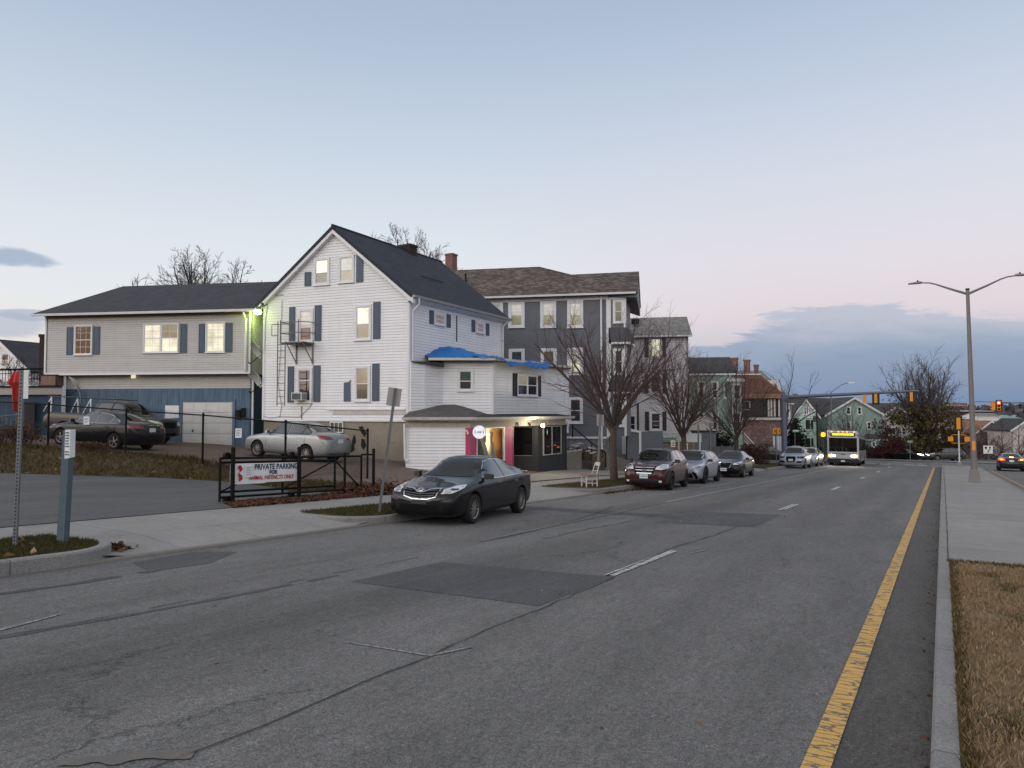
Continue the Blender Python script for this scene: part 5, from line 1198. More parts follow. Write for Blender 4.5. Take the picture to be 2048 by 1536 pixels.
# ---- two-storey annex with the blue tarp, and the shop in front of it
AXD = 32.7; axl = pd(886, AXD); axc = pd(987, AXD); axr = pd(1137, 38.7); o = cf(*axc, 0); o.z = T(o.x, o.y)
ax = thing('house_annex', 'low white clapboard annex under the blue tarp, above the pink shop', 'building', o)
AE, AB = hy(722, AXD), hy(846, AXD)
fa, La = wall(ax, axl, axc, AB-.5, AE, 'siding_white'); fb, Lb = wall(ax, axc, axr, AB-.1, AE, 'siding_white_side')
axb = (CR[0]+.1, CR[1]-.3); wall(ax, axr, (axr[0]-3, axr[1]+2.2), AB-.6, AE, 'siding_white_side')
nar = pd(851, 32.05); fn, _ = wall(ax, nar, axl, AB-.5, AE-.1, 'siding_white_side'); fn2, Ln2 = wall(ax, pd(822, 31.7), nar, AB-.5, hy(724, 32), 'siding_white')
m = fn2.mb(); m.box((Ln2-.07, -.02, AB-.3), (Ln2, -.001, hy(726, 32))); m.build('corner_board', 'trim_white', ax)
m = fa.mb(); m.box((La-.10, -.03, AB-.3), (La, 0, AE)); m.build('corner_board', 'trim_white', ax); m = fb.mb(); m.box((0, -.03, AB-.3), (.10, 0, AE)); m.build('corner_board', 'trim_white', ax); m = fb.mb(); m.box((Lb-.12, -.03, AB-.3), (Lb, 0, AE)); m.build('corner_board', 'trim_white', ax)
pwin(fa, 919, 943, 742, 779, panes=('pane_dark', 'pane_teal'), casing=.09, split=.45)
pwin(fb, 1035, 1073, 751, 790, panes=(('pane_dark', 'pane_lace'), ('pane_dark', 'pane_dark')), double=True, casing=.06, split=.5)
pshut(fb, 1025, 1033.5, 747, 792, mat='shutter_black', panels=1, label='dark shutter of the annex'); pshut(fb, 1074.5, 1081, 752, 793, mat='shutter_black', panels=1, label='dark shutter of the annex')
iax = ax.matrix_world.inverted()
def axp(r, d, z_): return iax @ cf(r, d, z_)
q = [pd(857, AXD-.42), pd(992, AXD-.42), (axr[0]+.15, axr[1]-.35), (axr[0]-3, axr[1]+2.4), (CR[0]-.4, CR[1]-2.2), (pd(857, AXD)[0], 33.3)]
m = MB(); m.hexa([axp(*p, AE-.02) for p in q], [axp(*p, AE+.10) for p in q]); m.build('roof', 'roof_low', ax)
m = MB(); q2 = [(p[0]*1.0, p[1]) for p in q[:3]]
for a, b in ((q[0], q[1]), (q[1], q[2])): gutter(ax, axp(a[0], a[1]-.01, AE+.11), axp(b[0], b[1]-.01, AE+.11), mat='trim_pale')
m = MB(); m.hexa([axp(*pd(822, 31.6), hy(724, 31.8)), axp(*pd(888, AXD-.5), AE-.25), axp(*pd(888, AXD), AE-.25), axp(*pd(822, 32.0), hy(724, 31.8))], [axp(*pd(822, 31.6), hy(722.5, 31.8)), axp(*pd(888, AXD-.5), AE-.12), axp(*pd(888, AXD), AE-.12), axp(*pd(822, 32.0), hy(722.5, 31.8))]); m.build('fascia', 'shutter_black', ax)
# tarp: rumpled sheet lying on the annex roof, hanging over the street eave
rndT = random.Random(4); NU, NV = 64, 20; TV, TF = [], []
tl = [pd(858, 32.6), pd(992, 32.45), pd(1100, 36.2)]
def tedge(u):                                                   # along the eave
    if u < .5: t = u/.5; return (tl[0][0]+(tl[1][0]-tl[0][0])*t, tl[0][1]+(tl[1][1]-tl[0][1])*t)
    t = (u-.5)/.5; return (tl[1][0]+(tl[2][0]-tl[1][0])*t, tl[1][1]+(tl[2][1]-tl[1][1])*t)
from mathutils import noise as mnoise
for i in range(NU+1):
    u = i/NU; e = tedge(u); bk = (e[0]-1.0-.8*u, e[1]+2.0)
    hang = .05+.36*ss(.5, .62, u)*(1-ss(.93, 1, u))*(.55+.9*abs(mnoise.noise(Vector((u*9, 2.2, 0))))+.35*mnoise.noise(Vector((u*24, 1, 0))))
    for j in range(NV+1):
        v = j/NV
        if v < .28: w_ = v/.28; p = (e[0]+.10*(u > .5)*(1-w_)+.02, e[1]-.36*(1-w_)-.0); z_ = AE+.14-hang*(1-w_)**1.5*(1 if u > .48 else .15)
        else: w_ = (v-.28)/.72; p = (e[0]+(bk[0]-e[0])*w_, e[1]+(bk[1]-e[1])*w_); hill = math.exp(-((u-.24)/.17)**2)*.40+.16*(1-ss(.55, .7, u)); z_ = AE+.16+hill*math.sin(min(1, w_*1.8)*PI/2)
        nz = mnoise.noise(Vector((u*16, v*5, 1)))*.09+(.5-abs(mnoise.noise(Vector((u*34+v*3, v*9, 5)))))*.08-.03
        TV.append(tuple(cf(p[0]+nz*.8, p[1]-abs(nz)*.5*(v < .28), z_+nz)))
for i in range(NU):
    for j in range(NV): a = i*(NV+1)+j; TF.append([a, a+NV+1, a+NV+2, a+1])
m = MB(); m.v = TV; m.f = TF; m.m = [0]*len(TF); tp_ = m.build('tarp', 'tarp_blue', smooth='all', fix=True); tp_.modifiers.new('s', 'SOLIDIFY').thickness = .01
tag(tp_, 'crumpled blue tarp spread over the annex roof and hanging off its street eave', 'tarp')

SHD = 29.9; shl = pd(812, SHD); shc = pd(941, SHD); BK = cf(0, 0, 0); blk = xy2rd(-16.05, 29.74); blr = xy2rd(-16.44, 33.43)
o = cf(*shc, 0); o.z = T(o.x, o.y)
sh = thing('corner_shop', 'single-storey shop with pink pillars, black entrance and lit gown window', 'shop', o)
ish = sh.matrix_world.inverted()
def shp(r, d, z_): return ish @ cf(r, d, z_)
SE = hy(842, SHD); SF = hy(855.5, SHD)            # eave underside, bottom of the board fascia
f1, L1 = wall(sh, shl, pd(931, SHD), -1.4, SF, 'siding_white'); f1f, L1f = wall(sh, shl, shc, SF+.002, SE, 'fascia_boards', 'fascia')
m = f1.mb(); m.box((-.02, -.03, hy(925, 29.9)), (.10, 0, SF)); m.build('corner_board', 'trim_white', sh); m = f1.mb(); m.path([(-.04, -.1, SE-.1), (-.04, -.1, SF), (-.02, -.08, hy(918, 29.9)), (.1, -.1, hy(922, 29.9))], .045, 8); m.build('downspout', 'trim_white', sh)
m = f1.mb(); zg = hy(840, SHD)
wall(sh, pd(931, SHD), shc, -1.6, SF, 'pink_paint', 'pink_pillar')
# street front: pillar, window bay, pillar, recess, black front
def lerp2(a, b, t): return (a[0]+(b[0]-a[0])*t, a[1]+(b[1]-a[1])*t)
def onfront(px):                                   # where an image column meets the shop's street line shc -> blr
    a, b = shc, blr; k = (px-1024)/FPX; t = (k*a[1]-a[0])/((b[0]-a[0])-k*(b[1]-a[1])); return lerp2(a, b, t)
blk = onfront(1076)
ff, Lf = wall(sh, shc, blr, SF+.002, SE+.0, 'fascia_boards', 'fascia')
wz0 = hy(922, 30.2)
wall(sh, shc, onfront(953), -1.8, SF, 'pink_paint', 'pink_pillar'); wall(sh, onfront(1009), onfront(1024), -1.8, SF, 'pink_paint', 'pink_pillar')
fwd, Lwd = wall(sh, onfront(953), onfront(1009), -1.8, wz0-.12, 'pink_paint', 'window_base')
# display window with gowns
m = fwd.mb(); m.box((0, -.03, wz0-.12), (Lwd, .06, wz0-.04)); m.box((0, -.03, SF-.05), (Lwd, .06, SF)); m.box((0, -.03, wz0-.04), (.05, .06, SF-.05)); m.box((Lwd-.09, -.03, wz0-.04), (Lwd, .06, SF-.05)); dw = m.build('window', 'vinyl_white', sh)
mt, tt, bb = material('display_glass'); tt.n.clear(); gl = tt.new('ShaderNodeBsdfGlossy', Roughness=.03); tr_ = tt.new('ShaderNodeBsdfTransparent'); fr = tt.new('ShaderNodeFresnel', IOR=1.5); mx = tt.new('ShaderNodeMixShader', i0=fr.outputs[0], i1=tr_.outputs[0], i2=gl.outputs[0]); tt.new('ShaderNodeOutputMaterial', Surface=mx.outputs[0])
m = fwd.mb(); m.face(((.05, .02, wz0-.04), (Lwd-.09, .02, wz0-.04), (Lwd-.09, .02, SF-.05), (.05, .02, SF-.05))); m.build('pane', 'display_glass', dw, fix=False)
m = fwd.mb(); DD = 1.1; m.box((-.2, DD, -1.8), (Lwd+.2, DD+.1, SF+.1)); m.box((-.25, .17, -1.8), (-.15, DD, SF+.1)); m.box((Lwd+.15, .17, -1.8), (Lwd+.25, DD, SF+.1)); m.box((-.25, .17, wz0-.2), (Lwd+.25, DD, wz0-.1)); m.box((-.25, .17, SF+.0), (Lwd+.25, DD, SF+.1)); m.build('display_box', 'wood_tan', sh)
m = fwd.mb(); m.box((.4, .9, SF-.16), (Lwd-.3, 1.0, SF-.10)); m.build('strip_lamp', 'shop_light', sh)
gowns = [(.78, .45, 'gown_grey', 'grey shimmering gown'), (1.25, .55, 'gown_white', 'white gown with a wide skirt'), (1.75, .5, 'gown_white', 'white gown by the lit side')]
for i, (gx, gy, gm, gl_) in enumerate(gowns):
    if gx > Lwd-.15: gx = Lwd-.35
    wp = fwd.W @ Vector((gx, gy, wz0-.1)); g_ = thing('dress_form', ['tailor\'s form in a grey shimmering gown nearest the round sign in the shop window', 'tailor\'s form in a white wide-skirted gown in the middle of the shop window', 'tailor\'s form in a white gown at the bright right side of the shop window'][i], 'dress form', wp, 0, 'dressed forms in the shop window')
    prof = [(.36, .02), (.30, .3), (.22, .6), (.15, .85), (.11, .98), (.14, 1.12), (.17, 1.25), (.155, 1.33), (.06, 1.40), (.045, 1.46), (.001, 1.47)]; mm = MB(); n_ = 28
    rg = []
    for r_, h_ in prof:
        rg.append([mm.P(((r_*(1+.10*math.sin(k*5+h_*3)*(h_ < .9)))*math.cos(2*PI*k/n_), r_*(1+.10*math.sin(k*5)*(h_ < .9))*.75*math.sin(2*PI*k/n_), h_*.92)) for k in range(n_)])
    for a_, b_ in zip(rg, rg[1:]):
        for k in range(n_): mm.f.append([a_[k], a_[(k+1) % n_], b_[(k+1) % n_], b_[k]]); mm.m.append(0)
    mm.build('gown', gm, g_, smooth=True)
dp = bpy.data.lights.new('display_lamp', 'POINT'); dp.energy = 60; dp.color = (1, .86, .42); dp.shadow_soft_size = .15; do = bpy.data.objects.new('display_lamp', dp); C.objects.link(do); do.location = fwd.W @ Vector((Lwd*.6, .8, SF-.35))
# recess: pink side strip, black door, angled wall with a tall pane
rec0 = onfront(1024); nrm = Vector((-(blr[1]-shc[1]), blr[0]-shc[0])).normalized()       # into the building, camera frame
ri = (rec0[0]+nrm.x*1.25+.62*.46, rec0[1]+nrm.y*1.25+.62*.86)
re_ = (ri[0]+(blk[0]-rec0[0])*.5, ri[1]+(blk[1]-rec0[1])*.5)
wall(sh, onfront(1024), onfront(1027.5), -1.8, SF, 'pink_dark', 'pink_pillar')
fd, Ld = wall(sh, onfront(1027.5), re_, -1.8, SF, 'shop_black_deep', 'door_wall')
fr_, Lr = wall(sh, re_, blk, -1.8, SF, 'shop_black', 'recess_wall')
m = MB(); q0, q1 = lerp2(rec0, blk, -.02), lerp2(rec0, blk, .98); m.hexa([shp(q0[0]+nrm.x*2.1, q0[1]+nrm.y*2.1, -1.8), shp(q1[0]+nrm.x*2.1, q1[1]+nrm.y*2.1, -1.8), shp(q1[0]+nrm.x*2.3, q1[1]+nrm.y*2.3, -1.8), shp(q0[0]+nrm.x*2.3, q0[1]+nrm.y*2.3, -1.8)], [shp(q0[0]+nrm.x*2.1, q0[1]+nrm.y*2.1, SF), shp(q1[0]+nrm.x*2.1, q1[1]+nrm.y*2.1, SF), shp(q1[0]+nrm.x*2.3, q1[1]+nrm.y*2.3, SF), shp(q0[0]+nrm.x*2.3, q0[1]+nrm.y*2.3, SF)])
m.hexa([shp(q0[0]+nrm.x*.2, q0[1]+nrm.y*.2, SF+.01), shp(q1[0]+nrm.x*.2, q1[1]+nrm.y*.2, SF+.01), shp(q1[0]+nrm.x*2.3, q1[1]+nrm.y*2.3, SF+.01), shp(q0[0]+nrm.x*2.3, q0[1]+nrm.y*2.3, SF+.01)], [shp(q0[0]+nrm.x*.2, q0[1]+nrm.y*.2, SF+.06), shp(q1[0]+nrm.x*.2, q1[1]+nrm.y*.2, SF+.06), shp(q1[0]+nrm.x*2.3, q1[1]+nrm.y*2.3, SF+.06), shp(q0[0]+nrm.x*2.3, q0[1]+nrm.y*2.3, SF+.06)]); m.build('recess_lining', 'shop_black_deep', sh)
m = fr_.mb(); a = .12; zb_, zt_ = hy(915, 33.5), SF-.05
m.box((a, -.02, zb_), (a+.04, .0, zt_)); m.box((a, -.02, zb_), (Lr*.8, .0, zb_+.04)); m.box((a, -.02, zt_-.03), (Lr*.8, .0, zt_)); w_ = m.build('window', 'galv', sh); m = fr_.mb(); m.face(((a+.04, -.008, zb_+.04), (Lr*.8, -.008, zb_+.04), (Lr*.8, -.008, zt_-.03), (a+.04, -.008, zt_-.03))); m.build('pane', 'shop_glass_dark', w_, fix=False)
m = fd.mb(); m.box((Ld*.30, -.03, -1.45), (Ld*.30+.9, .0, SF-.12)); dr = m.build('door', 'shop_black', sh); m = fd.mb(); m.box((Ld*.3+.3, -.04, hy(906, 33)), (Ld*.3+.62, -.03, hy(906, 33)+.05)); m.build('letter_slot', 'galv_dark', dr)
fk, Lk = wall(sh, blk, blr, -2.2, SF, 'shop_black', 'black_front')
a0_ = fk.px(1086, 900)[0]; a1_ = fk.px(1121, 900)[0]; zb_ = hy(911, 35); zt_ = SF-.03; am = fk.px(1103, 900)[0]
m = fk.mb()
for x in (a0_, am, a1_): m.box((x-.03, -.05, zb_), (x+.03, -.0, zt_))
for x0_, x1_ in ((a0_+.03, am-.03), (am+.03, a1_-.03)): m.box((x0_, -.05, zb_), (x1_, .0, zb_+.05)); m.box((x0_, -.05, zt_-.04), (x1_, .0, zt_))
w_ = m.build('window', 'gutter_grey', sh)
for x0_, x1_ in ((a0_+.03, am-.03), (am+.03, a1_-.03)):
    m = fk.mb(); m.face(((x0_, -.02, zb_+.05), (x1_, -.02, zb_+.05), (x1_, -.02, zt_-.04), (x0_, -.02, zt_-.04))); m.build('pane', 'shop_glass_dark', w_, fix=False)
m = fk.mb(); xd, zd = fk.px(1093.5, 864); m.face(((xd-.05, -.03, zd), (xd, -.03, zd-.16), (xd+.05, -.03, zd), (xd, -.03, zd+.16))); m.build('window_sticker', 'paper', w_, fix=False)
m = fk.mb(); m.box((Lk+.0, -.02, -2.0), (Lk+.06, .1, SF)); m.build('corner_board', 'shop_black', sh); wall(sh, blr, (blr[0]-2.5, blr[1]+2.5), -2.2, SE, 'shop_black', 'wall')
# numbers over the doors
for s_, pxn, col in (('795', 1033.5, 'ink_black'), ('796', 1058, 'ink_black')):
    x, z_ = ff.px(pxn, 849.5); text('house_number', s_, .27, col, ff.L @ Matrix.Translation((x, -.015, z_)) @ RX90, sh, .004, .8, .006)
# shop roof: low hip at the left, flat black strip along the street
E_ = SE+.16; ovl = .28
e0 = (shl[0]-.1, SHD-ovl); e1 = (shc[0]+.15, SHD-ovl-.06); e2 = (blr[0]+.35, blr[1]-.12); e3 = (blr[0]-1.2, blr[1]+1.0); apx = (pd(899, 32.4)[0], 32.5)
m = MB(); AZH = hy(809, 32.5)
m.slab([shp(*e0, E_), shp(*e1, E_), shp(apx[0]+.25, apx[1], AZH), shp(apx[0]-.25, apx[1], AZH)], .08)
m.slab([shp(*e1, E_), shp(*pd(996, 33.2), hy(832, 33.2)+.02), shp(*pd(985, 33.4), hy(828, 33)), shp(apx[0]+.25, apx[1], AZH)], .08)
m.slab([shp(e0[0], e0[1], E_), shp(apx[0]-.25, apx[1], AZH), shp(pd(822, 32.4)[0], 32.4, E_+.28)], .08)
m.build('roof', 'roof_low', sh)
m = MB(); m.hexa([shp(*e1, E_-.03), shp(*e2, E_-.03), shp(*e3, E_-.03), shp(*pd(960, 33.3), E_-.03)], [shp(*e1, E_+.02), shp(*e2, E_+.02), shp(e3[0], e3[1], E_+.20), shp(*pd(960, 33.3), E_+.16)]); m.build('roof', 'black_matte', sh)
gutter(sh, shp(e0[0], e0[1], E_), shp(e1[0], e1[1], E_), mat='trim_old'); gutter(sh, shp(*e1, E_), shp(*e2, E_), mat='trim_old')
m = MB(); m.hexa([shp(e0[0]+.05, e0[1]+.02, SE), shp(e1[0]-.03, e1[1]+.02, SE), shp(shc[0], SHD+.05, SE), shp(shl[0], SHD+.05, SE)], [shp(e0[0]+.05, e0[1]+.02, SE+.05), shp(e1[0]-.03, e1[1]+.02, SE+.05), shp(shc[0], SHD+.05, SE+.05), shp(shl[0], SHD+.05, SE+.05)])
m.hexa([shp(e1[0], e1[1]+.02, SE), shp(e2[0]-.03, e2[1]+.02, SE), shp(blr[0], blr[1]+.05, SE), shp(shc[0], shc[1]+.05, SE)], [shp(e1[0], e1[1]+.02, SE+.05), shp(e2[0]-.03, e2[1]+.02, SE+.05), shp(blr[0], blr[1]+.05, SE+.05), shp(shc[0], shc[1]+.05, SE+.05)]); m.build('soffit', 'trim_old', sh)
# round blade sign with lettering, camera and outdoor lamp
sg_p = cf(*pd(959, 29.3), hy(864, 29.3)); sgn = thing('round_sign', 'round white lit blade sign with grey script beside the pink pillar', 'sign', sg_p, TH-.12)
m = MB(); m.lathe([(.001, -.07), (.245, -.07), (.255, -.06), (.255, .06), (.245, .07), (.001, .07)], 40, 0, 'y'); m.build('face', 'sign_lit', sgn, smooth=True)
m = MB(); m.lathe([(.256, -.08), (.27, -.08), (.27, .08), (.256, .08), (.256, -.08)], 40, 0, 'y'); m.build('rim', 'plastic_white', sgn, smooth=True)
m = MB(); m.lathe([(.195, -.0725), (.202, -.0725)], 40, 0, 'y'); m.build('ring', 'ink_grey', sgn, fix=False)
text('lettering', 'Lola\'s', .17, 'ink_grey', Matrix.Translation((0, -.073, .01)) @ RX90, sgn, .001, 1, .003, .3)
m = MB(); m.box((-.09, -.0735, -.09), (.09, -.0715, -.083)); m.build('underline', 'ink_grey', sgn)
m = MB(); m.tube((.0, .05, .2), (-.1, .5, .25), .02, n=6); m.build('bracket', 'galv_dark', sgn)
cp = f1.W @ Vector((L1+.12, -.0, SF-.05)); cam_ = thing('security_camera', 'small white security camera under the eave at the pink corner', 'camera', cp, TH)
m = MB(); m.box((-.10, -.16, -.1), (-.03, .0, -.03)); m.lathe([(.001, -.22), (.035, -.21), (.04, -.1), (.03, -.08)], 10, 0, 'z', (-.02, -.12, 0)); m.build('housing', 'plastic_white', cam_)
lp = cf(*pd(1085.5, 33.6), hy(851, 33.6)); lt = thing('outdoor_lamp', 'glaring bare lamp under the shop eave above the black front', 'lamp', lp)
m = MB(); m.lathe([(.001, -.09), (.06, -.07), (.09, 0), (.06, .07), (.001, .09)], 14, 0, 'z', (0, -.0, 0)); m.build('bulb', 'bulb_white', lt, smooth=True); m = MB(); m.tube((0, .0, .08), (-.1, .1, .2), .03, n=6); m.build('bracket', 'galv_dark', lt)
pl = bpy.data.lights.new('lamp_light', 'POINT'); pl.energy = 95; pl.color = (1, .88, .62); pl.shadow_soft_size = .12; po_ = bpy.data.objects.new('lamp_light', pl); C.objects.link(po_); po_.location = lp+Vector((.25, -.15, -.12))

# ---- garage building at the left with the overhanging upper storey
g9 = math.radians(9.2); gR = pd(500, 35.64); gdir = (-math.cos(g9), math.sin(g9)); gin = (math.sin(g9), math.cos(g9))
gL = (gR[0]+gdir[0]*11.35, gR[1]+gdir[1]*11.35)
o = cf(*gR, 0); o.z = T(o.x, o.y)
gb = thing('garage_building', 'grey clapboard upper storey overhanging a blue board garage with a white roller door', 'building', o)
igb = gb.matrix_world.inverted()
def gbp(u, v, z_): return igb @ cf(gR[0]+gdir[0]*u+gin[0]*v, gR[1]+gdir[1]*u+gin[1]*v, z_)     # u to the left along the front, v into the building
def gq(u, v): return (gR[0]+gdir[0]*u+gin[0]*v, gR[1]+gdir[1]*u+gin[1]*v)
GE, GBt = hy(622, 35.7), hy(744, 35.7); GD = 9.0
fg, Lg = wall(gb, gL, gR, GBt, GE, 'siding_grey'); fg2, Lg2 = wall(gb, gR, gq(0, GD), GBt-.05, GE, 'siding_grey'); wall(gb, gq(11.35, GD), gL, GBt, GE, 'siding_grey')
m = fg.mb(); m.box((0, -.03, GBt-.08), (Lg, .02, GBt+.03)); m.box((Lg-.10, -.03, GBt+.03), (Lg, 0, GE)); m.box((0, -.03, GBt+.03), (.09, 0, GE)); m.build('corner_board', 'trim_white', gb)
m = fg.mb(); m.box((.0, -.012, GE-.14), (Lg, -.001, GE)); fr2 = m.build('frieze_board', 'wood_slats', gb)
lo = .55; GB0 = -.3; zM = hy(776, 36.2)
fgl, Lgl = wall(gb, gq(10.55, lo), gq(.15, lo), zM+.002, GBt-.002, 'siding_grey', 'lower_siding'); fgb, Lgb = wall(gb, gq(10.55, lo), gq(.15, lo), GB0, zM, 'blue_boards', 'lower_wall')
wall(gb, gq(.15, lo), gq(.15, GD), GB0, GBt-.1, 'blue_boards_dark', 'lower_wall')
m = MB(); m.hexa([gbp(-.02, 0, GBt-.06), gbp(11.35, 0, GBt-.06), gbp(11.35, GD, GBt-.06), gbp(-.02, GD, GBt-.06)], [gbp(-.02, 0.17, GBt-.001), gbp(11.35, .17, GBt-.001), gbp(11.35, GD, GBt-.001), gbp(-.02, GD, GBt-.001)]); m.build('soffit', 'trim_old', gb)
m = MB(); zR = hy(556, 35.7+GD/2)-.15; o_ = .4
A1, A2, A3, A4 = gbp(-o_, -o_, GE+.08), gbp(11.35+o_, -o_, GE+.08), gbp(11.35+o_, GD+o_, GE+.08), gbp(-o_, GD+o_, GE+.08); R1, R2 = gbp(2.0-3.5, GD/2, zR), gbp(10.4, GD/2, zR)
m.slab([A1, A2, R2, R1], .12); m.slab([A2, A3, R2], .12); m.slab([A3, A4, R1, R2], .12); m.slab([A4, A1, R1], .12); m.build('roof', 'roof_charcoal', gb)
gutter(gb, gbp(11.35+o_, -o_, GE+.05), gbp(-o_, -o_, GE+.05), mat='trim_white'); m = MB(); m.hexa([gbp(-.3, -.3, GE-.0), gbp(11.6, -.3, GE), gbp(11.35, .1, GE), gbp(0, .1, GE)], [gbp(-.3, -.3, GE+.05), gbp(11.6, -.3, GE+.05), gbp(11.35, .1, GE+.05), gbp(0, .1, GE+.05)]); m.build('soffit', 'trim_white', gb)
m = MB(); m.path([gbp(.22, -.35, GE-.1), gbp(.22, -.12, GE-.45), gbp(.22, -.1, GBt+.1), gbp(.1, lo-.1, GBt-.35), gbp(.1, lo-.1, .3)], .05, 8); m.build('downspout', 'trim_white', gb)
pwin(fg, 151, 183, 652, 708, panes=('pane_dark', 'pane_dark'), casing=.06, grid=3)
pwin(fg, 289, 356, 649, 704, panes=(('pane_sky_glow', 'pane_sky_glow'), ('pane_sky_glow', 'pane_lace')), casing=.05, double=True, grid=2)
pwin(fg, 414, 448, 646, 703, panes=('pane_sky_glow', 'pane_sky_glow'), casing=.06, grid=3)
for a, b, c_, d_ in ((134, 146.5, 654, 710), (187, 200, 653, 709), (361, 374, 648, 706), (398, 410, 648, 706), (452, 465, 646, 704)): pshut(fg, a, b, c_, d_)
# roller door
x0, zt_ = fgb.px(366, 804); x1, zb_ = fgb.px(465, 889)
m = fgb.mb(); m.box((x0-.14, -.06, zb_-.25), (x0, .0, zt_+.14)); m.box((x1, -.06, zb_-.25), (x1+.14, .0, zt_+.14)); m.box((x0, -.06, zt_), (x1, .0, zt_+.14)); m.build('door_frame', 'blue_boards', gb)
m = fgb.mb(); m.box((x0, -.02, zb_-.2), (x1, .0, zt_)); 
for k in range(4):
    for j in range(4):
        xa_, xb_ = x0+(x1-x0)*j/4+.08, x0+(x1-x0)*(j+1)/4-.08; za_, zc_ = zb_+(zt_-zb_)*k/4+.09, zb_+(zt_-zb_)*(k+1)/4-.09; m.box((xa_, -.035, za_), (xb_, -.0195, zc_))
gd = m.build('roller_door', 'garage_door', gb); m = fgb.mb()
for k in range(1, 4): m.box((x0, -.022, zb_+(zt_-zb_)*k/4-.008), (x1, -.0195, zb_+(zt_-zb_)*k/4+.008))
m.build('panel_joint', 'galv_dark', gd); m = fgb.mb(); m.box((x0+.55, -.06, zb_+.62), (x0+.6, -.02, zb_+.72)); m.build('door_handle', 'black_metal', gd)
a, zt_ = fgb.px(331, 811); b, zb_ = fgb.px(358, 836); m = fgb.mb(); m.box((a, -.03, zb_), (b, -.001, zt_)); m.build('white_panel', 'paper', gb)
x, zt_ = fgb.px(475, 820); m = fgb.mb(); m.box((x, -.14, zt_-.45), (x+.2, -.001, zt_)); m.box((x+.22, -.1, zt_-.35), (x+.45, -.001, zt_+.1)); m.build('letter_box', 'black_metal', gb)
x, z_ = fgb.px(270, 753); lmp = fgl.W @ Vector((x, -.12, z_)); l_ = thing('wall_lamp', 'small cream wall lamp under the overhang of the garage building', 'lamp', lmp, TH-g9); m = MB(); m.box((-.09, -.06, -.09), (.09, .06, .09)); m.build('shade', 'small_lamp', l_)
m = MB(); m.box((-.05, .05, -.05), (.05, .12, .05)); m.build('bracket', 'galv_dark', l_)
# flood lamp with a green-yellow cast between the two houses
lp = cf(*pd(513, 34.3), hy(623, 34.3)); fl = thing('flood_lamp', 'glowing green-yellow flood lamp at the eave corner between the houses', 'lamp', lp, TH)
m = MB(); m.lathe([(.001, -.14), (.15, -.10), (.19, .0), (.15, .08), (.001, .1)], 16, 0, 'z'); m.build('lens', 'bulb_green', fl, smooth=True); m = MB(); m.box((-.08, .0, .08), (.12, .12, .26)); m.tube((.05, .05, .2), (.35, .3, .4), .03, n=6); m.tube((.2, -.05, .25), (.28, -.15, .38), .05, .07, 8); m.build('housing', 'galv_dark', fl)
gl_ = bpy.data.lights.new('flood_light', 'POINT'); gl_.energy = 40; gl_.color = (.72, 1, .25); gl_.shadow_soft_size = .15; go_ = bpy.data.objects.new('flood_light', gl_); C.objects.link(go_); go_.location = cf(pd(511, 35.5)[0], 35.45, hy(634, 35.5))
# dishes
def dish(label, px, py, d, rz, tilt, s=.45, arm=1, stuck=(0, .5, -.35)):
    t_ = thing('satellite_dish', label, 'satellite dish', cf(*pd(px, d), hy(py, d)), TH+rz)
    R_ = Matrix.Rotation(tilt, 4, 'X'); m = MB(R_); m.lathe([(.001, .10), (s*.3, .085), (s*.6, .04), (s*.85, -.02), (s, -.07), (s*1.005, -.075), (s*.97, -.06), (s*.6, .055), (s*.3, .10), (.001, .115)], 28, 0, 'y'); m.build('reflector', 'dish_grey', t_, smooth='all')
    m = MB(R_); m.tube((0, .1, -.3), (0, -.62*s/.45, -.46*s/.45), .018, n=6); m.tube((0, -.62*s/.45, -.46*s/.45), (0, -.66*s/.45, -.34*s/.45), .03, n=6); m.build('feed_arm', 'black_metal', t_)
    m = MB(); m.tube((0, .1, -.05), stuck, .03, n=6); m.tube(stuck, (stuck[0], stuck[1], stuck[2]-.3), .03, n=6); m.build('mast', 'galv', t_); return t_
dish('grey satellite dish standing at the left end of the blue board wall', 149, 766, 35.9, -1.0, .55, .42, stuck=(.1, .25, -.7)); dish('upper of two satellite dishes in the gap between the houses', 513, 699, 35.2, -.9, .5, .45, stuck=(.0, .9, -.5)); dish('lower of two satellite dishes in the gap between the houses', 515, 757, 35.2, -.9, .5, .45, stuck=(.0, .9, -.5))
# ---- grey triple-decker behind the trees
gx = pd(1218, 44.0); ga = math.radians(12); gL_ = (gx[0]-15.0*math.cos(ga), gx[1]+15.0*math.sin(ga)); gI = (math.sin(ga), math.cos(ga))
o = cf(*gx, 0); o.z = T(o.x, o.y)
gh = thing('triple_decker', 'three-storey slate-grey house with white window casings and a corner bay', 'house', o); igh = gh.matrix_world.inverted()
GEh = hy(590, 44); GFz = hy(873, 44.3)
fgh, Lgh = wall(gh, gL_, gx, GFz, GEh, 'siding_slate'); fgs, Lgs = wall(gh, gx, (gx[0]+gI[0]*13, gx[1]+gI[1]*13), GFz, GEh, 'siding_slate'); wall(gh, (gL_[0]+gI[0]*13, gL_[1]+gI[1]*13), gL_, GFz, GEh, 'siding_slate'); wall(gh, (gx[0]+gI[0]*13, gx[1]+gI[1]*13), (gL_[0]+gI[0]*13, gL_[1]+gI[1]*13), GFz, GEh, 'siding_slate')
wall(gh, (gL_[0], gL_[1]+.03), (gx[0]-.02, gx[1]+.03), -3.2, GFz-.002, 'grey_block', 'foundation'); wall(gh, (gx[0]-.02, gx[1]+.05), (gx[0]+gI[0]*13-.02, gx[1]+gI[1]*13), -3.8, GFz-.002, 'grey_block', 'foundation')
def ghq(u, v): return (gx[0]-u*math.cos(ga)+v*gI[0], gx[1]+u*math.sin(ga)+v*gI[1])       # u left along the side wall, v away
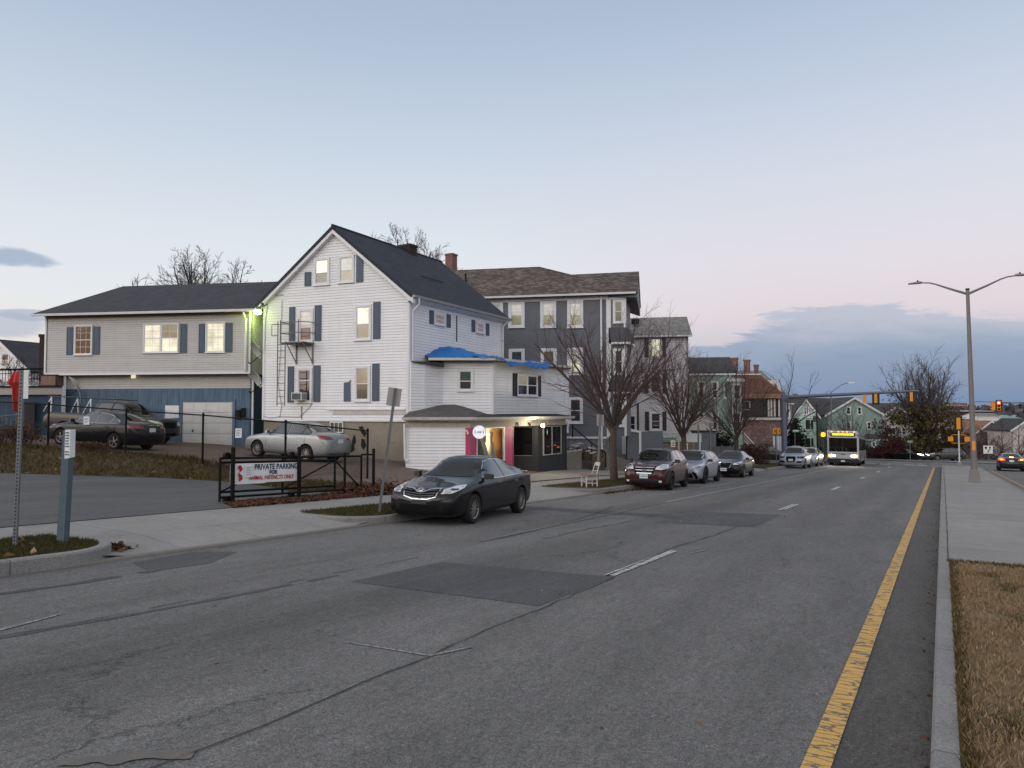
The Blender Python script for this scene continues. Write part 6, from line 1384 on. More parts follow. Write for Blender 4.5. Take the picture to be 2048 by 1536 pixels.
def ghp(u, v, z_): return igh @ cf(*ghq(u, v), z_)
for a, b in ((1022, 1044), (1086, 1107), (1140, 1161)): pwin(fgh, a, b, 606 if a > 1060 else 608, 651, panes=('pane_lace', 'pane_shade'), casing=.17, split=.47)
pwin(fgh, 982, 1001, 609, 650, panes=('pane_lace', 'pane_shade'), casing=.17)
pwin(fgh, 1023, 1044, 703, 748, panes=('pane_dark', 'pane_teal'), casing=.17); pwin(fgh, 1087, 1108, 702, 747, panes=('pane_dark', 'pane_curtain'), casing=.17); pwin(fgh, 1140, 1161, 701, 745, panes=('pane_sky_glow', 'pane_shade'), casing=.17)
pwin(fgh, 1141, 1161, 799, 843, panes=('pane_dark', 'pane_dark'), casing=.15)
m = fgh.mb(); m.box((Lgh-.14, -.03, GFz-.05), (Lgh, 0, GEh)); m.box((0, -.05, GFz-.12), (Lgh-.14, 0, GFz+.0)); m.box((0, -.05, GEh-.22), (Lgh-.14, 0, GEh)); m.build('corner_board', 'trim_white', gh)
m = fgh.mb(); xd = fgh.px(1203, 700)[0]; m.path([(xd, -.1, GEh), (xd, -.1, GFz-1.1), (xd+.9, -.1, GFz-1.5), (xd+.95, -.1, GFz-2.0)], .06, 8); m.build('downspout', 'trim_white', gh)
# hipped roof with a street gable over the bay
zR = hy(522, 47.8); o_ = .45
m = MB(); E = GEh+.08
m.slab([ghp(-.1, -o_, E), ghp(15.4, -o_, E), ghp(12.2, 4.4, zR), ghp(5.0, 4.4, zR), ghp(2.6, 2.1, hy(545, 46.3))], .14)
m.slab([ghp(15.4, -o_, E), ghp(15.4, 13.4, E), ghp(12.2, 8.6, zR), ghp(12.2, 4.4, zR)], .14); m.slab([ghp(15.4, 13.4, E), ghp(-o_, 13.4, E), ghp(5, 8.6, zR), ghp(12.2, 8.6, zR)], .14); m.slab([ghp(-o_, 13.4, E), ghp(-o_, 3, E), ghp(5, 4.4, zR), ghp(5, 8.6, zR)], .14)
m.slab([ghp(12.2, 4.4, zR), ghp(12.2, 8.6, zR), ghp(5, 8.6, zR), ghp(5, 4.4, zR)], .1)
gz = hy(543, 46.0); m.slab([ghp(3.2, -o_, E), ghp(-1.75, -o_, E), ghp(-1.75, 2.1, gz), ghp(3.4, 2.3, gz)], .12); m.slab([ghp(-1.75, 2.1, gz), ghp(-1.75, 5.1, E-.1), ghp(3.4, 5.1, E-.1), ghp(3.4, 2.3, gz)], .12)
rg = m.build('roof', 'roof_brown', gh)
m = MB(); m.hexa([ghp(-1.70, -.35, E-.05), ghp(-1.70, 5.0, E-.12), ghp(-1.70, 2.1, gz-.12)], [ghp(-1.55, -.35, E-.05), ghp(-1.55, 5.0, E-.12), ghp(-1.55, 2.1, gz-.12)]); m.hexa([ghp(-1.7, -.35, E-.30), ghp(0, -.1, E-.16), ghp(0, 5, E-.16), ghp(-1.7, 5.0, E-.75)], [ghp(-1.7, -.35, E-.06), ghp(0, -.1, E-.06), ghp(0, 5, E-.1), ghp(-1.7, 5.0, E-.12)]); m.build('gable', 'siding_slate', gh)
m = MB(); gutter(gh, ghp(15.2, -o_, E+.02), ghp(-1.65, -o_, E+.02), mat='trim_white')
m = MB(); m.box((-.3, -.3, 0), (.3, .3, 1.5)); m.box((-.34, -.34, 1.5), (.34, .34, 1.62)); m.build('chimney', 'brick_red', rg, loc=ghp(11.4, 5.0, zR-.35))
vp_ = ghp(9.5, 2.0, 0); m = MB(); hv = hy(556, 46.5); m.tube((vp_.x, vp_.y, hv-igh.inverted().translation.z*0+igh.translation.z), (vp_.x, vp_.y, hv+.6+igh.translation.z), .06, n=8); m.build('vent_pipe', 'black_metal', rg)
# the corner bay: three boxes with flared skirts
m = MB(); b0_, b1_ = 0.02, -1.05
def bayring(out, z_): return [ghp(.0-out*.6, -.02-out, z_), ghp(b1_-out*.6+.0, -.02-out, z_), ghp(b1_-out-.15, 1.9, z_), ghp(.0, 3.6, z_)]
zs_ = [GFz-.6, hy(800, 44), hy(776, 44), hy(765, 44), hy(712, 44), hy(684, 44), hy(663, 44), GEh-.05]
lv = [(hy(872, 44), hy(784, 44)), (hy(764, 44), hy(687, 44)), (hy(655, 44), GEh)]
for za, zb in lv: m.hexa(bayring(0, za), bayring(0, zb))
m.build('bay', 'siding_slate', gh)
for za, zb in ((hy(784, 44), hy(760, 44)), (hy(685, 44), hy(655, 44))): m = MB(); m.hexa(bayring(.28, za), bayring(.01, zb)); m.build('bay_skirt', 'roof_slate', gh)
for za, o1 in ((hy(784, 44), .30), (hy(685, 44), .30), (GEh-.13, .04)): m = MB(); m.hexa(bayring(o1, za-.12), bayring(o1, za)); m.build('bay_cornice', 'trim_white', gh)
fbay = Face(gh, cf(*ghq(0, -.02), 0), TH-ga)
for za, zb in lv:
    for x in (0, -b1_-.14): m = fbay.mb(); m.box((x, -.035, za), (x+.14, -.0, zb-.26 if zb == GEh else zb)); m.build('corner_board', 'trim_white', gh)
for y0_, y1_ in ((603, 643), (701, 746), (803, 850)):
    z1_, z0_ = hy(y0_, 44), hy(y1_, 44); window(fbay, .38, .80, z0_, z1_, panes=('pane_curtain', 'pane_curtain') if y0_ < 650 else ('pane_dark', 'pane_dark'), casing=.12)
# entry block of the triple-decker: clapboard side of the stair with white trim, black handrail
ea, eb = pd(1254, 45.8), pd(1281, 46.2); fe_, Le = wall(gh, ea, eb, -2.9, hy(864, 46), 'siding_slate', 'stair_side')
m = fe_.mb(); m.hexa([(0, -.06, hy(862, 46)), (Le, -.06, hy(866, 46)), (Le, -.06, hy(862, 46)), (0, -.06, hy(856, 46))], [(0, .1, hy(862, 46)), (Le, .1, hy(866, 46)), (Le, .1, hy(862, 46)), (0, .1, hy(856, 46))]); m.box((Le-.16, -.05, -2.9), (Le, 0, hy(866, 46))); m.build('stair_trim', 'trim_white', gh)
wall(gh, eb, (eb[0]+2, eb[1]+3), -2.9, hy(864, 46), 'siding_slate', 'stair_side')
m = MB(); pa = igh @ cf(*pd(1145, 40.5), 0); A = [(1145, 848, 41), (1145, 874, 41)]; B = [(1145, 853, 41), (1183, 886, 39.6), (1211, 906, 38.6), (1211, 934, 38.6)]
def P3(t): return igh @ cf(*pd(t[0], t[2]), hy(t[1], t[2]))
m.path([P3(t) for t in A], .035, 6); m.path([P3(t) for t in B], .035, 6); m.tube(P3((1183, 886, 39.6)), P3((1183, 912, 39.6)), .03, n=6); m.build('handrail', 'black_metal', gh)

# ---- old white three-storey house with black shutters
hx_ = pd(1377, 55.6); ha = math.radians(11); hL = (hx_[0]-9*math.cos(ha), hx_[1]+9*math.sin(ha)); hI = (math.sin(ha)*1.0, math.cos(ha))
o = cf(*hx_, 0); o.z = T(o.x, o.y); h4 = thing('shuttered_house', 'tall old white house with black shutters between the grey triple-decker and the mint house', 'house', o); ih4 = h4.matrix_world.inverted()
HE = hy(671, 55.4); HF = hy(897, 55.5)
fh, Lh = wall(h4, hL, hx_, HF-2.5, HE, 'siding_old_white'); fhs, _ = wall(h4, hx_, (hx_[0]+hI[0]*10, hx_[1]+hI[1]*10), HF-2.5, HE, 'siding_old_white'); wall(h4, (hL[0]+hI[0]*10, hL[1]+hI[1]*10), hL, HF-2.5, HE, 'siding_old_white')
def h4p(u, v, z_): return ih4 @ cf(hx_[0]-u*math.cos(ha)+v*hI[0], hx_[1]+u*math.sin(ha)+v*hI[1], z_)
zR = hy(631, 60); m = MB(); m.slab([h4p(-.3, -.4, HE+.05), h4p(9.4, -.4, HE+.05), h4p(9.4, 5, zR), h4p(-.15, 5, zR)], .14); m.slab([h4p(9.4, 10.4, HE+.05), h4p(-.3, 10.4, HE+.05), h4p(-.15, 5, zR), h4p(9.4, 5, zR)], .14); rf4 = m.build('roof', 'roof_grey', h4)
m = MB(); m.hexa([h4p(.0, 0, HE), h4p(.0, 10, HE), h4p(.0, 5, zR-.15)], [h4p(.15, 0, HE), h4p(.15, 10, HE), h4p(.15, 5, zR-.15)]); m.build('gable', 'siding_old_white', h4)
v_ = h4p(4.0, 2.4, hy(638, 58)); m = MB(); m.box((v_.x-.25, v_.y-.25, v_.z-.3), (v_.x+.25, v_.y+.25, v_.z+.1)); m.build('roof_vent', 'black_metal', rf4); gutter(h4, h4p(9.3, -.4, HE+.04), h4p(-.3, -.4, HE+.04), mat='trim_white')
for (a, b, c_, d_, s1, s2, pn) in ((1303, 1320, 827, 858, (1290, 1298), (1325, 1333), 'pane_dark'), (1303, 1320, 752, 784, (1289, 1297), (1325, 1333), 'pane_dark'), (1303, 1320, 678, 712, (1289, 1297), (1325, 1332), 'pane_sky_glow')):
    pwin(fh, a, b, c_, d_, panes=(pn, pn), casing=.14); pshut(fh, *s1, c_-4, d_+3, mat='shutter_black', panels=1); pshut(fh, *s2, c_-4, d_+3, mat='shutter_black', panels=1)
pwin(fh, 1261, 1270, 832, 866, panes=('pane_dark', 'pane_dark'), casing=.1); pshut(fh, 1274, 1278, 806, 868, mat='shutter_black', panels=1)
m = fhs.mb(); m.box((0, -.03, HF-.5), (.14, 0, HE)); m.build('corner_board', 'trim_white', h4)
# raised porch yard with railing in front of it
y_ = thing('porch', 'raised porch with white railing and pale scalloped panel before the old white house', 'porch', o); iy = y_.matrix_world.inverted()
def yp(px, py, d): return iy @ cf(*pd(px, d), hy(py, d))
m = MB(); m.hexa([yp(1285, 915, 51.2), yp(1384, 918, 52.5), yp(1390, 918, 54.6), yp(1285, 918, 54.6)], [yp(1285, 883, 51.2), yp(1384, 883, 52.5), yp(1390, 882, 54.6), yp(1285, 883, 54.6)]); m.build('base', 'porch_block', y_)
m = MB()
for k in range(30): px = 1288+k*2.35; m.tube(yp(px, 882, 51.5), yp(px, 867, 51.5), .018, n=4)
m.tube(yp(1287, 866.5, 51.5), yp(1358, 866.5, 51.5), .03, n=5); m.tube(yp(1287, 881, 51.5), yp(1358, 881, 51.5), .025, n=5); m.build('railing', 'trim_old', y_)
m = MB(); m.hexa([yp(1320, 882, 51.3), yp(1352, 882, 51.3), yp(1352, 882, 51.4), yp(1320, 882, 51.4)], [yp(1320, 872, 51.3), yp(1352, 872, 51.3), yp(1352, 872, 51.4), yp(1320, 872, 51.4)]); m.build('panel', 'siding_teal', y_)
for px in (1322, 1329, 1335, 1341, 1348):
    m = MB(); c_ = yp(px, 873, 51.25); m.lathe([(.001, 0), (.10, .0), (.10, .04), (.001, .04)], 12, 0, 'y', tuple(c_)); m.build('knob', 'plastic_white', y_)
m = MB(); m.hexa([yp(1355, 912, 51.2), yp(1358.5, 912, 51.2), yp(1358.5, 912, 51.4), yp(1355, 912, 51.4)], [yp(1355, 868, 51.2), yp(1358.5, 868, 51.2), yp(1358.5, 868, 51.4), yp(1355, 868, 51.4)]); m.build('post', 'trim_old', y_)
bs = thing('board_screen', 'low white clapboard screen panel right of the middle street tree', 'screen', cf(*pd(1383, 51), hy(881.5, 51)), TH); m = MB(); m.box((-.65, -.05, 0), (.63, .05, .52)); m.build('boards', 'white_boards', bs); m = MB(); m.box((-.68, -.08, -.08), (.66, .08, -.002)); m.box((.5, -.07, .0), (.64, -.051, .52)); m.box((-.6, -.03, -1.4), (-.5, .03, -.081)); m.box((.5, -.03, -1.4), (.6, .03, -.081)); m.build('frame', 'trim_white', bs)

# ---- mint house with a two-storey bay, dark roof behind it
def house(name, label, right_px, dR, ang, width, depth, py_eave, py_base, mat, roofmat, ridge=None, gable=None, trim='trim_white', dome=None, group=None, z_extra=-3.0, ovh=.3):
    """a box house: its front wall ends at image column right_px; ridge: (py at front, along) or gable: peak image row when the gable faces us"""
    c = pd(right_px, dR); ux, uy = -math.cos(ang), math.sin(ang); vx, vy = math.sin(ang), math.cos(ang)
    o = cf(*c, 0); o.z = T(o.x, o.y); t_ = thing(name, label, 'house', o, group=group); inv_ = t_.matrix_world.inverted()
    q = lambda u, v: (c[0]+ux*u+vx*v, c[1]+uy*u+vy*v); p = lambda u, v, z_: inv_ @ cf(*q(u, v), z_)
    E = hy(py_eave, dR); Bz = hy(py_base, dR)+z_extra
    if gable is not None:
        pk = hy(gable, dR+abs(uy)*width/2); F_, L_ = wall(t_, q(width, 0), q(0, 0), Bz, E, mat, gable=[(width/2, pk)])
        wall(t_, q(0, 0), q(0, depth), Bz, E, mat); wall(t_, q(width, depth), q(width, 0), Bz, E, mat)
        m = MB(); s_ = (pk-E)/(width/2)
        m.slab([p(width/2, -ovh, pk+.1), p(-ovh, -ovh, E-ovh*s_+.1), p(-ovh, depth, E-ovh*s_+.1), p(width/2, depth, pk+.1)], .14); m.slab([p(width/2, -ovh, pk+.1), p(width+ovh, -ovh, E-ovh*s_+.1), p(width+ovh, depth, E-ovh*s_+.1), p(width/2, depth, pk+.1)], .14); m.build('roof', roofmat, t_)
        m = MB()
        for u1 in (-ovh, width+ovh): m.hexa([p(width/2, -ovh-.03, pk-.28), p(u1, -ovh-.03, E-ovh*s_-.26), p(u1, -ovh-.03, E-ovh*s_+.08), p(width/2, -ovh-.03, pk+.08)], [p(width/2, -ovh, pk-.28), p(u1, -ovh, E-ovh*s_-.26), p(u1, -ovh, E-ovh*s_+.08), p(width/2, -ovh, pk+.08)])
        m.build('rake_board', trim, t_)
    else:
        F_, L_ = wall(t_, q(width, 0), q(0, 0), Bz, E, mat); wall(t_, q(0, 0), q(0, depth), Bz, E, mat); wall(t_, q(width, depth), q(width, 0), Bz, E, mat)
        zr = hy(ridge, dR+depth/2); m = MB(); m.slab([p(-ovh, -ovh, E+.04), p(width+ovh, -ovh, E+.04), p(width+ovh, depth/2, zr), p(-ovh*.6, depth/2, zr)], .14); m.slab([p(width+ovh, depth+ovh, E), p(-ovh, depth+ovh, E), p(-ovh*.6, depth/2, zr), p(width+ovh, depth/2, zr)], .14); m.build('roof', roofmat, t_)
        m = MB(); m.hexa([p(0, 0, E), p(0, depth, E), p(0, depth/2, zr-.16)], [p(.15, 0, E), p(.15, depth, E), p(.15, depth/2, zr-.16)]); m.hexa([p(width-.15, 0, E), p(width-.15, depth, E), p(width-.15, depth/2, zr-.16)], [p(width, 0, E), p(width, depth, E), p(width, depth/2, zr-.16)]); m.build('gable', mat, t_)
        m = MB(); m.hexa([p(-ovh, -ovh-.02, E-.18), p(width+ovh, -ovh-.02, E-.18), p(width+ovh, -.02, E-.18), p(-ovh, -.02, E-.18)], [p(-ovh, -ovh-.02, E-.04), p(width+ovh, -ovh-.02, E-.04), p(width+ovh, -.02, E-.04), p(-ovh, -.02, E-.04)]); m.build('cornice', trim, t_)
    return t_, F_, p, E
hm, fm, pm, Em = house('mint_house', 'pale mint clapboard house with dark roof behind the third street tree', 1468, 66, math.radians(10), 7.5, 9, 746, 900, 'siding_mint_dark', 'roof_dark', ridge=714)
for (a, b, c_, d_) in ((1398, 1407, 765, 795), (1425, 1434, 765, 795), (1398, 1407, 828, 858), (1425, 1434, 828, 858), (1450, 1459, 765, 795)): pwin(fm, a, b, c_, d_, casing=.14)
m = fm.mb(); xb0 = fm.px(1453, 800)[0]; xb1 = fm.px(1484, 800)[0]; m.hexa([(xb0, 0, -6), (xb0+.3, -.9, -6), (xb1-.2, -.9, -6), (xb1, 0, -6)], [(xb0, 0, hy(764, 66)), (xb0+.3, -.9, hy(764, 66)), (xb1-.2, -.9, hy(764, 66)), (xb1, 0, hy(764, 66))]); bay = m.build('bay', 'siding_mint_dark', hm)
m = fm.mb(); m.box((xb0-.1, -1.0, hy(764, 66)), (xb1+.1, 0, hy(758, 66))); m.build('cornice', 'trim_white', bay)
fbm = Face(hm, fm.W @ Vector((xb0+.3, -.9, 0)), TH-math.radians(10)); window(fbm, .25, .75, hy(798, 65), hy(770, 65), casing=.12); window(fbm, .25, .75, hy(860, 65), hy(826, 65), casing=.12)
# storefront gap: beige wall with pale ledge between the white and mint houses
bw = thing('beige_wall', 'beige wall with a pale ledge between the old white house and the mint house', 'wall', cf(*pd(1400, 60), T(*rd2xy(*pd(1400, 60)))), TH); m = MB(); m.box((-1.2, 0, -.5), (1.1, .2, 3.6)); m.build('panel', 'siding_cream', bw); m = MB(); m.box((-.9, -.08, 2.2), (.9, -.002, 2.34)); m.build('ledge', 'trim_pale', bw)
ds = thing('dark_shed', 'blue-grey shed wall beside the hedge under the street tree', 'shed', cf(*pd(1412, 57), T(*rd2xy(*pd(1412, 57)))), TH); m = MB(); m.box((-.8, 0, -.5), (.75, 1.5, 2.4)); m.build('wall', 'siding_slate', ds); m = MB(); m.box((-.9, -.1, 2.4), (.85, 1.6, 2.5)); m.build('roof', 'roof_dark', ds)
gf = thing('board_fence', 'grey board fence panel right of the shed on the pavement', 'fence', cf(*pd(1440, 54), T(*rd2xy(*pd(1440, 54)))), TH)
m = MB(); m.box((-.75, -.02, 0), (.95, .02, 1.35)); m.build('boards', 'fence_boards', gf)
for x in (-.78, .1, .97): m = MB(); m.box((x-.05, -.06, -.3), (x+.05, .06, 1.45)); m.build('post', 'galv_dark', gf)

# ---- corner building with brick chimneys, orange shingled mansard, dark upper storey and stone ground floor
kx = pd(1563, 78); ka = math.radians(6); kW = 7.2; o = cf(*kx, 0); o.z = T(o.x, o.y)
kb = thing('corner_building', 'corner building with three brick chimneys, orange shingled roof and stone veneer ground floor', 'building', o); ik = kb.matrix_world.inverted()
def kq(u, v): return (kx[0]-u*math.cos(ka)+v*math.sin(ka), kx[1]+u*math.sin(ka)+v*math.cos(ka))
def kp(u, v, z_): return ik @ cf(*kq(u, v), z_)
Z = lambda py: hy(py, 78.5)
fk2, Lk2 = wall(kb, kq(kW, 0), kq(0, 0), Z(905)-2, Z(840), 'stone_veneer', 'stone_storey'); wall(kb, kq(0, 0), kq(0, 12), Z(905)-2, Z(840), 'stone_veneer', 'stone_storey')
m = MB(); m.hexa([kp(-.25, -.3, Z(840)), kp(kW, -.3, Z(840)), kp(kW, 12, Z(840)), kp(-.25, 12, Z(840))], [kp(-.25, -.3, Z(835)), kp(kW, -.3, Z(835)), kp(kW, 12, Z(835)), kp(-.25, 12, Z(835))]); m.build('belt_course', 'trim_old', kb)
fk3, Lk3 = wall(kb, kq(kW, 0), kq(0, 0), Z(835), Z(790), 'soot_brick', 'upper_storey'); wall(kb, kq(0, 0), kq(0, 12), Z(835), Z(790), 'soot_brick', 'upper_storey')
for px in (1537, 1542.5, 1549, 1558): x = fk3.px(px, 815)[0]; m = fk3.mb(); m.box((x-.09, -.08, Z(833)), (x+.09, -.002, Z(799))); m.build('window_post', 'trim_old', kb)
x0, x1 = fk3.px(1503, 815)[0], fk3.px(1533, 815)[0]; m = fk3.mb(); m.box((x0, -.03, Z(831)), (x1, -.002, Z(799))); m.build('window', 'pane_dark', kb)
x0 = fk3.px(1487, 815)[0]
m = fk3.mb(); m.box((x0, -.04, Z(820)), (x0+.08, -.001, Z(802))); m.box((x0+.62, -.04, Z(820)), (x0+.70, -.001, Z(802))); m.box((x0+.08, -.04, Z(803.5)), (x0+.62, -.001, Z(802))); m.box((x0+.08, -.04, Z(820)), (x0+.62, -.001, Z(818.5))); m.build('window', 'trim_old', kb)
m = MB(); m.hexa([kp(-.35, -.4, Z(797)), kp(kW, -.4, Z(797)), kp(kW, 12, Z(797)), kp(-.35, 12, Z(797))], [kp(-.35, -.4, Z(788)), kp(kW, -.4, Z(788)), kp(kW, 12, Z(788)), kp(-.35, 12, Z(788))]); m.build('cornice', 'wood_tan', kb)
m = MB(); m.hexa([kp(-.2, -.25, Z(788)), kp(kW, -.25, Z(788)), kp(kW, 12, Z(788)), kp(-.2, 12, Z(788))], [kp(1.9, 1.2, Z(749)), kp(kW, 1.2, Z(749)), kp(kW, 10, Z(749)), kp(1.9, 10, Z(749))]); rk = m.build('roof', 'roof_orange', kb)
m = MB(); m.hexa([kp(1.85, 1.1, Z(749)), kp(kW, 1.1, Z(749)), kp(kW, 10, Z(749)), kp(1.85, 10, Z(749))], [kp(1.85, 1.1, Z(746.5)), kp(kW, 1.1, Z(746.5)), kp(kW, 10, Z(746.5)), kp(1.85, 10, Z(746.5))]); m.build('roof_cap', 'trim_pale', rk)
m = MB(); m.hexa([kp(-.15, .6, Z(783)), kp(1.5, .2, Z(785)), kp(1.5, 3, Z(785)), kp(-.15, 3, Z(783))], [kp(-.05, 1.4, Z(760)), kp(1.9, 1.2, Z(759)), kp(1.9, 3, Z(759)), kp(-.05, 3, Z(760))]); dm = m.build('dormer', 'siding_cream', rk)
for k in range(3):
    m = MB(); u = .25+k*.45; m.hexa([kp(u, .55, Z(782)), kp(u+.22, .52, Z(782)), kp(u+.22, .65, Z(782)), kp(u, .65, Z(782))], [kp(u, 1.0, Z(768)), kp(u+.22, 1.0, Z(768)), kp(u+.22, 1.15, Z(768)), kp(u, 1.15, Z(768))]); m.build('window', 'pane_dark', dm)
for pxa, pxb, ya, yb, v in ((1463.5, 1475, 714, 746, 3.0), (1489.5, 1500, 718, 746, 3.2), (1509.5, 1517, 728, 746, 3.4)):
    d_ = 78+v+1; a_ = cf(*pd(pxa, d_), 0); b_ = cf(*pd(pxb, d_), 0); w_ = (b_-a_).length; c_ = cf(*pd((pxa+pxb)/2, d_), hy(yb+8, d_))
    m = MB(); hgt = (yb+8-ya)/FPX*d_; m.box((-w_/2, -w_/2, 0), (w_/2, w_/2, hgt-.25)); m.box((-w_/2-.06, -w_/2-.06, hgt-.25), (w_/2+.06, w_/2+.06, hgt-.08)); m.build('chimney', 'brick_red', rk, loc=ik @ c_)
m = MB(); m.slab([kp(-1.2, 3.0, hy(786, 83)), kp(-1.3, 3.4, hy(786, 83)), kp(.2, 8, hy(741, 86)), kp(3.2, 8, hy(742, 86)), kp(3.4, 3, hy(780, 83))], .2); m.build('rear_roof', 'roof_grey', rk)
wall(kb, kq(.3, 3.2), kq(-1.0, 3.2), Z(905)-2, Z(787), 'siding_cream', 'rear_wall')
wall(kb, kq(kW+.01, 12), kq(kW, 0), Z(905)-2, Z(790), 'stone_veneer', 'stone_storey')
# white stair rail climbing to its door
sr = thing('stair_rail', 'white sloping stair rail before the stone veneer wall', 'railing', cf(*pd(1488, 70), hy(867, 70))); isr = sr.matrix_world.inverted()
m = MB(); S = lambda px, py: isr @ cf(*pd(px, 70-(px-1488)*.05), hy(py, 70)); m.tube(S(1487, 866), S(1513, 893), .05, n=6); m.tube(S(1513, 893), S(1513, 903), .05, n=6)
for k in range(9): m.tube(S(1489+k*2.8, 869+k*2.9), S(1489+k*2.8, 880+k*2.9), .02, n=4)
m.tube(S(1487, 881), S(1513, 903), .04, n=5); m.build('rail', 'trim_white', sr)
wp = thing('white_boarding', 'tall white boards leaning beside the stone veneer corner', 'boarding', cf(*pd(1553, 76), hy(905, 76)), TH); 
for k, x in enumerate((-.42, -.18, .05, .30)): m = MB(); m.box((x, -.02*k, 0), (x+.19, .03-.02*k, 1.7)); m.build('board', 'white_boards', wp)

# ---- houses beyond the crossing
h1, f1_, p1, E1 = house('yellow_house', 'pale yellow house behind the traffic mast, partly hidden', 1604, 128, math.radians(8), 9, 10, 818, 900, 'siding_yellow', 'roof_dark', ridge=790)
pwin(f1_, 1582.5, 1586, 816, 827, casing=.2)
m = f1_.mb(); x = f1_.px(1600, 795)[0]; m.box((x-.35, 3, hy(800, 128)), (x+.35, 3.7, hy(786.5, 128))); m.build('chimney', 'brick_red', h1)
h1b, f1b, p1b, E1b = house('grey_bay_house', 'narrow grey house edge right beside the traffic mast', 1583, 100, math.radians(8), 3.6, 8, 806, 905, 'siding_cream', 'roof_dark', ridge=795); pwin(f1b, 1575.5, 1578, 818, 836, casing=.15); pwin(f1b, 1575.5, 1578, 862, 880, casing=.15)
h2, f2_, p2, E2 = house('mint_gable_house', 'mint green house with a steep front gable and stacked bays', 1634, 112, math.radians(10), 3.4, 9, 828, 905, 'siding_mint', 'roof_dark', gable=798, ovh=.4)
for a in (1609, 1613.5, 1618.5): pwin(f2_, a, a+2.6, 815, 828, casing=.08)
for za, zb, wa, wb_ in ((836, 861, 840, 858), (870, 896, 876, 892)):
    m = f2_.mb(); xa_, xb_ = f2_.px(1607, 850)[0], f2_.px(1626, 850)[0]; m.hexa([(xa_+.2, -.8, hy(zb, 112)), (xb_-.2, -.8, hy(zb, 112)), (xb_, 0, hy(zb, 112)), (xa_, 0, hy(zb, 112))], [(xa_+.2, -.8, hy(za, 112)), (xb_-.2, -.8, hy(za, 112)), (xb_, 0, hy(za, 112)), (xa_, 0, hy(za, 112))]); b_ = m.build('bay', 'siding_mint', h2)
    m = f2_.mb(); m.box((xa_, -1.0, hy(za, 112)), (xb_+.1, 0, hy(za-2.2, 112))); m.build('cornice', 'trim_white', b_)
    for a in (1609, 1613.2, 1619.5): xx = f2_.px(a, 850)[0]; m = f2_.mb(); m.box((xx, -.84, hy(wb_, 112)), (xx+.32, -.801, hy(wa, 112))); m.build('pane', 'pane_dark', b_)
h3, f3_, p3, E3 = house('mint_side_house', 'mint green house with its long dark roof and gable behind the bus stop trees', 1764, 116, math.radians(4), 8.6, 12, 828, 905, 'siding_mint_dark', 'roof_dark', gable=795, ovh=.4)
for a, c_ in ((1694, 815), (1716, 815), (1694, 845), (1735, 845)): pwin(f3_, a, a+6, c_, c_+13, casing=.15)
h3b, f3b, _, _ = house('mint_long_house', 'long low mint wall under the dark roof between the two mint gables', 1668, 120, math.radians(5), 5, 8, 829, 905, 'siding_mint_dark', 'roof_dark', ridge=796); pwin(f3b, 1645, 1650, 850, 866, casing=.15)
h5, f5_, p5, E5 = house('cream_gable_house', 'cream house with a wide front gable and dark side roof behind the big tree', 1850, 122, math.radians(3), 9.4, 12, 845, 905, 'siding_cream', 'roof_dark', gable=813, ovh=.4)
for a, c_ in ((1784, 828), (1805, 828), (1784, 856), (1805, 856), (1830, 856), (1784, 884)): pwin(f5_, a, a+6, c_, c_+13, casing=.15)
h5b, f5b, _, _ = house('dark_roof_house', 'broad dark-roofed house behind the cream gable', 1880, 138, math.radians(2), 15, 12, 830, 905, 'siding_cream', 'roof_dark', ridge=806)
h6, f6_, _, _ = house('teal_cottage', 'small teal wall with one white-framed window right of the bus', 1767, 104, math.radians(3), 3.0, 5, 878, 905, 'siding_teal', 'roof_dark', ridge=868); pwin(f6_, 1745, 1750, 884, 893, casing=.2)
h7, f7_, _, _ = house('grey_gable_house', 'grey house with a shallow gable right of the street lamp pole', 2012, 150, math.radians(-3), 7, 12, 866, 905, 'siding_dun', 'roof_tan', gable=842, ovh=.5)
h8, f8_, _, _ = house('brown_roof_house', 'low house under a broad tan-brown roof at the far right', 2046, 165, math.radians(-4), 9, 12, 866, 905, 'siding_dun', 'roof_tan', ridge=842)
h9, f9_, _, _ = house('white_gable_house', 'white house gable cut by the right edge of the photo', 2082, 130, math.radians(6), 5, 8, 858, 905, 'siding_cream', 'roof_dark', gable=838, ovh=.5); pwin(f9_, 2036, 2039, 858, 867, casing=.1)
h10, f10, _, _ = house('low_factory', 'low maroon flat building on the far hillside behind the signal', 1985, 330, math.radians(-2), 26, 20, 822, 850, 'soot_brick', 'roof_grey', ridge=820)
h11, f11, _, _ = house('brick_block', 'distant red brick block on the skyline left of the street lamp pole', 1934, 520, math.radians(0), 12, 12, 806, 830, 'brick_red', 'brick_red', ridge=805)
h12, f12, _, _ = house('long_brick_block', 'distant long low brick building on the skyline behind the big tree', 1930, 500, math.radians(0), 14, 12, 811, 830, 'brick_red', 'roof_grey', ridge=809)
h13, f13, _, _ = house('green_roof_hall', 'distant hall with a dull green roof above the brown-roofed house', 2046, 300, math.radians(0), 16, 14, 838, 850, 'siding_cream', 'siding_teal', ridge=832)
rnd = random.Random(77)
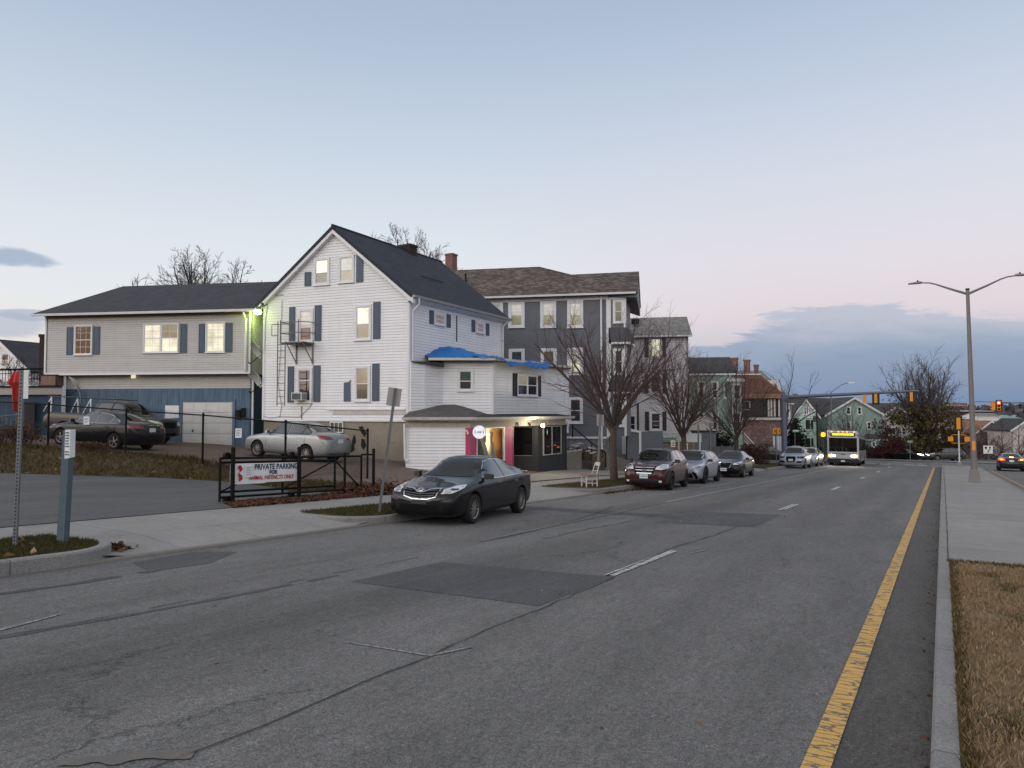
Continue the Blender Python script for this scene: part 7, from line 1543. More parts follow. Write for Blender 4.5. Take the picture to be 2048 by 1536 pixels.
for k, (px, d_, pe, pr, mt_, rm) in enumerate(((1915, 240, 848, 838, 'siding_cream', 'roof_grey'), (1960, 260, 846, 838, 'siding_cream', 'roof_dark'), (2000, 280, 832, 826, 'vinyl_white', 'roof_grey'), (2030, 360, 830, 825, 'vinyl_white', 'roof_dark'), (1900, 220, 862, 850, 'siding_cream', 'roof_dark'), (1880, 300, 836, 830, 'siding_yellow', 'roof_grey'))):
    house('distant_house', ['distant cream house under a grey roof just left of the pedestal signal', 'distant cream house directly behind the lamp pole', 'distant white house on the slope right of the lamp pole', 'farthest white house on the right slope', 'distant cream house low behind the big tree\'s right side', 'distant yellowish house above the big tree\'s right side'][k], px, d_, math.radians(rnd.uniform(-6, 6)), rnd.uniform(8, 11), 9, pe, 905, mt_, rm, ridge=pr, group='houses down in the valley')
# ---- left edge: low blue outbuilding, its roof terrace, the white gable house behind
ob = thing('outbuilding', 'low blue board outbuilding with grey eave band at the left edge', 'building', cf(*pd(60, 37.2), T(*rd2xy(*pd(60, 37.2)))), TH); iob = ob.matrix_world.inverted()
def op(px, py, d): return iob @ cf(*pd(px, d), hy(py, d))
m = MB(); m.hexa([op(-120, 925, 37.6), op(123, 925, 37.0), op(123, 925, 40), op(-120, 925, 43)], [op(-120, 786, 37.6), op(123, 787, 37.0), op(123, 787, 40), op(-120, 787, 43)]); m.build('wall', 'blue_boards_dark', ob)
m = MB(); m.hexa([op(-120, 790, 37.3), op(124, 789, 36.75), op(124, 789, 40.1), op(-120, 789, 43)], [op(-120, 775, 37.3), op(124, 775, 36.75), op(124, 775, 40.1), op(-120, 775, 43)]); m.build('eave_band', 'gutter_grey', ob)
m = MB(); m.hexa([op(-120, 775, 37.2), op(124.5, 775, 36.7), op(124.5, 775, 40.1), op(-120, 775, 43)], [op(-120, 771.5, 37.2), op(124.5, 771.5, 36.7), op(124.5, 771.5, 40.1), op(-120, 771.5, 43)]); m.build('roof_edge', 'black_matte', ob)
m = MB(); m.hexa([op(50, 880, 36.85), op(70, 880, 36.8), op(70, 880, 37.2), op(50, 880, 37.2)], [op(50, 803, 36.85), op(70, 803, 36.8), op(70, 803, 37.2), op(50, 803, 37.2)]); m.build('door', 'shop_black_deep', ob)
tr_ = thing('roof_terrace_rail', 'dark iron railing with ribbed panel on the outbuilding roof', 'railing', cf(*pd(40, 37.6), hy(771, 37.6)), TH); itr = tr_.matrix_world.inverted()
def tp2(px, py, d=37.6): return itr @ cf(*pd(px, d), hy(py, d))
m = MB(); m.tube(tp2(-60, 741), tp2(92, 737), .05, n=6); m.tube(tp2(-60, 748), tp2(40, 747), .02, n=5)
for k in range(26): px = -60+k*5.8; m.tube(tp2(px, 771), tp2(px, 741), .014, n=4)
m.build('rail', 'black_metal', tr_); m = MB()
for k in range(8): px = -4+k*12.5; m.tube(tp2(px, 770, 37.4), tp2(px, 763, 37.4), .03, n=5)
m.tube(tp2(-60, 765, 37.4), tp2(120, 765, 37.4), .025, n=5); m.tube(tp2(-60, 769, 37.4), tp2(120, 769, 37.4), .025, n=5); m.build('low_rail', 'plastic_grey', tr_)
cr_ = thing('slatted_crate', 'brown slatted wooden crate on the outbuilding roof by the overhang', 'crate', cf(*pd(104, 37.5), hy(771, 37.5)), TH); m = MB(); m.box((-.40, -.3, 0), (.40, .3, .5)); m.build('slats', 'wood_slats', cr_); m = MB(); m.box((.36, -.34, 0), (.44, -.301, .52)); m.box((-.44, -.34, .5), (.44, .34, .55)); m.build('frame', 'soot_brick', cr_)
vn = tree('climbing_vine', 'tangle of bare vines over the outbuilding roof railing', cf(*pd(30, 38.3), hy(771, 38.3)), 1.2, .1, .03, 1.3, 31, n_limb=9, limb_len=1.6, mats=('vine', 'vine'), levels=3, cat='vine', twig_r=.010, ang=(20, 80))
hw_, fhw, phw, Ehw = house('white_gable_cottage', 'white gabled house with dark roof behind the left edge of the lot', 62, 56, math.radians(24), 7.6, 9, 741, 900, 'siding_white', 'roof_charcoal', gable=681, ovh=.25)
pwin(fhw, 5, 17, 709, 732, panes=('pane_lace', 'pane_red'), casing=.15)
ch_ = thing('brick_chimney', 'plain brick chimney just behind the left corner of the garage building', 'chimney', cf(*pd(93, 50), hy(760, 50)), TH); m = MB(); m.box((-.35, -.35, -3), (.35, .35, hy(669, 50)-hy(760, 50)-.2)); m.build('shaft', 'soot_brick', ch_); m = MB(); m.box((-.40, -.40, hy(669, 50)-hy(760, 50)-.2), (.40, .40, hy(669, 50)-hy(760, 50))); m.build('cap', 'soot_brick', ch_)
um = thing('folded_umbrella', 'folded red garden umbrella in front of the blue outbuilding', 'umbrella', cf(*pd(34, 35.5), T(*rd2xy(*pd(34, 35.5)))), TH); m = MB(); m.tube((0, 0, 0), (0, 0, 3.1), .025, n=6); m.build('pole', 'wood_tan', um)
m = MB(); prof = [(.05, 3.08), (.16, 2.9), (.30, 2.55), (.22, 2.3), (.20, 1.9), (.14, 1.2), (.03, 1.15)]; rg_ = [[m.P((r_*(1+.28*math.sin(k*2.4+h_))*math.cos(2*PI*k/20)-.12*(h_ > 2.3 and math.cos(2*PI*k/20) < 0), r_*(1+.28*math.sin(k*2.4))*math.sin(2*PI*k/20), h_)) for k in range(20)] for r_, h_ in prof]
for a_, b_ in zip(rg_, rg_[1:]):
    for k in range(20): m.f.append([a_[k], a_[(k+1) % 20], b_[(k+1) % 20], b_[k]]); m.m.append(0)
m.build('canopy', 'tarp_red', um)
gr_ = thing('garden_railing', 'grey metal railing at the left edge beyond the grassy bank', 'railing', cf(*pd(18, 30), T(*rd2xy(*pd(18, 30)))), TH); m = MB(); m.tube((-1.6, 0, .85), (.5, 0, 1.1), .03, n=6); m.tube((-1.6, 0, .1), (.5, 0, .15), .03, n=6)
for k in range(12): x = -1.55+k*.185; m.tube((x, 0, .1), (x, 0, .87+(x+1.6)*.12), .014, n=4)
m.build('rail', 'galv', gr_)
# retaining walls and stair at the triple-decker
rw = thing('retaining_wall', 'weathered concrete retaining wall with a stair opening right of the black shop front', 'wall', cf(*pd(1150, 37.4), T(*rd2xy(*pd(1150, 37.4))))); irw = rw.matrix_world.inverted()
def rp_(px, py, d): return irw @ cf(*pd(px, d), hy(py, d))
def wblock(t_, inv_, pts, name, mat, d2=None):      # pts: (px, top row, bottom row, depth) along the wall, 0.3 m thick
    m = MB()
    for (a, b) in zip(pts, pts[1:]):
        lo = [inv_ @ cf(*pd(p[0], p[3]), hy(p[2], p[3])) for p in (a, b)]+[inv_ @ cf(*pd(p[0], p[3]+.3), hy(p[2], p[3])) for p in (b, a)]; hi = [inv_ @ cf(*pd(p[0], p[3]), hy(p[1], p[3])) for p in (a, b)]+[inv_ @ cf(*pd(p[0], p[3]+.3), hy(p[1], p[3])) for p in (b, a)]
        m.hexa(lo, hi)
    return m.build(name, mat, t_)
wblock(rw, irw, [(1133, 903, 950, 37.3), (1163, 900, 948, 38.2)], 'wall_end', 'old_concrete'); wblock(rw, irw, [(1132, 902, 904.5, 37.25), (1163, 899, 901.5, 38.15)], 'coping', 'gutter_grey'); wblock(rw, irw, [(1163, 900, 945, 39.6), (1185, 898, 945, 40.2)], 'back_wall', 'old_concrete')
m = MB()
for k in range(3): m.hexa([rp_(1163, 944-k*4, 38.3+k*.4), rp_(1185, 941-k*4, 38.9+k*.4), rp_(1185, 941-k*4, 40), rp_(1163, 944-k*4, 39.6)], [rp_(1163, 940-k*4, 38.3+k*.4), rp_(1185, 937-k*4, 38.9+k*.4), rp_(1185, 937-k*4, 40), rp_(1163, 940-k*4, 39.6)])
m.build('step', 'old_concrete', rw)
rs = thing('rubble_pier', 'rubble stone pier beside the stair opening behind the leaning sign', 'pier', cf(*pd(1197, 38.6), T(*rd2xy(*pd(1197, 38.6))))); wblock(rs, rs.matrix_world.inverted(), [(1184, 899, 944, 38.4), (1210, 899, 942, 39.0)], 'stone', 'rubble_stone'); 
rw2 = thing('low_grey_wall', 'low dark grey wall sloping down behind the first street tree', 'wall', cf(*pd(1230, 40), T(*rd2xy(*pd(1230, 40))))); wblock(rw2, rw2.matrix_world.inverted(), [(1211, 909, 942, 39.0), (1235, 914, 942, 40.0), (1262, 924, 941, 41.4), (1290, 936, 940, 43)], 'wall', 'old_concrete')
db = thing('rubbish_heap', 'heap of white plastic sheets and branches on top of the retaining wall', 'rubbish', cf(*pd(1150, 38.6), hy(901, 38.6)))
m = MB(); rr = random.Random(8)
for k in range(16): x, y, z_ = rr.uniform(-.55, .75), rr.uniform(-.1, .5), rr.uniform(-.3, .45); a = rr.uniform(-.5, .3); L_ = rr.uniform(.2, .6); m.tube((x, y, z_), (x+L_, y, z_+a*L_), rr.uniform(.03, .07), .03, 6)
m.build('sheets', 'debris_white', db)
P_ = [(rr.uniform(-.6, .8), rr.uniform(-.1, .6), rr.uniform(-.5, .12)) for _ in range(500)]; leaves('dead_leaves', P_, 'leaf_brown', .06, 1, 5, db)
# ================================================================ fences and gate
def chain(mb, p0, p1, h0, h1, pitch=.065, r=.0026, m=0):
    """chain link between two ground points: two families of thin diagonal wires"""
    p0, p1 = Vector(p0), Vector(p1); L = (p1-p0).length; H_ = h0
    def P(u, v): return p0.lerp(p1, u/L)+Vector((0, 0, v))
    n = int((L+H_)/pitch)
    for k in range(n):
        s_ = -H_+k*pitch
        u0, v0 = s_, 0.; u1, v1 = s_+H_, H_
        if u0 < 0: v0 -= u0; u0 = 0
        if u1 > L: v1 -= (u1-L); u1 = L
        if u1-u0 > .02:
            for (a, b) in ((P(u0, v0), P(u1, v1)), (P(L-u0, v0), P(L-u1, v1))): mb.tube(a, b, r, n=3, cap=False)
posts = [(736, 957, 860, 25.4), (572, 947, 843, 25.0), (407, 926, 828.6, 26.0), (253, 911, 819, 26.8), (98, 902, 807, 27.4), (-60, 894, 799, 28.2)]
cf_ = thing('chain_link_fence', 'tall black chain-link fence in front of the cars parked on the raised lot', 'fence', cf(*pd(736, 25.4), hy(957, 25.4)))
icf = cf_.matrix_world.inverted(); PT_ = []
for (px, pb, pt_, d_) in posts:
    b_ = cf(*pd(px, d_), 0); g_ = T(b_.x, b_.y); t_ = cf(*pd(px, d_), hy(pt_, d_)); b_.z = g_; PT_.append((icf @ b_, icf @ t_))
    m = MB(); m.tube(icf @ (b_-Vector((0, 0, .3))), icf @ t_, .038, n=10); m.lathe([(.045, -.01), (.045, .03), (.02, .06), (.001, .065)], 10, 0, 'z', tuple(icf @ t_)); m.build('post', 'black_metal', cf_, smooth=True)
m = MB()
for (a, b) in zip(PT_, PT_[1:]): m.tube(a[1]-Vector((0, 0, .03)), b[1]-Vector((0, 0, .03)), .024, n=8)
m.build('top_rail', 'black_metal', cf_); m = MB()
for (a, b) in zip(PT_, PT_[1:]): chain(m, a[0]+Vector((0, 0, .03)), b[0]+Vector((0, 0, .03)), (a[1].z-a[0].z)-.06, 0)
m.build('wire_mesh', 'black_metal', cf_, fix=False)
m = MB(); g = hit(735, 985); a, b = PT_[0][0], icf @ Vector((*rd2xy(*pd(748, 21.0)), 0)); 
def paper_sign(label, px, py, w, h, d_, rz=0): 
    t_ = thing('paper_notice', label, 'sign', cf(*pd(px, d_), hy(py, d_)), TH+rz); m = MB(); m.box((-w/2, -.004, -h/2), (w/2, .004, h/2)); m.build('sheet', 'paper', t_); m = MB()
    for k in range(4): m.box((-w*.36, -.0055, h*(.26-.17*k)-.012), (w*.36+(k % 2)*-.04, -.004, h*(.26-.17*k)+.012))
    m.build('lettering', 'ink_grey', t_); return t_
paper_sign('small white notice wired to the fence in front of the pickup truck', 174, 841, .21, .30, 26.9); paper_sign('small white notice wired to the fence beside the roller door', 478, 866, .22, .32, 25.3)
# sliding gate: tubular frame between double posts, banner on it
gA, gB = (pd(461, 17.3)), (pd(748, 21.0)); ga3, gb3 = cf(*gA, 0), cf(*gB, 0); gdirv = (gb3-ga3); GL = gdirv.length; gdirv.normalize(); gang = math.atan2(gdirv.y, gdirv.x)
z0g = -G*ga3.y+.17; slope = (-G*gb3.y+.19-z0g)/GL
gt = thing('sliding_gate', 'low black sliding gate of tube frames between posts behind the leaf bed', 'gate', (ga3.x, ga3.y, z0g), gang)
def gz(x, h): return slope*x+h
def gpost(x, h=1.28, r=.045, y=0): m = MB(); m.tube((x, y, gz(x, -.2)), (x, y, gz(x, h)), r, n=10); m.lathe([(r*1.15, -.01), (r*1.15, .02), (r*.5, .05), (.001, .055)], 10, 0, 'z', (x, y, gz(x, h))); m.build('post', 'black_metal', gt, smooth=True)
for x in (.05, 1.95): gpost(x, 1.28, .05, -.06)
gpost(GL, 1.22, .045, 0); gpost(3.55, 1.12, .035, .04); 
m = MB(); x0, x1 = -.22, 4.15; y = .04
for xa, xb, h in ((x0, x1, .15), (x0, x1, 1.06), (x0, 3.2, .27), (x0, 3.2, .96)): m.tube((xa, y, gz(xa, h)), (xb, y, gz(xb, h)), .028, n=8)
for x in (x0, 1.52, 3.2, x1): m.tube((x, y, gz(x, .05 if x == x0 else .15)), (x, y, gz(x, 1.06)), .03, n=8)
m.tube((x0, y, gz(x0, .27)), (1.5, y, gz(1.5, .96)), .022, n=6); m.tube((1.52, y, gz(1.52, .27)), (3.2, y, gz(3.2, .96)), .022, n=6); m.tube((3.2, y, gz(3.2, .96)), (4.15, y, gz(4.15, .15)), .022, n=6)
m.tube((4.15, y, gz(4.15, 1.10)), (GL, 0, gz(GL, 1.10)), .026, n=8); m.build('frame', 'black_metal', gt)
m = MB(); chain(m, (x0, y, gz(x0, .27)), (x1, y, gz(x1, .27)), .70, 0, .06, .0018); m.build('wire_mesh', 'black_metal', gt, fix=False)
for x in (-.05, 1.78):
    for h in (1.1, .07): m = MB(); m.lathe([(.001, -.05), (.08, -.05), (.085, 0), (.08, .05), (.001, .05)], 14, 0, 'y', (x, .04, gz(x, h+.02))); m.box((x-.07, -.02, gz(x, h-.05)), (x+.12, .08, gz(x, h))); m.build('roller', 'black_metal', gt)
bn = thing('parking_banner', 'white banner reading PRIVATE PARKING in navy and red, tied to the sliding gate', 'banner', (ga3.x, ga3.y, z0g), gang); bw0, bw1, bh0, bh1 = -.05+.06, 2.02, .46, .93
m = MB(); NX = 26; rows = []
for i in range(NX+1):
    x = bw0+(bw1-bw0)*i/NX; yy = -.0+.008*math.sin(i*.9); rows.append((m.P((x, yy, gz(x, bh0-.02*(i/NX < .5)))), m.P((x, yy, gz(x, bh1)))))
for a, b in zip(rows, rows[1:]): m.f.append([a[0], b[0], b[1], a[1]]); m.m.append(0)
sf = m.build('sheet', 'paper', bn, smooth='all', fix=False)
SL = math.atan(slope)
def bt(s_, x, h, size, mat, sx=1.0, bold=.006): return text('lettering', s_, size, mat, Matrix.Translation((x, -.012, gz(x, h))) @ RX90 @ Matrix.Rotation(SL, 4, 'Z'), bn, .001, sx, bold)
bt('PRIVATE PARKING', 1.31, .835, .19, 'ink_navy', .82, .004); bt('FOR', 1.21, .70, .125, 'ink_navy', 1.0, .005); bt('ANIMAL INSTINCTS ONLY', 1.17, .575, .135, 'ink_red', .82, .003)
m = MB()
for k in range(9): a = k*.7; m.lathe([(.001, -.012), (.035+.02*math.sin(k), -.0115)], 10, 0, 'y', (bw0+.26+.03*math.sin(a*1.7), 0, gz(.2, .54+.037*k)))
m.build('emblem', 'ink_red', bn, fix=False)
nt = thing('banner_notice', 'small white notice over the first letter of the parking banner', 'sign', (ga3.x, ga3.y, z0g), gang); m = MB(); m.box((.40, -.03, gz(.5, .60)), (.60, -.024, gz(.5, .89))); m.build('sheet', 'paper', nt); m = MB()
for k in range(5): m.box((.43, -.032, gz(.5, .66+k*.042)), (.57-(k % 2)*.03, -.0301, gz(.5, .675+k*.042)))
m.build('lettering', 'ink_grey', nt)

# ================================================================ posts and signs
def square_post(name, label, foot, top, w, mat, holes=False, cat='sign post', rz=.2):
    """a post from the foot pixel (on the ground) to the top pixel, leaning as it does"""
    d_ = foot[2]; f_ = cf(*pd(foot[0], d_), 0); f_.z = hy(foot[1], d_)
    t_ = cf(*pd(top[0], top[2]), hy(top[1], top[2])); o_ = thing(name, label, cat, f_, TH+rz); i_ = o_.matrix_world.inverted(); T_ = i_ @ t_
    m = MB(); w2 = w/2; m.hexa([(-w2, -w2, -.2), (w2, -w2, -.2), (w2, w2, -.2), (-w2, w2, -.2)], [(T_.x-w2, T_.y-w2, T_.z), (T_.x+w2, T_.y-w2, T_.z), (T_.x+w2, T_.y+w2, T_.z), (T_.x-w2, T_.y+w2, T_.z)]); m.build('post', mat, o_)
    if holes:
        m = MB(); n = int(T_.z/.0508)
        for k in range(n):
            f = (k+.5)/n; c_ = Vector((T_.x*f, T_.y*f, T_.z*f)); m.box((c_.x-.009, c_.y-w2-.002, c_.z-.011), (c_.x+.009, c_.y-w2+.001, c_.z+.011))
        m.build('hole_row', 'ink_black', o_)
    return o_, T_
o_, T_ = square_post('sign_post', 'tall perforated galvanised post with an edge-on white sign at the left edge', (37, 1097, 10.4), (43.5, 741, 10.4), .05, 'galv', True)
m = MB(); m.box((T_.x+.03, T_.y-.03, T_.z-.40), (T_.x+.09, T_.y-.02, T_.z-.0)); m.build('sign_plate', 'sign_white', o_)
o_, T_ = square_post('wooden_post', 'thick blue-grey wooden post wrapped with a white notice on the grass island', (131, 1090, 10.9), (140, 860, 10.9), .115, 'post_wood', rz=-.1)
m = MB(); x, y, z_ = T_.x, T_.y, T_.z; m.face(((x-.02, y-.061, z_-.42), (x+.062, y-.061, z_-.41), (x+.064, y-.061, z_+.01), (x-.02, y-.061, z_+.005)), 0)
m.face(((x+.062, y-.062, z_-.41), (x+.064, y+.05, z_-.40), (x+.064, y+.05, z_+.01), (x+.064, y-.062, z_+.01)), 0); nt_ = m.build('notice', 'paper', o_, fix=False)
rr = random.Random(2); m = MB()
for k in range(9):
    if k == 6: continue
    zz = z_-.04-.040*k; a_ = x-.012; 
    while a_ < x+.045: w_ = rr.uniform(.008, .02); m.box((a_, y-.0625, zz-.011), (min(a_+w_, x+.055), y-.0612, zz+.011)); a_ += w_+.006
m.build('lettering', 'ink_black', nt_)
o_, T_ = square_post('sign_post', 'leaning bare metal post with the back of a small sign beside the black sedan', (757, 1028, 15.9), (791, 776, 15.7), .06, 'galv', True)
m = MB(); Mx = Matrix.Translation(T_) @ Matrix.Rotation(.128, 4, 'Y'); m.M = Mx; m.box((-.15, .035, -.39), (.14, .045, .0)); m.build('sign_plate', 'sign_back', o_)
o_, T_ = square_post('sign_post', 'slightly leaning metal post with a blank grey sign back beside the white chair', (1192, 973, 26.6), (1201.5, 829, 26.6), .065, 'galv')
m = MB(); m.box((T_.x-.14, T_.y+.04, T_.z-.42), (T_.x+.13, T_.y+.055, T_.z)); m.build('sign_plate', 'sign_back', o_)
o_, T_ = square_post('sign_post', 'thin metal post rising behind the light crossover, with no sign', (1396, 925, 43), (1396, 850, 43), .07, 'galv'); o_, T_ = square_post('sign_post', 'thin tall metal post beside the board fence', (1419, 930, 47), (1420, 845, 47), .07, 'galv')
for (px, py, d_, lab) in ((1345, 887, 44, 'small red-lettered parking sign beside the second street tree'), (1370, 893, 46, 'square white notice low on the porch wall right of the second street tree')):
    t_ = thing('parking_sign', lab, 'sign', cf(*pd(px, d_), T(*rd2xy(*pd(px, d_)))), TH); zc = hy(py, d_)-T(*rd2xy(*pd(px, d_)))
    m = MB(); m.tube((0, 0, -.2), (0, 0, zc), .025, n=6); m.build('post', 'galv', t_); m = MB(); m.box((-.13, -.04, zc-.2), (.13, -.03, zc+.2)); m.build('plate', 'sign_white', t_); m = MB()
    for k in range(3): m.box((-.09, -.045, zc-.13+k*.1), (.09, -.0401, zc-.08+k*.1))
    m.build('lettering', 'ink_red' if px < 1350 else 'ink_grey', t_)
# broken white chair frame under the sign post
cp_ = cf(*pd(1178, 25.9), hy(974, 25.9)); wc = thing('white_chair', 'old white wooden chair standing on the verge against the sign post', 'chair', cp_, TH+.35)
for (x, y, h) in ((-.2, -.18, .44), (-.2, .2, .44)): m = MB(); m.hexa([(x-.018, y-.018, 0), (x+.018, y-.018, 0), (x+.018, y+.018, 0), (x-.018, y+.018, 0)], [(x-.018, y-.018, h), (x+.018, y-.018, h), (x+.018, y+.018, h), (x-.018, y+.018, h)]); m.build('leg', 'trim_old', wc)
for y in (-.18, .2): m = MB(); m.tube((.22, y, 0), (.20, y, .45), .02, n=6); m.tube((.20, y, .45), (.33, y*.8, .86), .018, n=6); m.build('leg', 'trim_old', wc)
m = MB(); m.box((-.24, -.22, .42), (.24, .24, .46)); m.build('seat', 'wood_tan', wc)
m = MB(); m.tube((-.2, -.18, .16), (.21, -.18, .16), .014, n=6); m.tube((-.2, -.18, .30), (.21, -.18, .30), .014, n=6); m.tube((-.2, .2, .16), (.21, .2, .16), .014, n=6); m.tube((-.2, -.18, .22), (-.2, .2, .22), .014, n=6); m.build('stretcher', 'trim_old', wc)
m = MB(); m.hexa([(.30, -.17, .76), (.33, -.17, .76), (.33, .18, .76), (.30, .18, .76)], [(.33, -.15, .88), (.36, -.15, .88), (.36, .16, .88), (.33, .16, .88)]); m.tube((.24, -.17, .58), (.24, .18, .58), .012, n=5); m.build('backrest', 'trim_old', wc)

# double-armed street lamp on the median
lx, ly = 1.30, 41.9; lb = Vector((lx, ly, -G*ly+.15)); lp_ = thing('street_lamp', 'tall grey street lamp with two arms standing on the median', 'street lamp', lb)
PH = 9.35; m = MB(); m.hexa([(-.27, -.27, -.05), (.27, -.27, -.05), (.27, .27, -.05), (-.27, .27, -.05)], [(-.20, -.20, .55), (.20, -.20, .55), (.20, .20, .55), (-.20, .20, .55)]); m.hexa([(-.21, -.21, .55), (.21, -.21, .55), (.21, .21, .55), (-.21, .21, .55)], [(-.17, -.17, .62), (.17, -.17, .62), (.17, .17, .62), (-.17, .17, .62)]); m.build('base', 'pole_grey', lp_)
tx = .02; m = MB(); m.tube((0, 0, .6), (-.10, 0, PH), .135, .075, 14); m.build('pole', 'pole_grey', lp_, smooth=True); m = MB(); m.lathe([(.09, 0), (.09, .07), (.001, .08)], 14, 0, 'z', (-.10, 0, PH)); m.build('cap', 'black_metal', lp_)
for sg, up_ in ((-1, .0), (1, .0)):
    m = MB(); pts = [(-.10+sg*.05, 0, PH-.18), (-.10+sg*.75, 0, PH+.12), (-.10+sg*1.35, 0, PH+.40), (-.10+sg*1.62, 0, PH+.49), (-.10+sg*1.95, 0, PH+.52)]
    rr_ = [.062, .05, .036, .033, .03]
    for a, b, ra, rb in zip(pts, pts[1:], rr_, rr_[1:]): m.tube(a, b, ra, rb, 8)
    arm = m.build('arm', 'pole_grey', lp_, smooth=True)
    x0 = -.10+sg*1.92; z_ = PH+.52; m = MB(); pr = [(0, .05, .05), (.10, .11, .06), (.22, .14, .05), (.45, .13, .03), (.62, .10, .02)]
    sec = [[m.P((x0+sg*a, q*b, z_+(.0 if k_ < 2 else c_*1.3)-(.03 if k_ < 2 else 0))) for k_, q in enumerate((-1, 1, .7, -.7))] for a, b, c_ in pr]
    for s0, s1 in zip(sec, sec[1:]):
        for k in range(4): m.f.append([s0[k], s0[(k+1) % 4], s1[(k+1) % 4], s1[k]]); m.m.append(0)
    m.f.append(sec[0]); m.m.append(0); m.f.append(sec[-1]); m.m.append(0); lh = m.build('lamp_head', 'pole_grey', arm)
    m = MB(); m.lathe([(.03, 0), (.04, .03), (.035, .07), (.001, .08)], 10, 0, 'z', (x0+sg*.2, 0, z_+.07)); m.build('photocell', 'black_metal', arm)
for h0, h1, mt_ in ((1.55, 2.0, 'signal_yellow'),): m = MB(); m.box((-.07, -.145, h0), (.07, -.125, h1)); m.build('band_sign', mt_, lp_)
m = MB(); m.lathe([(.001, -.15), (.08, -.15), (.08, -.13)], 14, 0, 'y', (-.01, 0, 1.30)); m.build('access_cover', 'galv', lp_)
m = MB(); m.path([(.1, .0, 3.9), (1.4, 0, 3.86), (1.55, 0, 3.84)], .02, 6); m.build('bracket', 'galv', lp_)

# traffic signals
def signal3(parent, x, y, z_, face=-1, lit=None, sec=3, back=True, w=.36, mat='signal_yellow', bp=.10):
    """three-lens signal head; face -1: lenses towards -y (the camera), +1: away"""
    h = .34*sec; m = MB(); m.box((x-w/2+.02, y-.10, z_-h/2), (x+w/2-.02, y+.10, z_+h/2)); hd = m.build('signal_head', mat, parent)
    if back: m = MB(); m.box((x-w/2-bp, y+.0, z_-h/2-bp), (x+w/2+bp, y+.02, z_+h/2+bp)) ; b_ = m.build('backplate', 'signal_black', hd); b_.location = (0, face*-.0, 0)
    for k in range(sec):
        zc = z_+h/2-.17-.34*k; col = 'signal_black' if lit != k else ('signal_red_lit' if k == 0 else 'signal_orange_lit')
        m = MB(); yy = y+face*.105; m.lathe([(.001, yy+face*.012), (.10, yy+face*.006), (.13, yy)], 16, 0, 'y', (x, 0, zc)); m.build('lens', col, hd)
        if lit == k: m = MB(); m.lathe([(.001, yy+face*.02), (.07, yy+face*.016)], 12, 0, 'y', (x, 0, zc)); m.build('lens_core', 'signal_red_core', hd, fix=False)
        m = MB(); pts_ = []
        for q in range(11): a = PI*q/10; pts_.append((x+.145*math.cos(a), zc+.145*math.sin(a)))
        for (a, b), (c_, d_) in zip(pts_, pts_[1:]): m.face(((a, yy, b), (c_, yy, d_), (c_, yy+face*.22, d_), (a, yy+face*.22, b)))
        m.build('visor', mat, hd, fix=False)
    return hd
mx_, my_ = -11.15, 63.0; mb_ = Vector((mx_, my_, -G*my_+.15)); ms = thing('traffic_mast', 'thick blue-grey traffic mast whose arm over the road carries two signals', 'traffic signal', mb_)
MH = hy(791, 60)-mb_.z; m = MB(); m.tube((0, 0, -.1), (0, 0, MH), .235, .20, 16); m.lathe([(.34, 0), (.34, .05), (.24, .06)], 16, 0, 'z'); m.build('pole', 'pole_blue', ms, smooth=True); m = MB(); m.lathe([(.23, 0), (.23, .12), (.001, .14)], 16, 0, 'z', (0, 0, MH)); m.box((-.05, -.3, MH-.35), (.35, .3, MH)); m.build('collar', 'pole_blue', ms)
ae = Vector((9.7, -.8, MH+.22)); m = MB(); m.tube((.1, 0, MH-.15), tuple(ae), .155, .085, 14); m.build('arm', 'pole_blue', ms, smooth=True)
for u in (.70, .95): p_ = Vector((.1, 0, MH-.15)).lerp(ae, u); signal3(ms, p_.x, p_.y, p_.z-.42, face=1, back=True, w=.24, sec=2, bp=.14)
p_ = Vector((.1, 0, MH-.15)).lerp(ae, .66); m = MB(); m.box((p_.x-.52, p_.y-.1, p_.z-.78), (p_.x-.28, p_.y+.12, p_.z-.1)); m.build('side_signal', 'signal_yellow', ms)
# right-hand mast arm with the red signal facing us
rmx, rmy = 15.2, 90.0; rb = Vector((rmx, rmy, T(rmx, rmy))); rm_ = thing('traffic_mast', 'traffic mast arm reaching in from the right edge with a glowing red signal', 'traffic signal', rb); RH = hy(806, 75)-rb.z
m = MB(); m.tube((0, 0, -.1), (0, 0, RH+.2), .2, .17, 14); m.build('pole', 'galv', rm_, smooth=True); m = MB(); m.tube((0, 0, RH), (-10.6, 0, RH+.02), .13, .06, 10); m.build('arm', 'galv', rm_, smooth=True)
signal3(rm_, -10.15, -.15, RH-.30, face=-1, lit=0); m = MB(); m.box((-10.72, -.2, RH-.75), (-10.46, .25, RH+.12)); sd_ = m.build('side_signal', 'signal_yellow', rm_)
m = MB()
for k in range(3): m.lathe([(.001, -.13), (.12, -.13), (.12, .0)], 10, 0, 'x', (-10.72, .0, RH-.60+k*.29))
m.build('side_visor', 'signal_yellow', rm_)
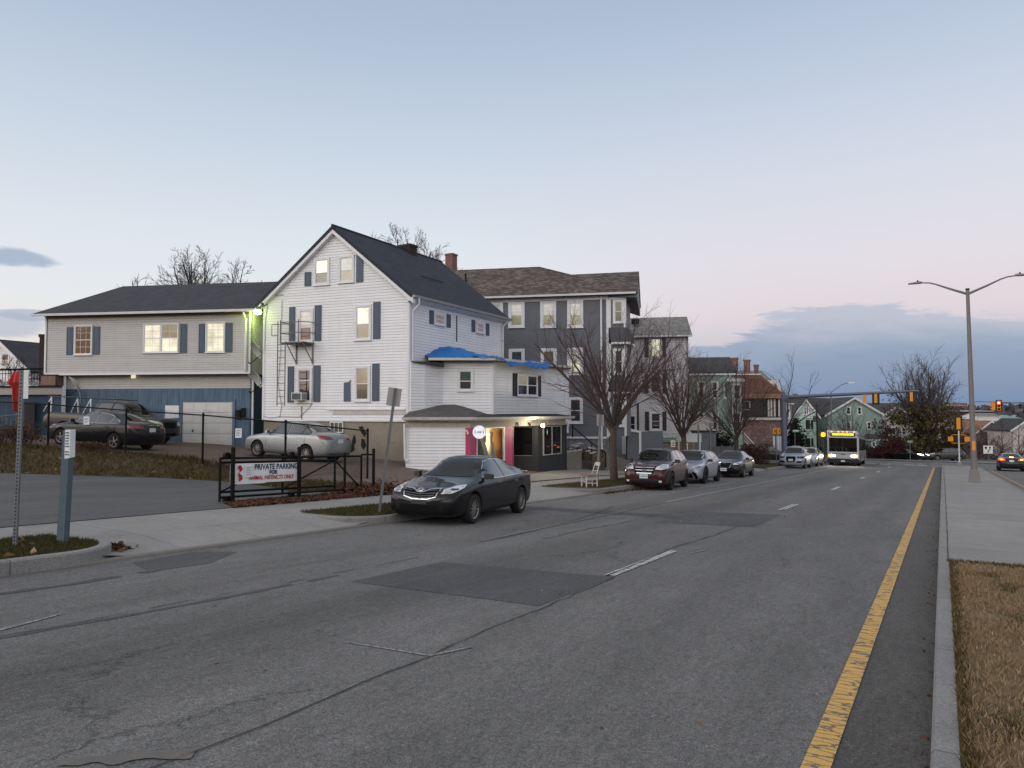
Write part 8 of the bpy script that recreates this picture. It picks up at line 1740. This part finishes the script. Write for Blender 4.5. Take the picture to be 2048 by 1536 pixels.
# pedestal signal on the nose of the median
nb = Vector((1.25, 75.4, -G*75.4+.15)); ns = thing('pedestal_signal', 'white pedestal post with yellow signals at the tip of the median', 'traffic signal', nb)
m = MB(); m.box((-.16, -.16, 0), (.16, .16, .35)); m.build('base', 'plastic_grey', ns); m = MB(); m.tube((0, 0, .35), (0, 0, 3.1), .06, .055, 10); m.build('post', 'plastic_white', ns, smooth=True)
signal3(ns, 0, 0, 3.75, face=1, w=.34, back=True, bp=.13); m = MB(); 
m.path([(-.62, 0, 2.62), (-.4, 0, 2.75), (.4, 0, 2.75), (.62, 0, 2.62)], .03, 6); m.path([(-.62, 0, 2.12), (-.4, 0, 2.02), (.4, 0, 2.02), (.62, 0, 2.12)], .03, 6); m.build('bracket', 'signal_yellow', ns)
for sg in (-1, 1): m = MB(); m.box((sg*.62-.20, -.15, 2.18), (sg*.62+.20, .15, 2.58)); m.build('walk_signal', 'signal_yellow', ns)
m = MB(); m.box((-.36, .05, 2.2), (.36, .12, 2.56)); m.build('rear_panel', 'soot_brick', ns)
# lane sign with arrows on the median of the side road
ksb = at(1977, 932, 70); ksb.z = -G*ksb.y+.1; ks = thing('lane_sign', 'white square lane sign with a black arrow and wedge left of the braking sedan', 'sign', ksb, math.radians(-1))
zc = hy(899, 70)-ksb.z; m = MB(); m.tube((.0, .03, 0), (.0, .03, zc), .03, n=6); m.build('post', 'galv', ks); m = MB(); m.box((-.38, -.01, zc-.38), (.38, .01, zc+.38)); m.build('plate', 'sign_white', ks)
m = MB(); m.hexa([(-.3, -.014, zc+.28), (-.06, -.014, zc+.28), (-.14, -.014, zc+.0), (-.2, -.014, zc+.0)][::-1], [(-.3, -.0101, zc+.28), (-.06, -.0101, zc+.28), (-.14, -.0101, zc+.0), (-.2, -.0101, zc+.0)][::-1]); m.build('wedge_mark', 'ink_black', ks)
m = MB(); 
for a, b in (((-.02, -.3), (.02, -.1)), ((.02, -.1), (.14, .02)), ((.14, .02), (.15, .2))): m.tube((a[0], -.015, zc+a[1]), (b[0], -.015, zc+b[1]), .035, n=6)
m.hexa([(.04, -.016, zc+.16), (.26, -.016, zc+.16), (.15, -.016, zc+.33)], [(.04, -.011, zc+.16), (.26, -.011, zc+.16), (.15, -.011, zc+.33)]); m.build('arrow_mark', 'ink_black', ks)
# far corner: pedestrian signals, street name signs, cabinet, hydrant, lamp, utility pole, blue-white shop sign, back of a tall sign
def postat(px, d_, h): b_ = cf(*pd(px, d_), 0); b_.z = T(b_.x, b_.y)+(.15 if b_.x < -10 else 0); return b_
b_ = postat(1551, 59.5, 0); ps = thing('pedestrian_signal', 'pair of yellow pedestrian signals on a thin post left of the thick mast', 'traffic signal', b_, TH); zc = hy(862, 59.5)-b_.z
m = MB(); m.tube((0, 0, 0), (0, 0, zc), .05, n=8); m.build('post', 'galv', ps)
for x in (-.17, .17): m = MB(); m.box((x-.13, -.16, zc-.22), (x+.13, .1, zc+.22)); m.build('signal_head', 'signal_yellow', ps); m = MB(); m.box((x-.02+.03*(x > 0), -.165, zc-.12), (x+.08, -.161, zc+.12)); m.build('lens', 'signal_black', ps)
b_ = postat(1644.5, 72, 0); ps = thing('pedestrian_signal', 'glowing orange signal lamp on a thin post just left of the bus', 'traffic signal', b_, TH); zc = hy(869, 72)-b_.z
m = MB(); m.tube((.1, .05, 0), (.1, .05, zc-.1), .05, n=8); m.build('post', 'galv', ps); m = MB(); m.box((-.24, -.12, zc-.24), (.24, .12, zc+.24)); m.build('signal_head', 'signal_yellow', ps); m = MB(); m.lathe([(.001, -.15), (.15, -.14), (.2, -.121)], 14, 0, 'y', (-.02, 0, zc)); m.build('lens', 'signal_orange_lit', ps)
b_ = postat(1588.5, 66, 0); sn = thing('street_name_sign', 'green street name sign on a post beside the grey cabinet', 'sign', b_, TH+.1); zc = hy(861, 66)-b_.z
m = MB(); m.tube((0, 0, 0), (0, 0, zc), .035, n=6); m.build('post', 'galv', sn); m = MB(); m.box((-.24, -.01, zc-.16), (.42, .01, zc+.10)); m.build('plate', 'sign_green', sn); m = MB(); m.box((-.16, -.014, zc-.07), (.34, -.0101, zc+.02)); m.build('lettering', 'sign_white', sn)
b_ = postat(1818, 92, 0); sn = thing('street_name_sign', 'white street name sign on a post in front of the dark bushes', 'sign', b_, TH); zc = hy(883, 92)-b_.z; m = MB(); m.tube((0, 0, 0), (0, 0, zc), .04, n=6); m.build('post', 'galv', sn); m = MB(); m.box((-.33, -.01, zc-.13), (.33, .01, zc+.13)); m.build('plate', 'sign_back', sn)
b_ = postat(1590, 65, 0); cb = thing('utility_cabinet', 'grey utility cabinet behind the silver car by the crossing', 'cabinet', b_, TH); m = MB(); m.box((-.32, -.2, 0), (.32, .2, 1.35)); m.build('body', 'cabinet_grey', cb); m = MB(); m.box((-.005, -.215, .1), (.005, -.2005, 1.3)); m.build('door_seam', 'galv_dark', cb)
b_ = postat(1642.5, 68, 0); hd_ = thing('hydrant', 'red hydrant at the corner left of the bus', 'hydrant', b_); m = MB(); m.lathe([(.17, 0), (.17, .05), (.12, .06), (.12, .5), (.16, .52), (.15, .6), (.08, .7), (.001, .74)], 14, 0, 'z'); m.tube((-.2, 0, .42), (.2, 0, .42), .06, n=8); m.build('body', 'hydrant_red', hd_, smooth=True)
b_ = postat(1662, 84, 0); sl_ = thing('street_lamp', 'slender single-armed street lamp behind the bus', 'street lamp', b_, TH); zt = hy(783, 84)-b_.z; m = MB(); m.tube((0, 0, 0), (0, 0, zt), .10, .06, 10); m.build('pole', 'galv', sl_, smooth=True)
m = MB(); m.path([(0, 0, zt-.1), (1.2, 0, zt+.75), (1.7, 0, zt+.95), (2.1, 0, zt+1.0)], .045, 8); m.build('arm', 'galv', sl_, smooth=True); m = MB(); m.hexa([(2.0, -.12, zt+.95), (2.75, -.10, zt+1.02), (2.75, .10, zt+1.02), (2.0, .12, zt+.95)], [(2.0, -.08, zt+1.05), (2.7, -.06, zt+1.08), (2.7, .06, zt+1.08), (2.0, .08, zt+1.05)]); m.build('lamp_head', 'plastic_white', sl_)
b_ = postat(1655.5, 83, 0); bs_ = thing('back_of_sign', 'white rectangular sign back above the left side of the bus', 'sign', b_, TH); zc = hy(866, 83)-b_.z; m = MB(); m.box((-.15, -.01, zc-.4), (.28, .01, zc+.35)); m.build('plate', 'sign_white', bs_); m = MB(); m.tube((.1, .03, 0), (.1, .03, zc), .05, n=6); m.build('post', 'galv', bs_); m = MB(); m.box((.5, -.01, zc-.35), (.95, .01, zc+.25)); m.build('second_plate', 'sign_back', bs_)
b_ = postat(1634, 106, 0); up_ = thing('utility_pole', 'dark utility pole with transformer before the mint gable house', 'utility pole', b_, TH+.3); zt = hy(806, 106)-b_.z; m = MB(); m.tube((0, 0, 0), (-.1, 0, zt), .16, .11, 8); m.build('pole', 'bark_far', up_); m = MB(); m.lathe([(.001, 0), (.24, 0), (.24, .8), (.001, .85)], 12, 0, 'z', (-.45, 0, zt*.63)); m.build('transformer', 'galv_dark', up_); m = MB(); m.box((-.9, -.05, zt-.5), (.7, .05, zt-.38)); m.build('crossarm', 'bark_far', up_)
def wires(name, label, a, b, n=3, sag=.5, r=.02):
    t_ = thing(name, label, 'cable', a); m = MB(); a, b = Vector(a), Vector(b)
    for k in range(n):
        pts = [Vector((0, 0, -.35*k))+(b-a)*(i/16)-Vector((0, 0, sag*4*(i/16)*(1-i/16))) for i in range(17)]; m.path([tuple(p) for p in pts], r, 3)
    m.build('wire', 'black_metal', t_)
wires('overhead_wires', 'overhead wires from the utility pole to the corner building', tuple(b_+Vector((0, 0, zt*.66))), tuple(cf(*pd(1565, 80), hy(836, 80))), 3, .5, .02)

# ================================================================ trees
trA = tree('street_tree', 'largest bare street tree with a vase-shaped crown rising beside the maroon car', (-11.80, 28.5, -G*28.5+.15), 7.4, 2.35, .155, 1.0, 11, n_limb=13, limb_len=5.5, dens=1.25, group='bare street trees along the verge', cat='tree', ang=(20, 64), subs=10, up=.5, twig_r=.0055)
trB = tree('street_tree', 'second bare street tree, standing behind the maroon car', (-11.85, 38.2, -G*38.2+.15), 7.0, 2.2, .15, 1.0, 23, n_limb=13, limb_len=5.0, dens=1.3, group='bare street trees along the verge', ang=(18, 58), subs=10, up=.6, twig_r=.006)
trC = tree('street_tree', 'third bare street tree, beyond the black sedan with the chrome grille', (-11.8, 49.6, -G*49.6+.15), 6.7, 2.1, .15, 1.0, 37, n_limb=12, limb_len=4.9, dens=1.2, group='bare street trees along the verge', ang=(18, 60), subs=9, up=.6, twig_r=.008)
def tr_at(px, py_base, d_, zb=None): x, y = rd2xy(*pd(px, d_)); return Vector((x, y, T(x, y) if zb is None else zb))
tree('background_tree', 'bare tree rising behind the white gabled house roof', tr_at(806, 0, 62), 18, 9.6, .3, 1.0, 41, n_limb=24, limb_len=8.0, dens=1.0, levels=4, mats=('bark_far', 'twig_far'), ang=(10, 58), subs=9, twig_r=.014, up=.5, crown_f=1.0)
tree('background_tree', 'bare tree behind the middle of the garage roof', tr_at(388, 0, 58), 12.6, 8.3, .25, 1.0, 43, n_limb=14, limb_len=5.9, dens=1.0, levels=4, mats=('bark_far', 'twig_far'), ang=(8, 40), subs=8, twig_r=.013, up=.4)
tree('background_tree', 'low bare tree behind the right part of the garage roof', tr_at(462, 0, 56), 11.6, 8.5, .22, 1.1, 47, n_limb=14, limb_len=5.3, dens=1.0, levels=4, mats=('bark_far', 'twig_far'), ang=(14, 50), subs=8, twig_r=.013, up=.4)
tree('background_tree', 'small bare tree top behind the left part of the garage roof', tr_at(276, 0, 60), 10.8, 8.6, .2, .9, 53, n_limb=6, limb_len=3.8, dens=1.2, mats=('bark_far', 'twig_far'), ang=(10, 40), subs=5, twig_r=.015, up=.4)
tree('background_tree', 'bare tree spreading behind the corner building by the mast', tr_at(1570, 0, 98), 11.5, 3.5, .25, 1.3, 59, n_limb=9, limb_len=9.5, mats=('bark_far', 'twig_far'), ang=(24, 64), subs=6, twig_r=.018, up=.3)
tree('big_tree', 'big half-bare tree with olive-brown leaves low in its crown beyond the crossing', tr_at(1852, 0, 103), 14.2, 2.5, .42, 1.0, 61, n_limb=16, limb_len=10.8, dens=1.3, mats=('bark_far', 'twig_far'), ang=(6, 38), subs=9, twig_r=.02, up=.5, leaf=('leaf_green', 3600, .15, 6.5), group=None)
tree('leafy_tree', 'rounded olive-green tree at the left foot of the big tree', tr_at(1822, 0, 104), 7.0, 1.2, .2, 1.3, 67, n_limb=9, limb_len=4.6, mats=('bark_far', 'twig_far'), ang=(20, 70), subs=6, twig_r=.02, leaf=('leaf_green', 4200, .17, 9))
tree('leafy_tree', 'rounded olive-green tree at the right foot of the big tree', tr_at(1886, 0, 107), 7.0, 1.0, .2, 1.3, 71, n_limb=9, limb_len=4.2, mats=('bark_far', 'twig_far'), ang=(20, 70), subs=6, twig_r=.02, leaf=('leaf_green', 4200, .17, 9))
tree('bare_shrub_tree', 'bare many-stemmed tree in front of the mint side gable', tr_at(1700, 0, 103), 7.6, .8, .18, 1.3, 73, n_limb=11, limb_len=6.4, mats=('bark_far', 'twig_far'), ang=(12, 70), subs=8, twig_r=.02)
tree('bare_shrub_tree', 'bare tree in front of the long low mint wall', tr_at(1656, 0, 104), 5.6, .8, .15, 1.3, 79, n_limb=9, limb_len=4.8, mats=('bark_far', 'twig_far'), ang=(20, 75), subs=7, twig_r=.02)
tree('bare_shrub_tree', 'bare tree in front of the cream gabled house', tr_at(1795, 0, 106), 6.6, .9, .16, 1.1, 83, n_limb=9, limb_len=5.6, mats=('bark_far', 'twig_far'), ang=(12, 60), subs=7, twig_r=.02)
tree('bare_shrub_tree', 'grey bare tree between the big tree and the lamp pole', tr_at(1915, 0, 125), 8.4, 1.0, .2, 1.1, 85, n_limb=9, limb_len=7.0, mats=('bark_far', 'twig_far'), ang=(12, 60), subs=7, twig_r=.026)
for i, (px, d_, h_) in enumerate(((1972, 112, 5.2), (2000, 104, 5.6), (2034, 108, 5.6), (1955, 118, 4.2))):
    tree('bare_shrub_tree', ['brown bare tree just right of the lamp pole', 'brown bare tree above the braking sedan', 'brown bare tree at the right edge behind the lit car', 'low brown bare tree immediately left of the lane sign'][i], tr_at(px, 0, d_), h_, .6, .16, 1.5, 90+i, n_limb=10, limb_len=h_*.85, mats=('bark_far', 'twig'), ang=(15, 80), subs=7, twig_r=.024, group='brown bare trees beyond the right carriageway')
tree('red_leaf_tree', 'low wide tree with dark red leaves right behind the bus', tr_at(1762, 0, 97), 4.4, 1.0, .15, 1.5, 97, n_limb=9, limb_len=3.6, mats=('bark_far', 'twig_far'), ang=(40, 85), subs=6, twig_r=.015, leaf=('leaf_red', 3600, .13, 9))
bush('evergreen_bush', 'tall dark evergreen between the mast and the mint gable house', tr_at(1590, 0, 96), .8, 1.0, 4.2, 3600, 'leaf_dark', .13, 3); bush('evergreen_bush', 'low dark evergreen shrubs below the mint gable house', tr_at(1612, 0, 98), 1.5, .8, 1.1, 2400, 'leaf_dark', .12, 4)
bush('evergreen_bush', 'dark hedge beyond the board fence under the third street tree', tr_at(1440, 0, 58), 1.9, 1.3, 2.6, 4200, 'leaf_dark', .10, 5); bush('brown_hedge', 'brown clipped hedge in front of the stair rail', tr_at(1504, 0, 58), 1.4, 1.3, 1.35, 5200, 'leaf_brown', .06, 6)
bush('evergreen_bush', 'nearly black hedge behind the white street name sign', tr_at(1800, 0, 100), 3.4, 1.2, 2.0, 3400, 'leaf_dark', .16, 7); bush('lot_bush', 'dry brown weeds grown up between the black sedan and the fence', tr_at(40, 0, 27.5), 1.1, .7, .8, 2600, 'leaf_brown', .035, 8); bush('lot_bush', 'thin dry bush under the doors of the black sedan on the lot', tr_at(190, 0, 26.9), 1.3, .35, .32, 1300, 'leaf_brown', .035, 9)
# far tree line and valley, too many to count
rng = np.random.default_rng(3); n = 26000; xs = rng.uniform(-60, 520, n); ys = rng.uniform(430, 900, n); k_ = np.array([mnoise.noise(Vector((x*.02, y*.01, 0))) for x, y in zip(xs, ys)])
zz = np.array([T(x, y) for x, y in zip(xs, ys)])+rng.uniform(0, 1, n)**.7*(6+7*np.clip(k_+.4, 0, 1))+np.clip((ys-560)/440, 0, 1)*5
foliage('far_wood', ((74, 72, 80), (92, 88, 94), (62, 62, 70), (104, 96, 98))); tag(leaves('far_wood', np.stack([xs, ys, zz], 1), 'far_wood', 2.6, 1, 6), kind='stuff')
xs = rng.uniform(-40, 160, 9000); ys = rng.uniform(170, 330, 9000); zz = np.array([T(x, y) for x, y in zip(xs, ys)])+rng.uniform(0, 1, 9000)**.8*4.2
foliage('valley_scrub', ((66, 58, 58), (88, 78, 76), (54, 50, 52), (96, 88, 90))); tag(leaves('valley_scrub', np.stack([xs, ys, zz], 1), 'valley_scrub', 1.0, 1, 7), kind='stuff')
# ================================================================ vehicles
RZ = lambda x, y: -G*y
D2 = math.radians
make_car('black_sedan', 'glossy black sedan with chrome-edged V grille parked nearest us at the left kerb', 'sedan', 4.56, 1.73, 1.42, 'paint_black', 2.66, .92, .315, car_matrix(-9.68, 14.42, D2(-82.5), 0, RZ), front='sedan_v', chrome_win='chrome', mirrors='dark', rim='rim_silver', spokes=10)
make_car('maroon_suv', 'maroon crossover with three chrome grille bars and a green plate, behind the first street tree', 'suv', 4.28, 1.74, 1.56, 'paint_maroon', 2.5, .9, .335, car_matrix(-9.78, 28.15, D2(-85), 0, RZ), front='bars', rim='rim_dark', spokes=5, plate='plate_green', chrome_win='dark', mirrors='dark')
make_car('silver_crossover', 'light silver coupe-like crossover with dark bumper wedges behind the maroon car', 'suv', 4.15, 1.72, 1.47, 'paint_pearl', 2.52, .87, .335, car_matrix(-9.92, 33.5, D2(-88), 0, RZ), front='wedge', rim='rim_dark', spokes=5, chrome_win='dark', arch=True,
    win=[[(.315, .69), (.35, .76), (.405, .89), (.46, .93), (.52, .94), (.535, .70)], [(.55, .705), (.535, .94), (.64, .935), (.70, .90), (.73, .80)]], mirrors='dark')
make_car('dark_sedan', 'dark sedan with a chrome-edged hexagonal grille and white plate, third parked behind the maroon car', 'sedan', 4.7, 1.80, 1.42, 'paint_navy_black', 2.72, .93, .325, car_matrix(-10.0, 41.0, D2(-87), 0, RZ), front='hexa', plate='plate_white', rim='rim_silver', spokes=7, chrome_win='chrome', mirrors='dark')
make_car('silver_suv', 'pale silver SUV with a tall dark grille and roof rails parked near the crossing', 'suv', 4.6, 1.88, 1.62, 'paint_light_silver', 2.8, .88, .36, car_matrix(-9.75, 59.6, D2(-89), 0, RZ), front='shield', plate='plate_white', rim='rim_silver', spokes=7, roofrack=True, chrome_win='chrome')
make_car('silver_hatchback', 'silver car half hidden behind the pale SUV, its side glowing in the bus headlights', 'suv', 4.4, 1.80, 1.55, 'paint_light_silver', 2.65, .88, .33, car_matrix(-9.75, 66.4, D2(-90), 0, RZ), front='plain', rim='rim_silver', spokes=7, detail=False, chrome_win='dark')
# cars of the raised lot
def by_wheels(pf, pr, side, W):       # from the two visible wheel contacts of one side: centre and heading
    a, b = hit(*pf), hit(*pr); d = (a-b); ang = math.atan2(d.y, d.x); m_ = (a+b)/2; s_ = 1 if side == 'left' else -1
    return m_.x+math.sin(ang)*(W/2-.1)*s_, m_.y-math.cos(ang)*(W/2-.1)*s_, ang, d.length
x, y, a, l = by_wheels((515.6, 913.5), (615, 924), 'left', 1.76); 
make_car('silver_sedan', 'silver sedan seen from its rear left on the raised lot behind the sliding gate', 'sedan', 4.45, 1.74, 1.53, 'paint_silver', 2.56, .9, .32, car_matrix(x, y, a), front='plain', rim='rim_silver', spokes=10, chrome_win='dark')
x, y = rd2xy(*pd(212, 29.6)); a = TH+math.radians(162)
make_car('black_sedan', 'black sedan with bright chrome window line on the raised lot before the pickup', 'sedan', 4.7, 1.78, 1.48, 'paint_navy_black', 2.72, .95, .325, car_matrix(x, y, a), front='plain', rim='rim_silver', spokes=5, chrome_win='chrome')
# pickup: nose to the right, beyond the black sedan
px_, py_ = rd2xy(*pd(226, 33.7)); a_ = TH-math.radians(9)
pk = make_car('pickup_truck', 'dark grey crew cab pickup with a ladder rack facing right before the garage', 'pickup', 5.75, 1.98, 1.90, 'paint_grey', 3.6, 1.0, .40, car_matrix(px_, py_, a_), front='plain', rim='rim_dark', spokes=5, chrome_win='dark', mirrors='dark')
m = MB()
for sg in (-1, 1):
    for x in (-.55, -2.55): m.tube((x, sg*.84, 1.24), (x-.06, sg*.80, 1.92), .028, n=6); m.tube((x-.38, sg*.84, 1.24), (x-.06, sg*.80, 1.92), .02, n=6)
m.build('rack_leg', 'plastic_white', pk); m = MB()
for sg in (-1, 1): m.tube((.6, sg*.80, 1.95), (-2.8, sg*.80, 1.95), .025, n=6)
for x in (.5, -.6, -1.6, -2.6): m.tube((x, -.8, 1.95), (x, .8, 1.95), .022, n=6)
m.build('rack_rail', 'galv_dark', pk)
# car in the drive by the stair rail
x_, y_ = rd2xy(*pd(1536, 66)); make_car('dark_car', 'dark blue-black car standing across the pavement below the white stair rail', 'sedan', 4.5, 1.78, 1.42, 'paint_dark', 2.65, .92, .32, car_matrix(x_, y_, math.radians(20)), front='plain', rim='rim_dark', spokes=5, detail=False, chrome_win='dark')
# traffic on the far side and beyond the crossing
bk = make_car('braking_sedan', 'dark sedan with glowing brake lights waiting right of the median', 'sedan', 4.85, 1.84, 1.46, 'paint_dark', 2.8, .95, .335, car_matrix(4.75, 72.2, D2(88.5), 0, RZ), front='plain', rim='rim_dark', spokes=5, rearlit=True, detail=False, chrome_win='chrome')
make_car('lit_suv', 'car with bright orange tail lights at the right edge beyond the braking sedan', 'suv', 4.6, 1.85, 1.65, 'paint_light_silver', 2.7, .9, .34, car_matrix(9.1, 92.5, D2(96), 0, RZ), front='plain', rim='rim_dark', spokes=5, rearlit=True, detail=False, chrome_win='dark')
x_, y_ = rd2xy(*pd(1818, 96)); make_car('far_sedan', 'dark sedan with one bright headlamp across the crossing below the big tree', 'sedan', 4.6, 1.8, 1.45, 'paint_dark', 2.7, .92, .33, car_matrix(x_, y_, D2(-35)), front='plain', rim='rim_dark', spokes=5, detail=False, chrome_win='dark', lights='on')
x_, y_ = rd2xy(*pd(1888, 97)); make_car('far_suv', 'grey SUV parked across the crossing just left of the pedestal signal', 'suv', 4.6, 1.85, 1.65, 'paint_grey', 2.7, .9, .36, car_matrix(x_, y_, D2(205)), front='plain', rim='rim_silver', spokes=5, detail=False, chrome_win='dark')

# ---- city bus coming up the street
BL, BW, BH = 12.0, 2.55, 3.05
bx_, by_ = -7.75, 76.2; bus = thing('city_bus', 'white city bus with lit amber destination sign and headlights coming towards us', 'bus', mat=car_matrix(bx_, by_, D2(-88), 0, RZ, 6))
def bm_box(name, mat, x0, x1, w, z0, z1, bev=.08, parent=None, taper=.0, mats2=None):
    b = bmesh.new(); vs = [b.verts.new(p) for p in ((x0, -w, z0), (x1, -w, z0), (x1, w, z0), (x0, w, z0), (x0, -w+taper, z1), (x1-taper, -w+taper, z1), (x1-taper, w-taper, z1), (x0, w-taper, z1))]
    for q in ((0, 3, 2, 1), (4, 5, 6, 7), (0, 1, 5, 4), (1, 2, 6, 5), (2, 3, 7, 6), (3, 0, 4, 7)): b.faces.new([vs[k] for k in q])
    bmesh.ops.bevel(b, geom=b.edges[:], offset=bev, segments=3, affect='EDGES'); me = bpy.data.meshes.new(name); b.to_mesh(me); b.free(); me.materials.append(MATS[mat]); me.polygons.foreach_set('use_smooth', [True]*len(me.polygons)); me.set_sharp_from_angle(angle=math.radians(30))
    o = bpy.data.objects.new(name, me); C.objects.link(o); o.parent = parent or bus; return o
X1 = BL/2
bm_box('body', 'bus_white', -X1, X1, BW/2, .30, 2.62, .10); bm_box('roof', 'bus_white', -X1+.1, X1-.02, BW/2-.03, 2.60, BH, .12)
bm_box('bumper', 'trim_black', X1-.5, X1+.10, BW/2+.005, .22, .62, .06)
m = MB(); m.box((X1-.01, -1.12, 1.22), (X1+.012, 1.12, 2.42)); m.build('windscreen', 'car_glass', bus); m = MB(); m.box((X1+.0121, -.02, 1.22), (X1+.02, .02, 2.42)); m.build('pillar', 'trim_black', bus)
m = MB(); m.box((X1-.12, -.98, 2.60), (X1+.015, .98, 2.86)); sgn_ = m.build('destination_sign', 'trim_black', bus); rr = random.Random(4); m = MB(); y0_ = -.86
while y0_ < .84: w_ = rr.choice((.05, .09, .13)); m.box((X1+.016, y0_, 2.65), (X1+.022, min(.86, y0_+w_), 2.81)); y0_ += w_+.022
m.build('lettering', 'sign_amber', sgn_)
for y in (-.9, -.35, 0, .35, .9): m = MB(); m.box((X1-.06, y-.04, 2.93), (X1-.01, y+.04, 2.97)); m.build('marker_lamp', 'head_amber', bus)
for sg in (-1, 1):
    m = MB(); m.lathe([(.001, X1+.03), (.105, X1+.025), (.115, X1+.001)], 16, 0, 'x', (0, sg*.93, .86)); m.build('headlight', 'head_lit', bus); m = MB(); m.lathe([(.001, X1+.03), (.075, X1+.025), (.08, X1+.001)], 14, 0, 'x', (0, sg*.70, .86)); m.build('headlight', 'head_lit', bus)
    m = MB(); m.box((X1-.1, sg*1.10-.07, .76), (X1+.02, sg*1.10+.07, .96)); m.build('turn_lamp', 'head_amber', bus)
    m = MB(); m.box((X1-.25, sg*(BW/2+.14)-.10, 1.75), (X1-.12, sg*(BW/2+.14)+.10, 2.25)); m.tube((X1-.2, sg*BW/2, 2.4), (X1-.2, sg*(BW/2+.16), 2.3), .03, n=6); m.build('mirror', 'trim_black', bus)
    for x in (X1-2.5, X1-8.8):
        c = (x, sg*(BW/2-.16), .48); t_ = MB(); t_.lathe([(.30, -.14), (.46, -.15), (.48, -.11), (.48, .11), (.46, .15), (.30, .14), (.30, -.14)], 24, 0, 'y'); wo = t_.build('wheel', 'tyre', bus, smooth=True, loc=c); m = MB(); m.lathe([(.001, sg*.08), (.10, sg*.08), (.12, sg*.02), (.28, sg*.10), (.31, sg*.13)], 20, 0, 'y'); m.build('rim', 'galv', wo)
        m = MB(); m.lathe([(.001, 0), (.56, 0)], 24, 0, 'y', (x, sg*(BW/2+.004), .50)); m.build('wheel_arch', 'black_matte', bus, fix=False)
    m = MB(); m.box((-X1+.5, sg*(BW/2+.003)-.002, 1.35), (X1-.35, sg*(BW/2+.003)+.002, 2.35)); sw_ = m.build('side_window', 'car_glass', bus); m = MB()
    for k in range(8): x = X1-1.2-k*1.3; m.box((x-.03, sg*(BW/2+.008)-.004, 1.35), (x+.03, sg*(BW/2+.008)+.004, 2.35))
    m.build('window_bar', 'trim_black', sw_)
m = MB(); m.box((X1+.0, -1.1, 1.02), (X1+.012, 1.1, 1.06)); m.build('trim_line', 'galv_dark', bus)
m = MB(); m.box((X1+.101, -.16, .34), (X1+.11, .16, .48)); m.build('licence_plate', 'plate_white', bus)
m = MB(); m.box((X1+.0, -.16, .96), (X1+.02, .16, 1.01)); m.build('badge', 'trim_black', bus)
for sg in (-1, 1):
    hl = bpy.data.lights.new('bus_headlight', 'SPOT'); hl.energy = 220; hl.spot_size = D2(70); hl.spot_blend = .8; hl.color = (1, .9, .72); hl.shadow_soft_size = .12
    ho = bpy.data.objects.new('bus_headlight', hl); C.objects.link(ho); ho.parent = bus; ho.location = (X1+.25, sg*.93, .86); ho.rotation_euler = (0, D2(-84), 0); ho.rotation_euler = (D2(0), D2(-80), 0)
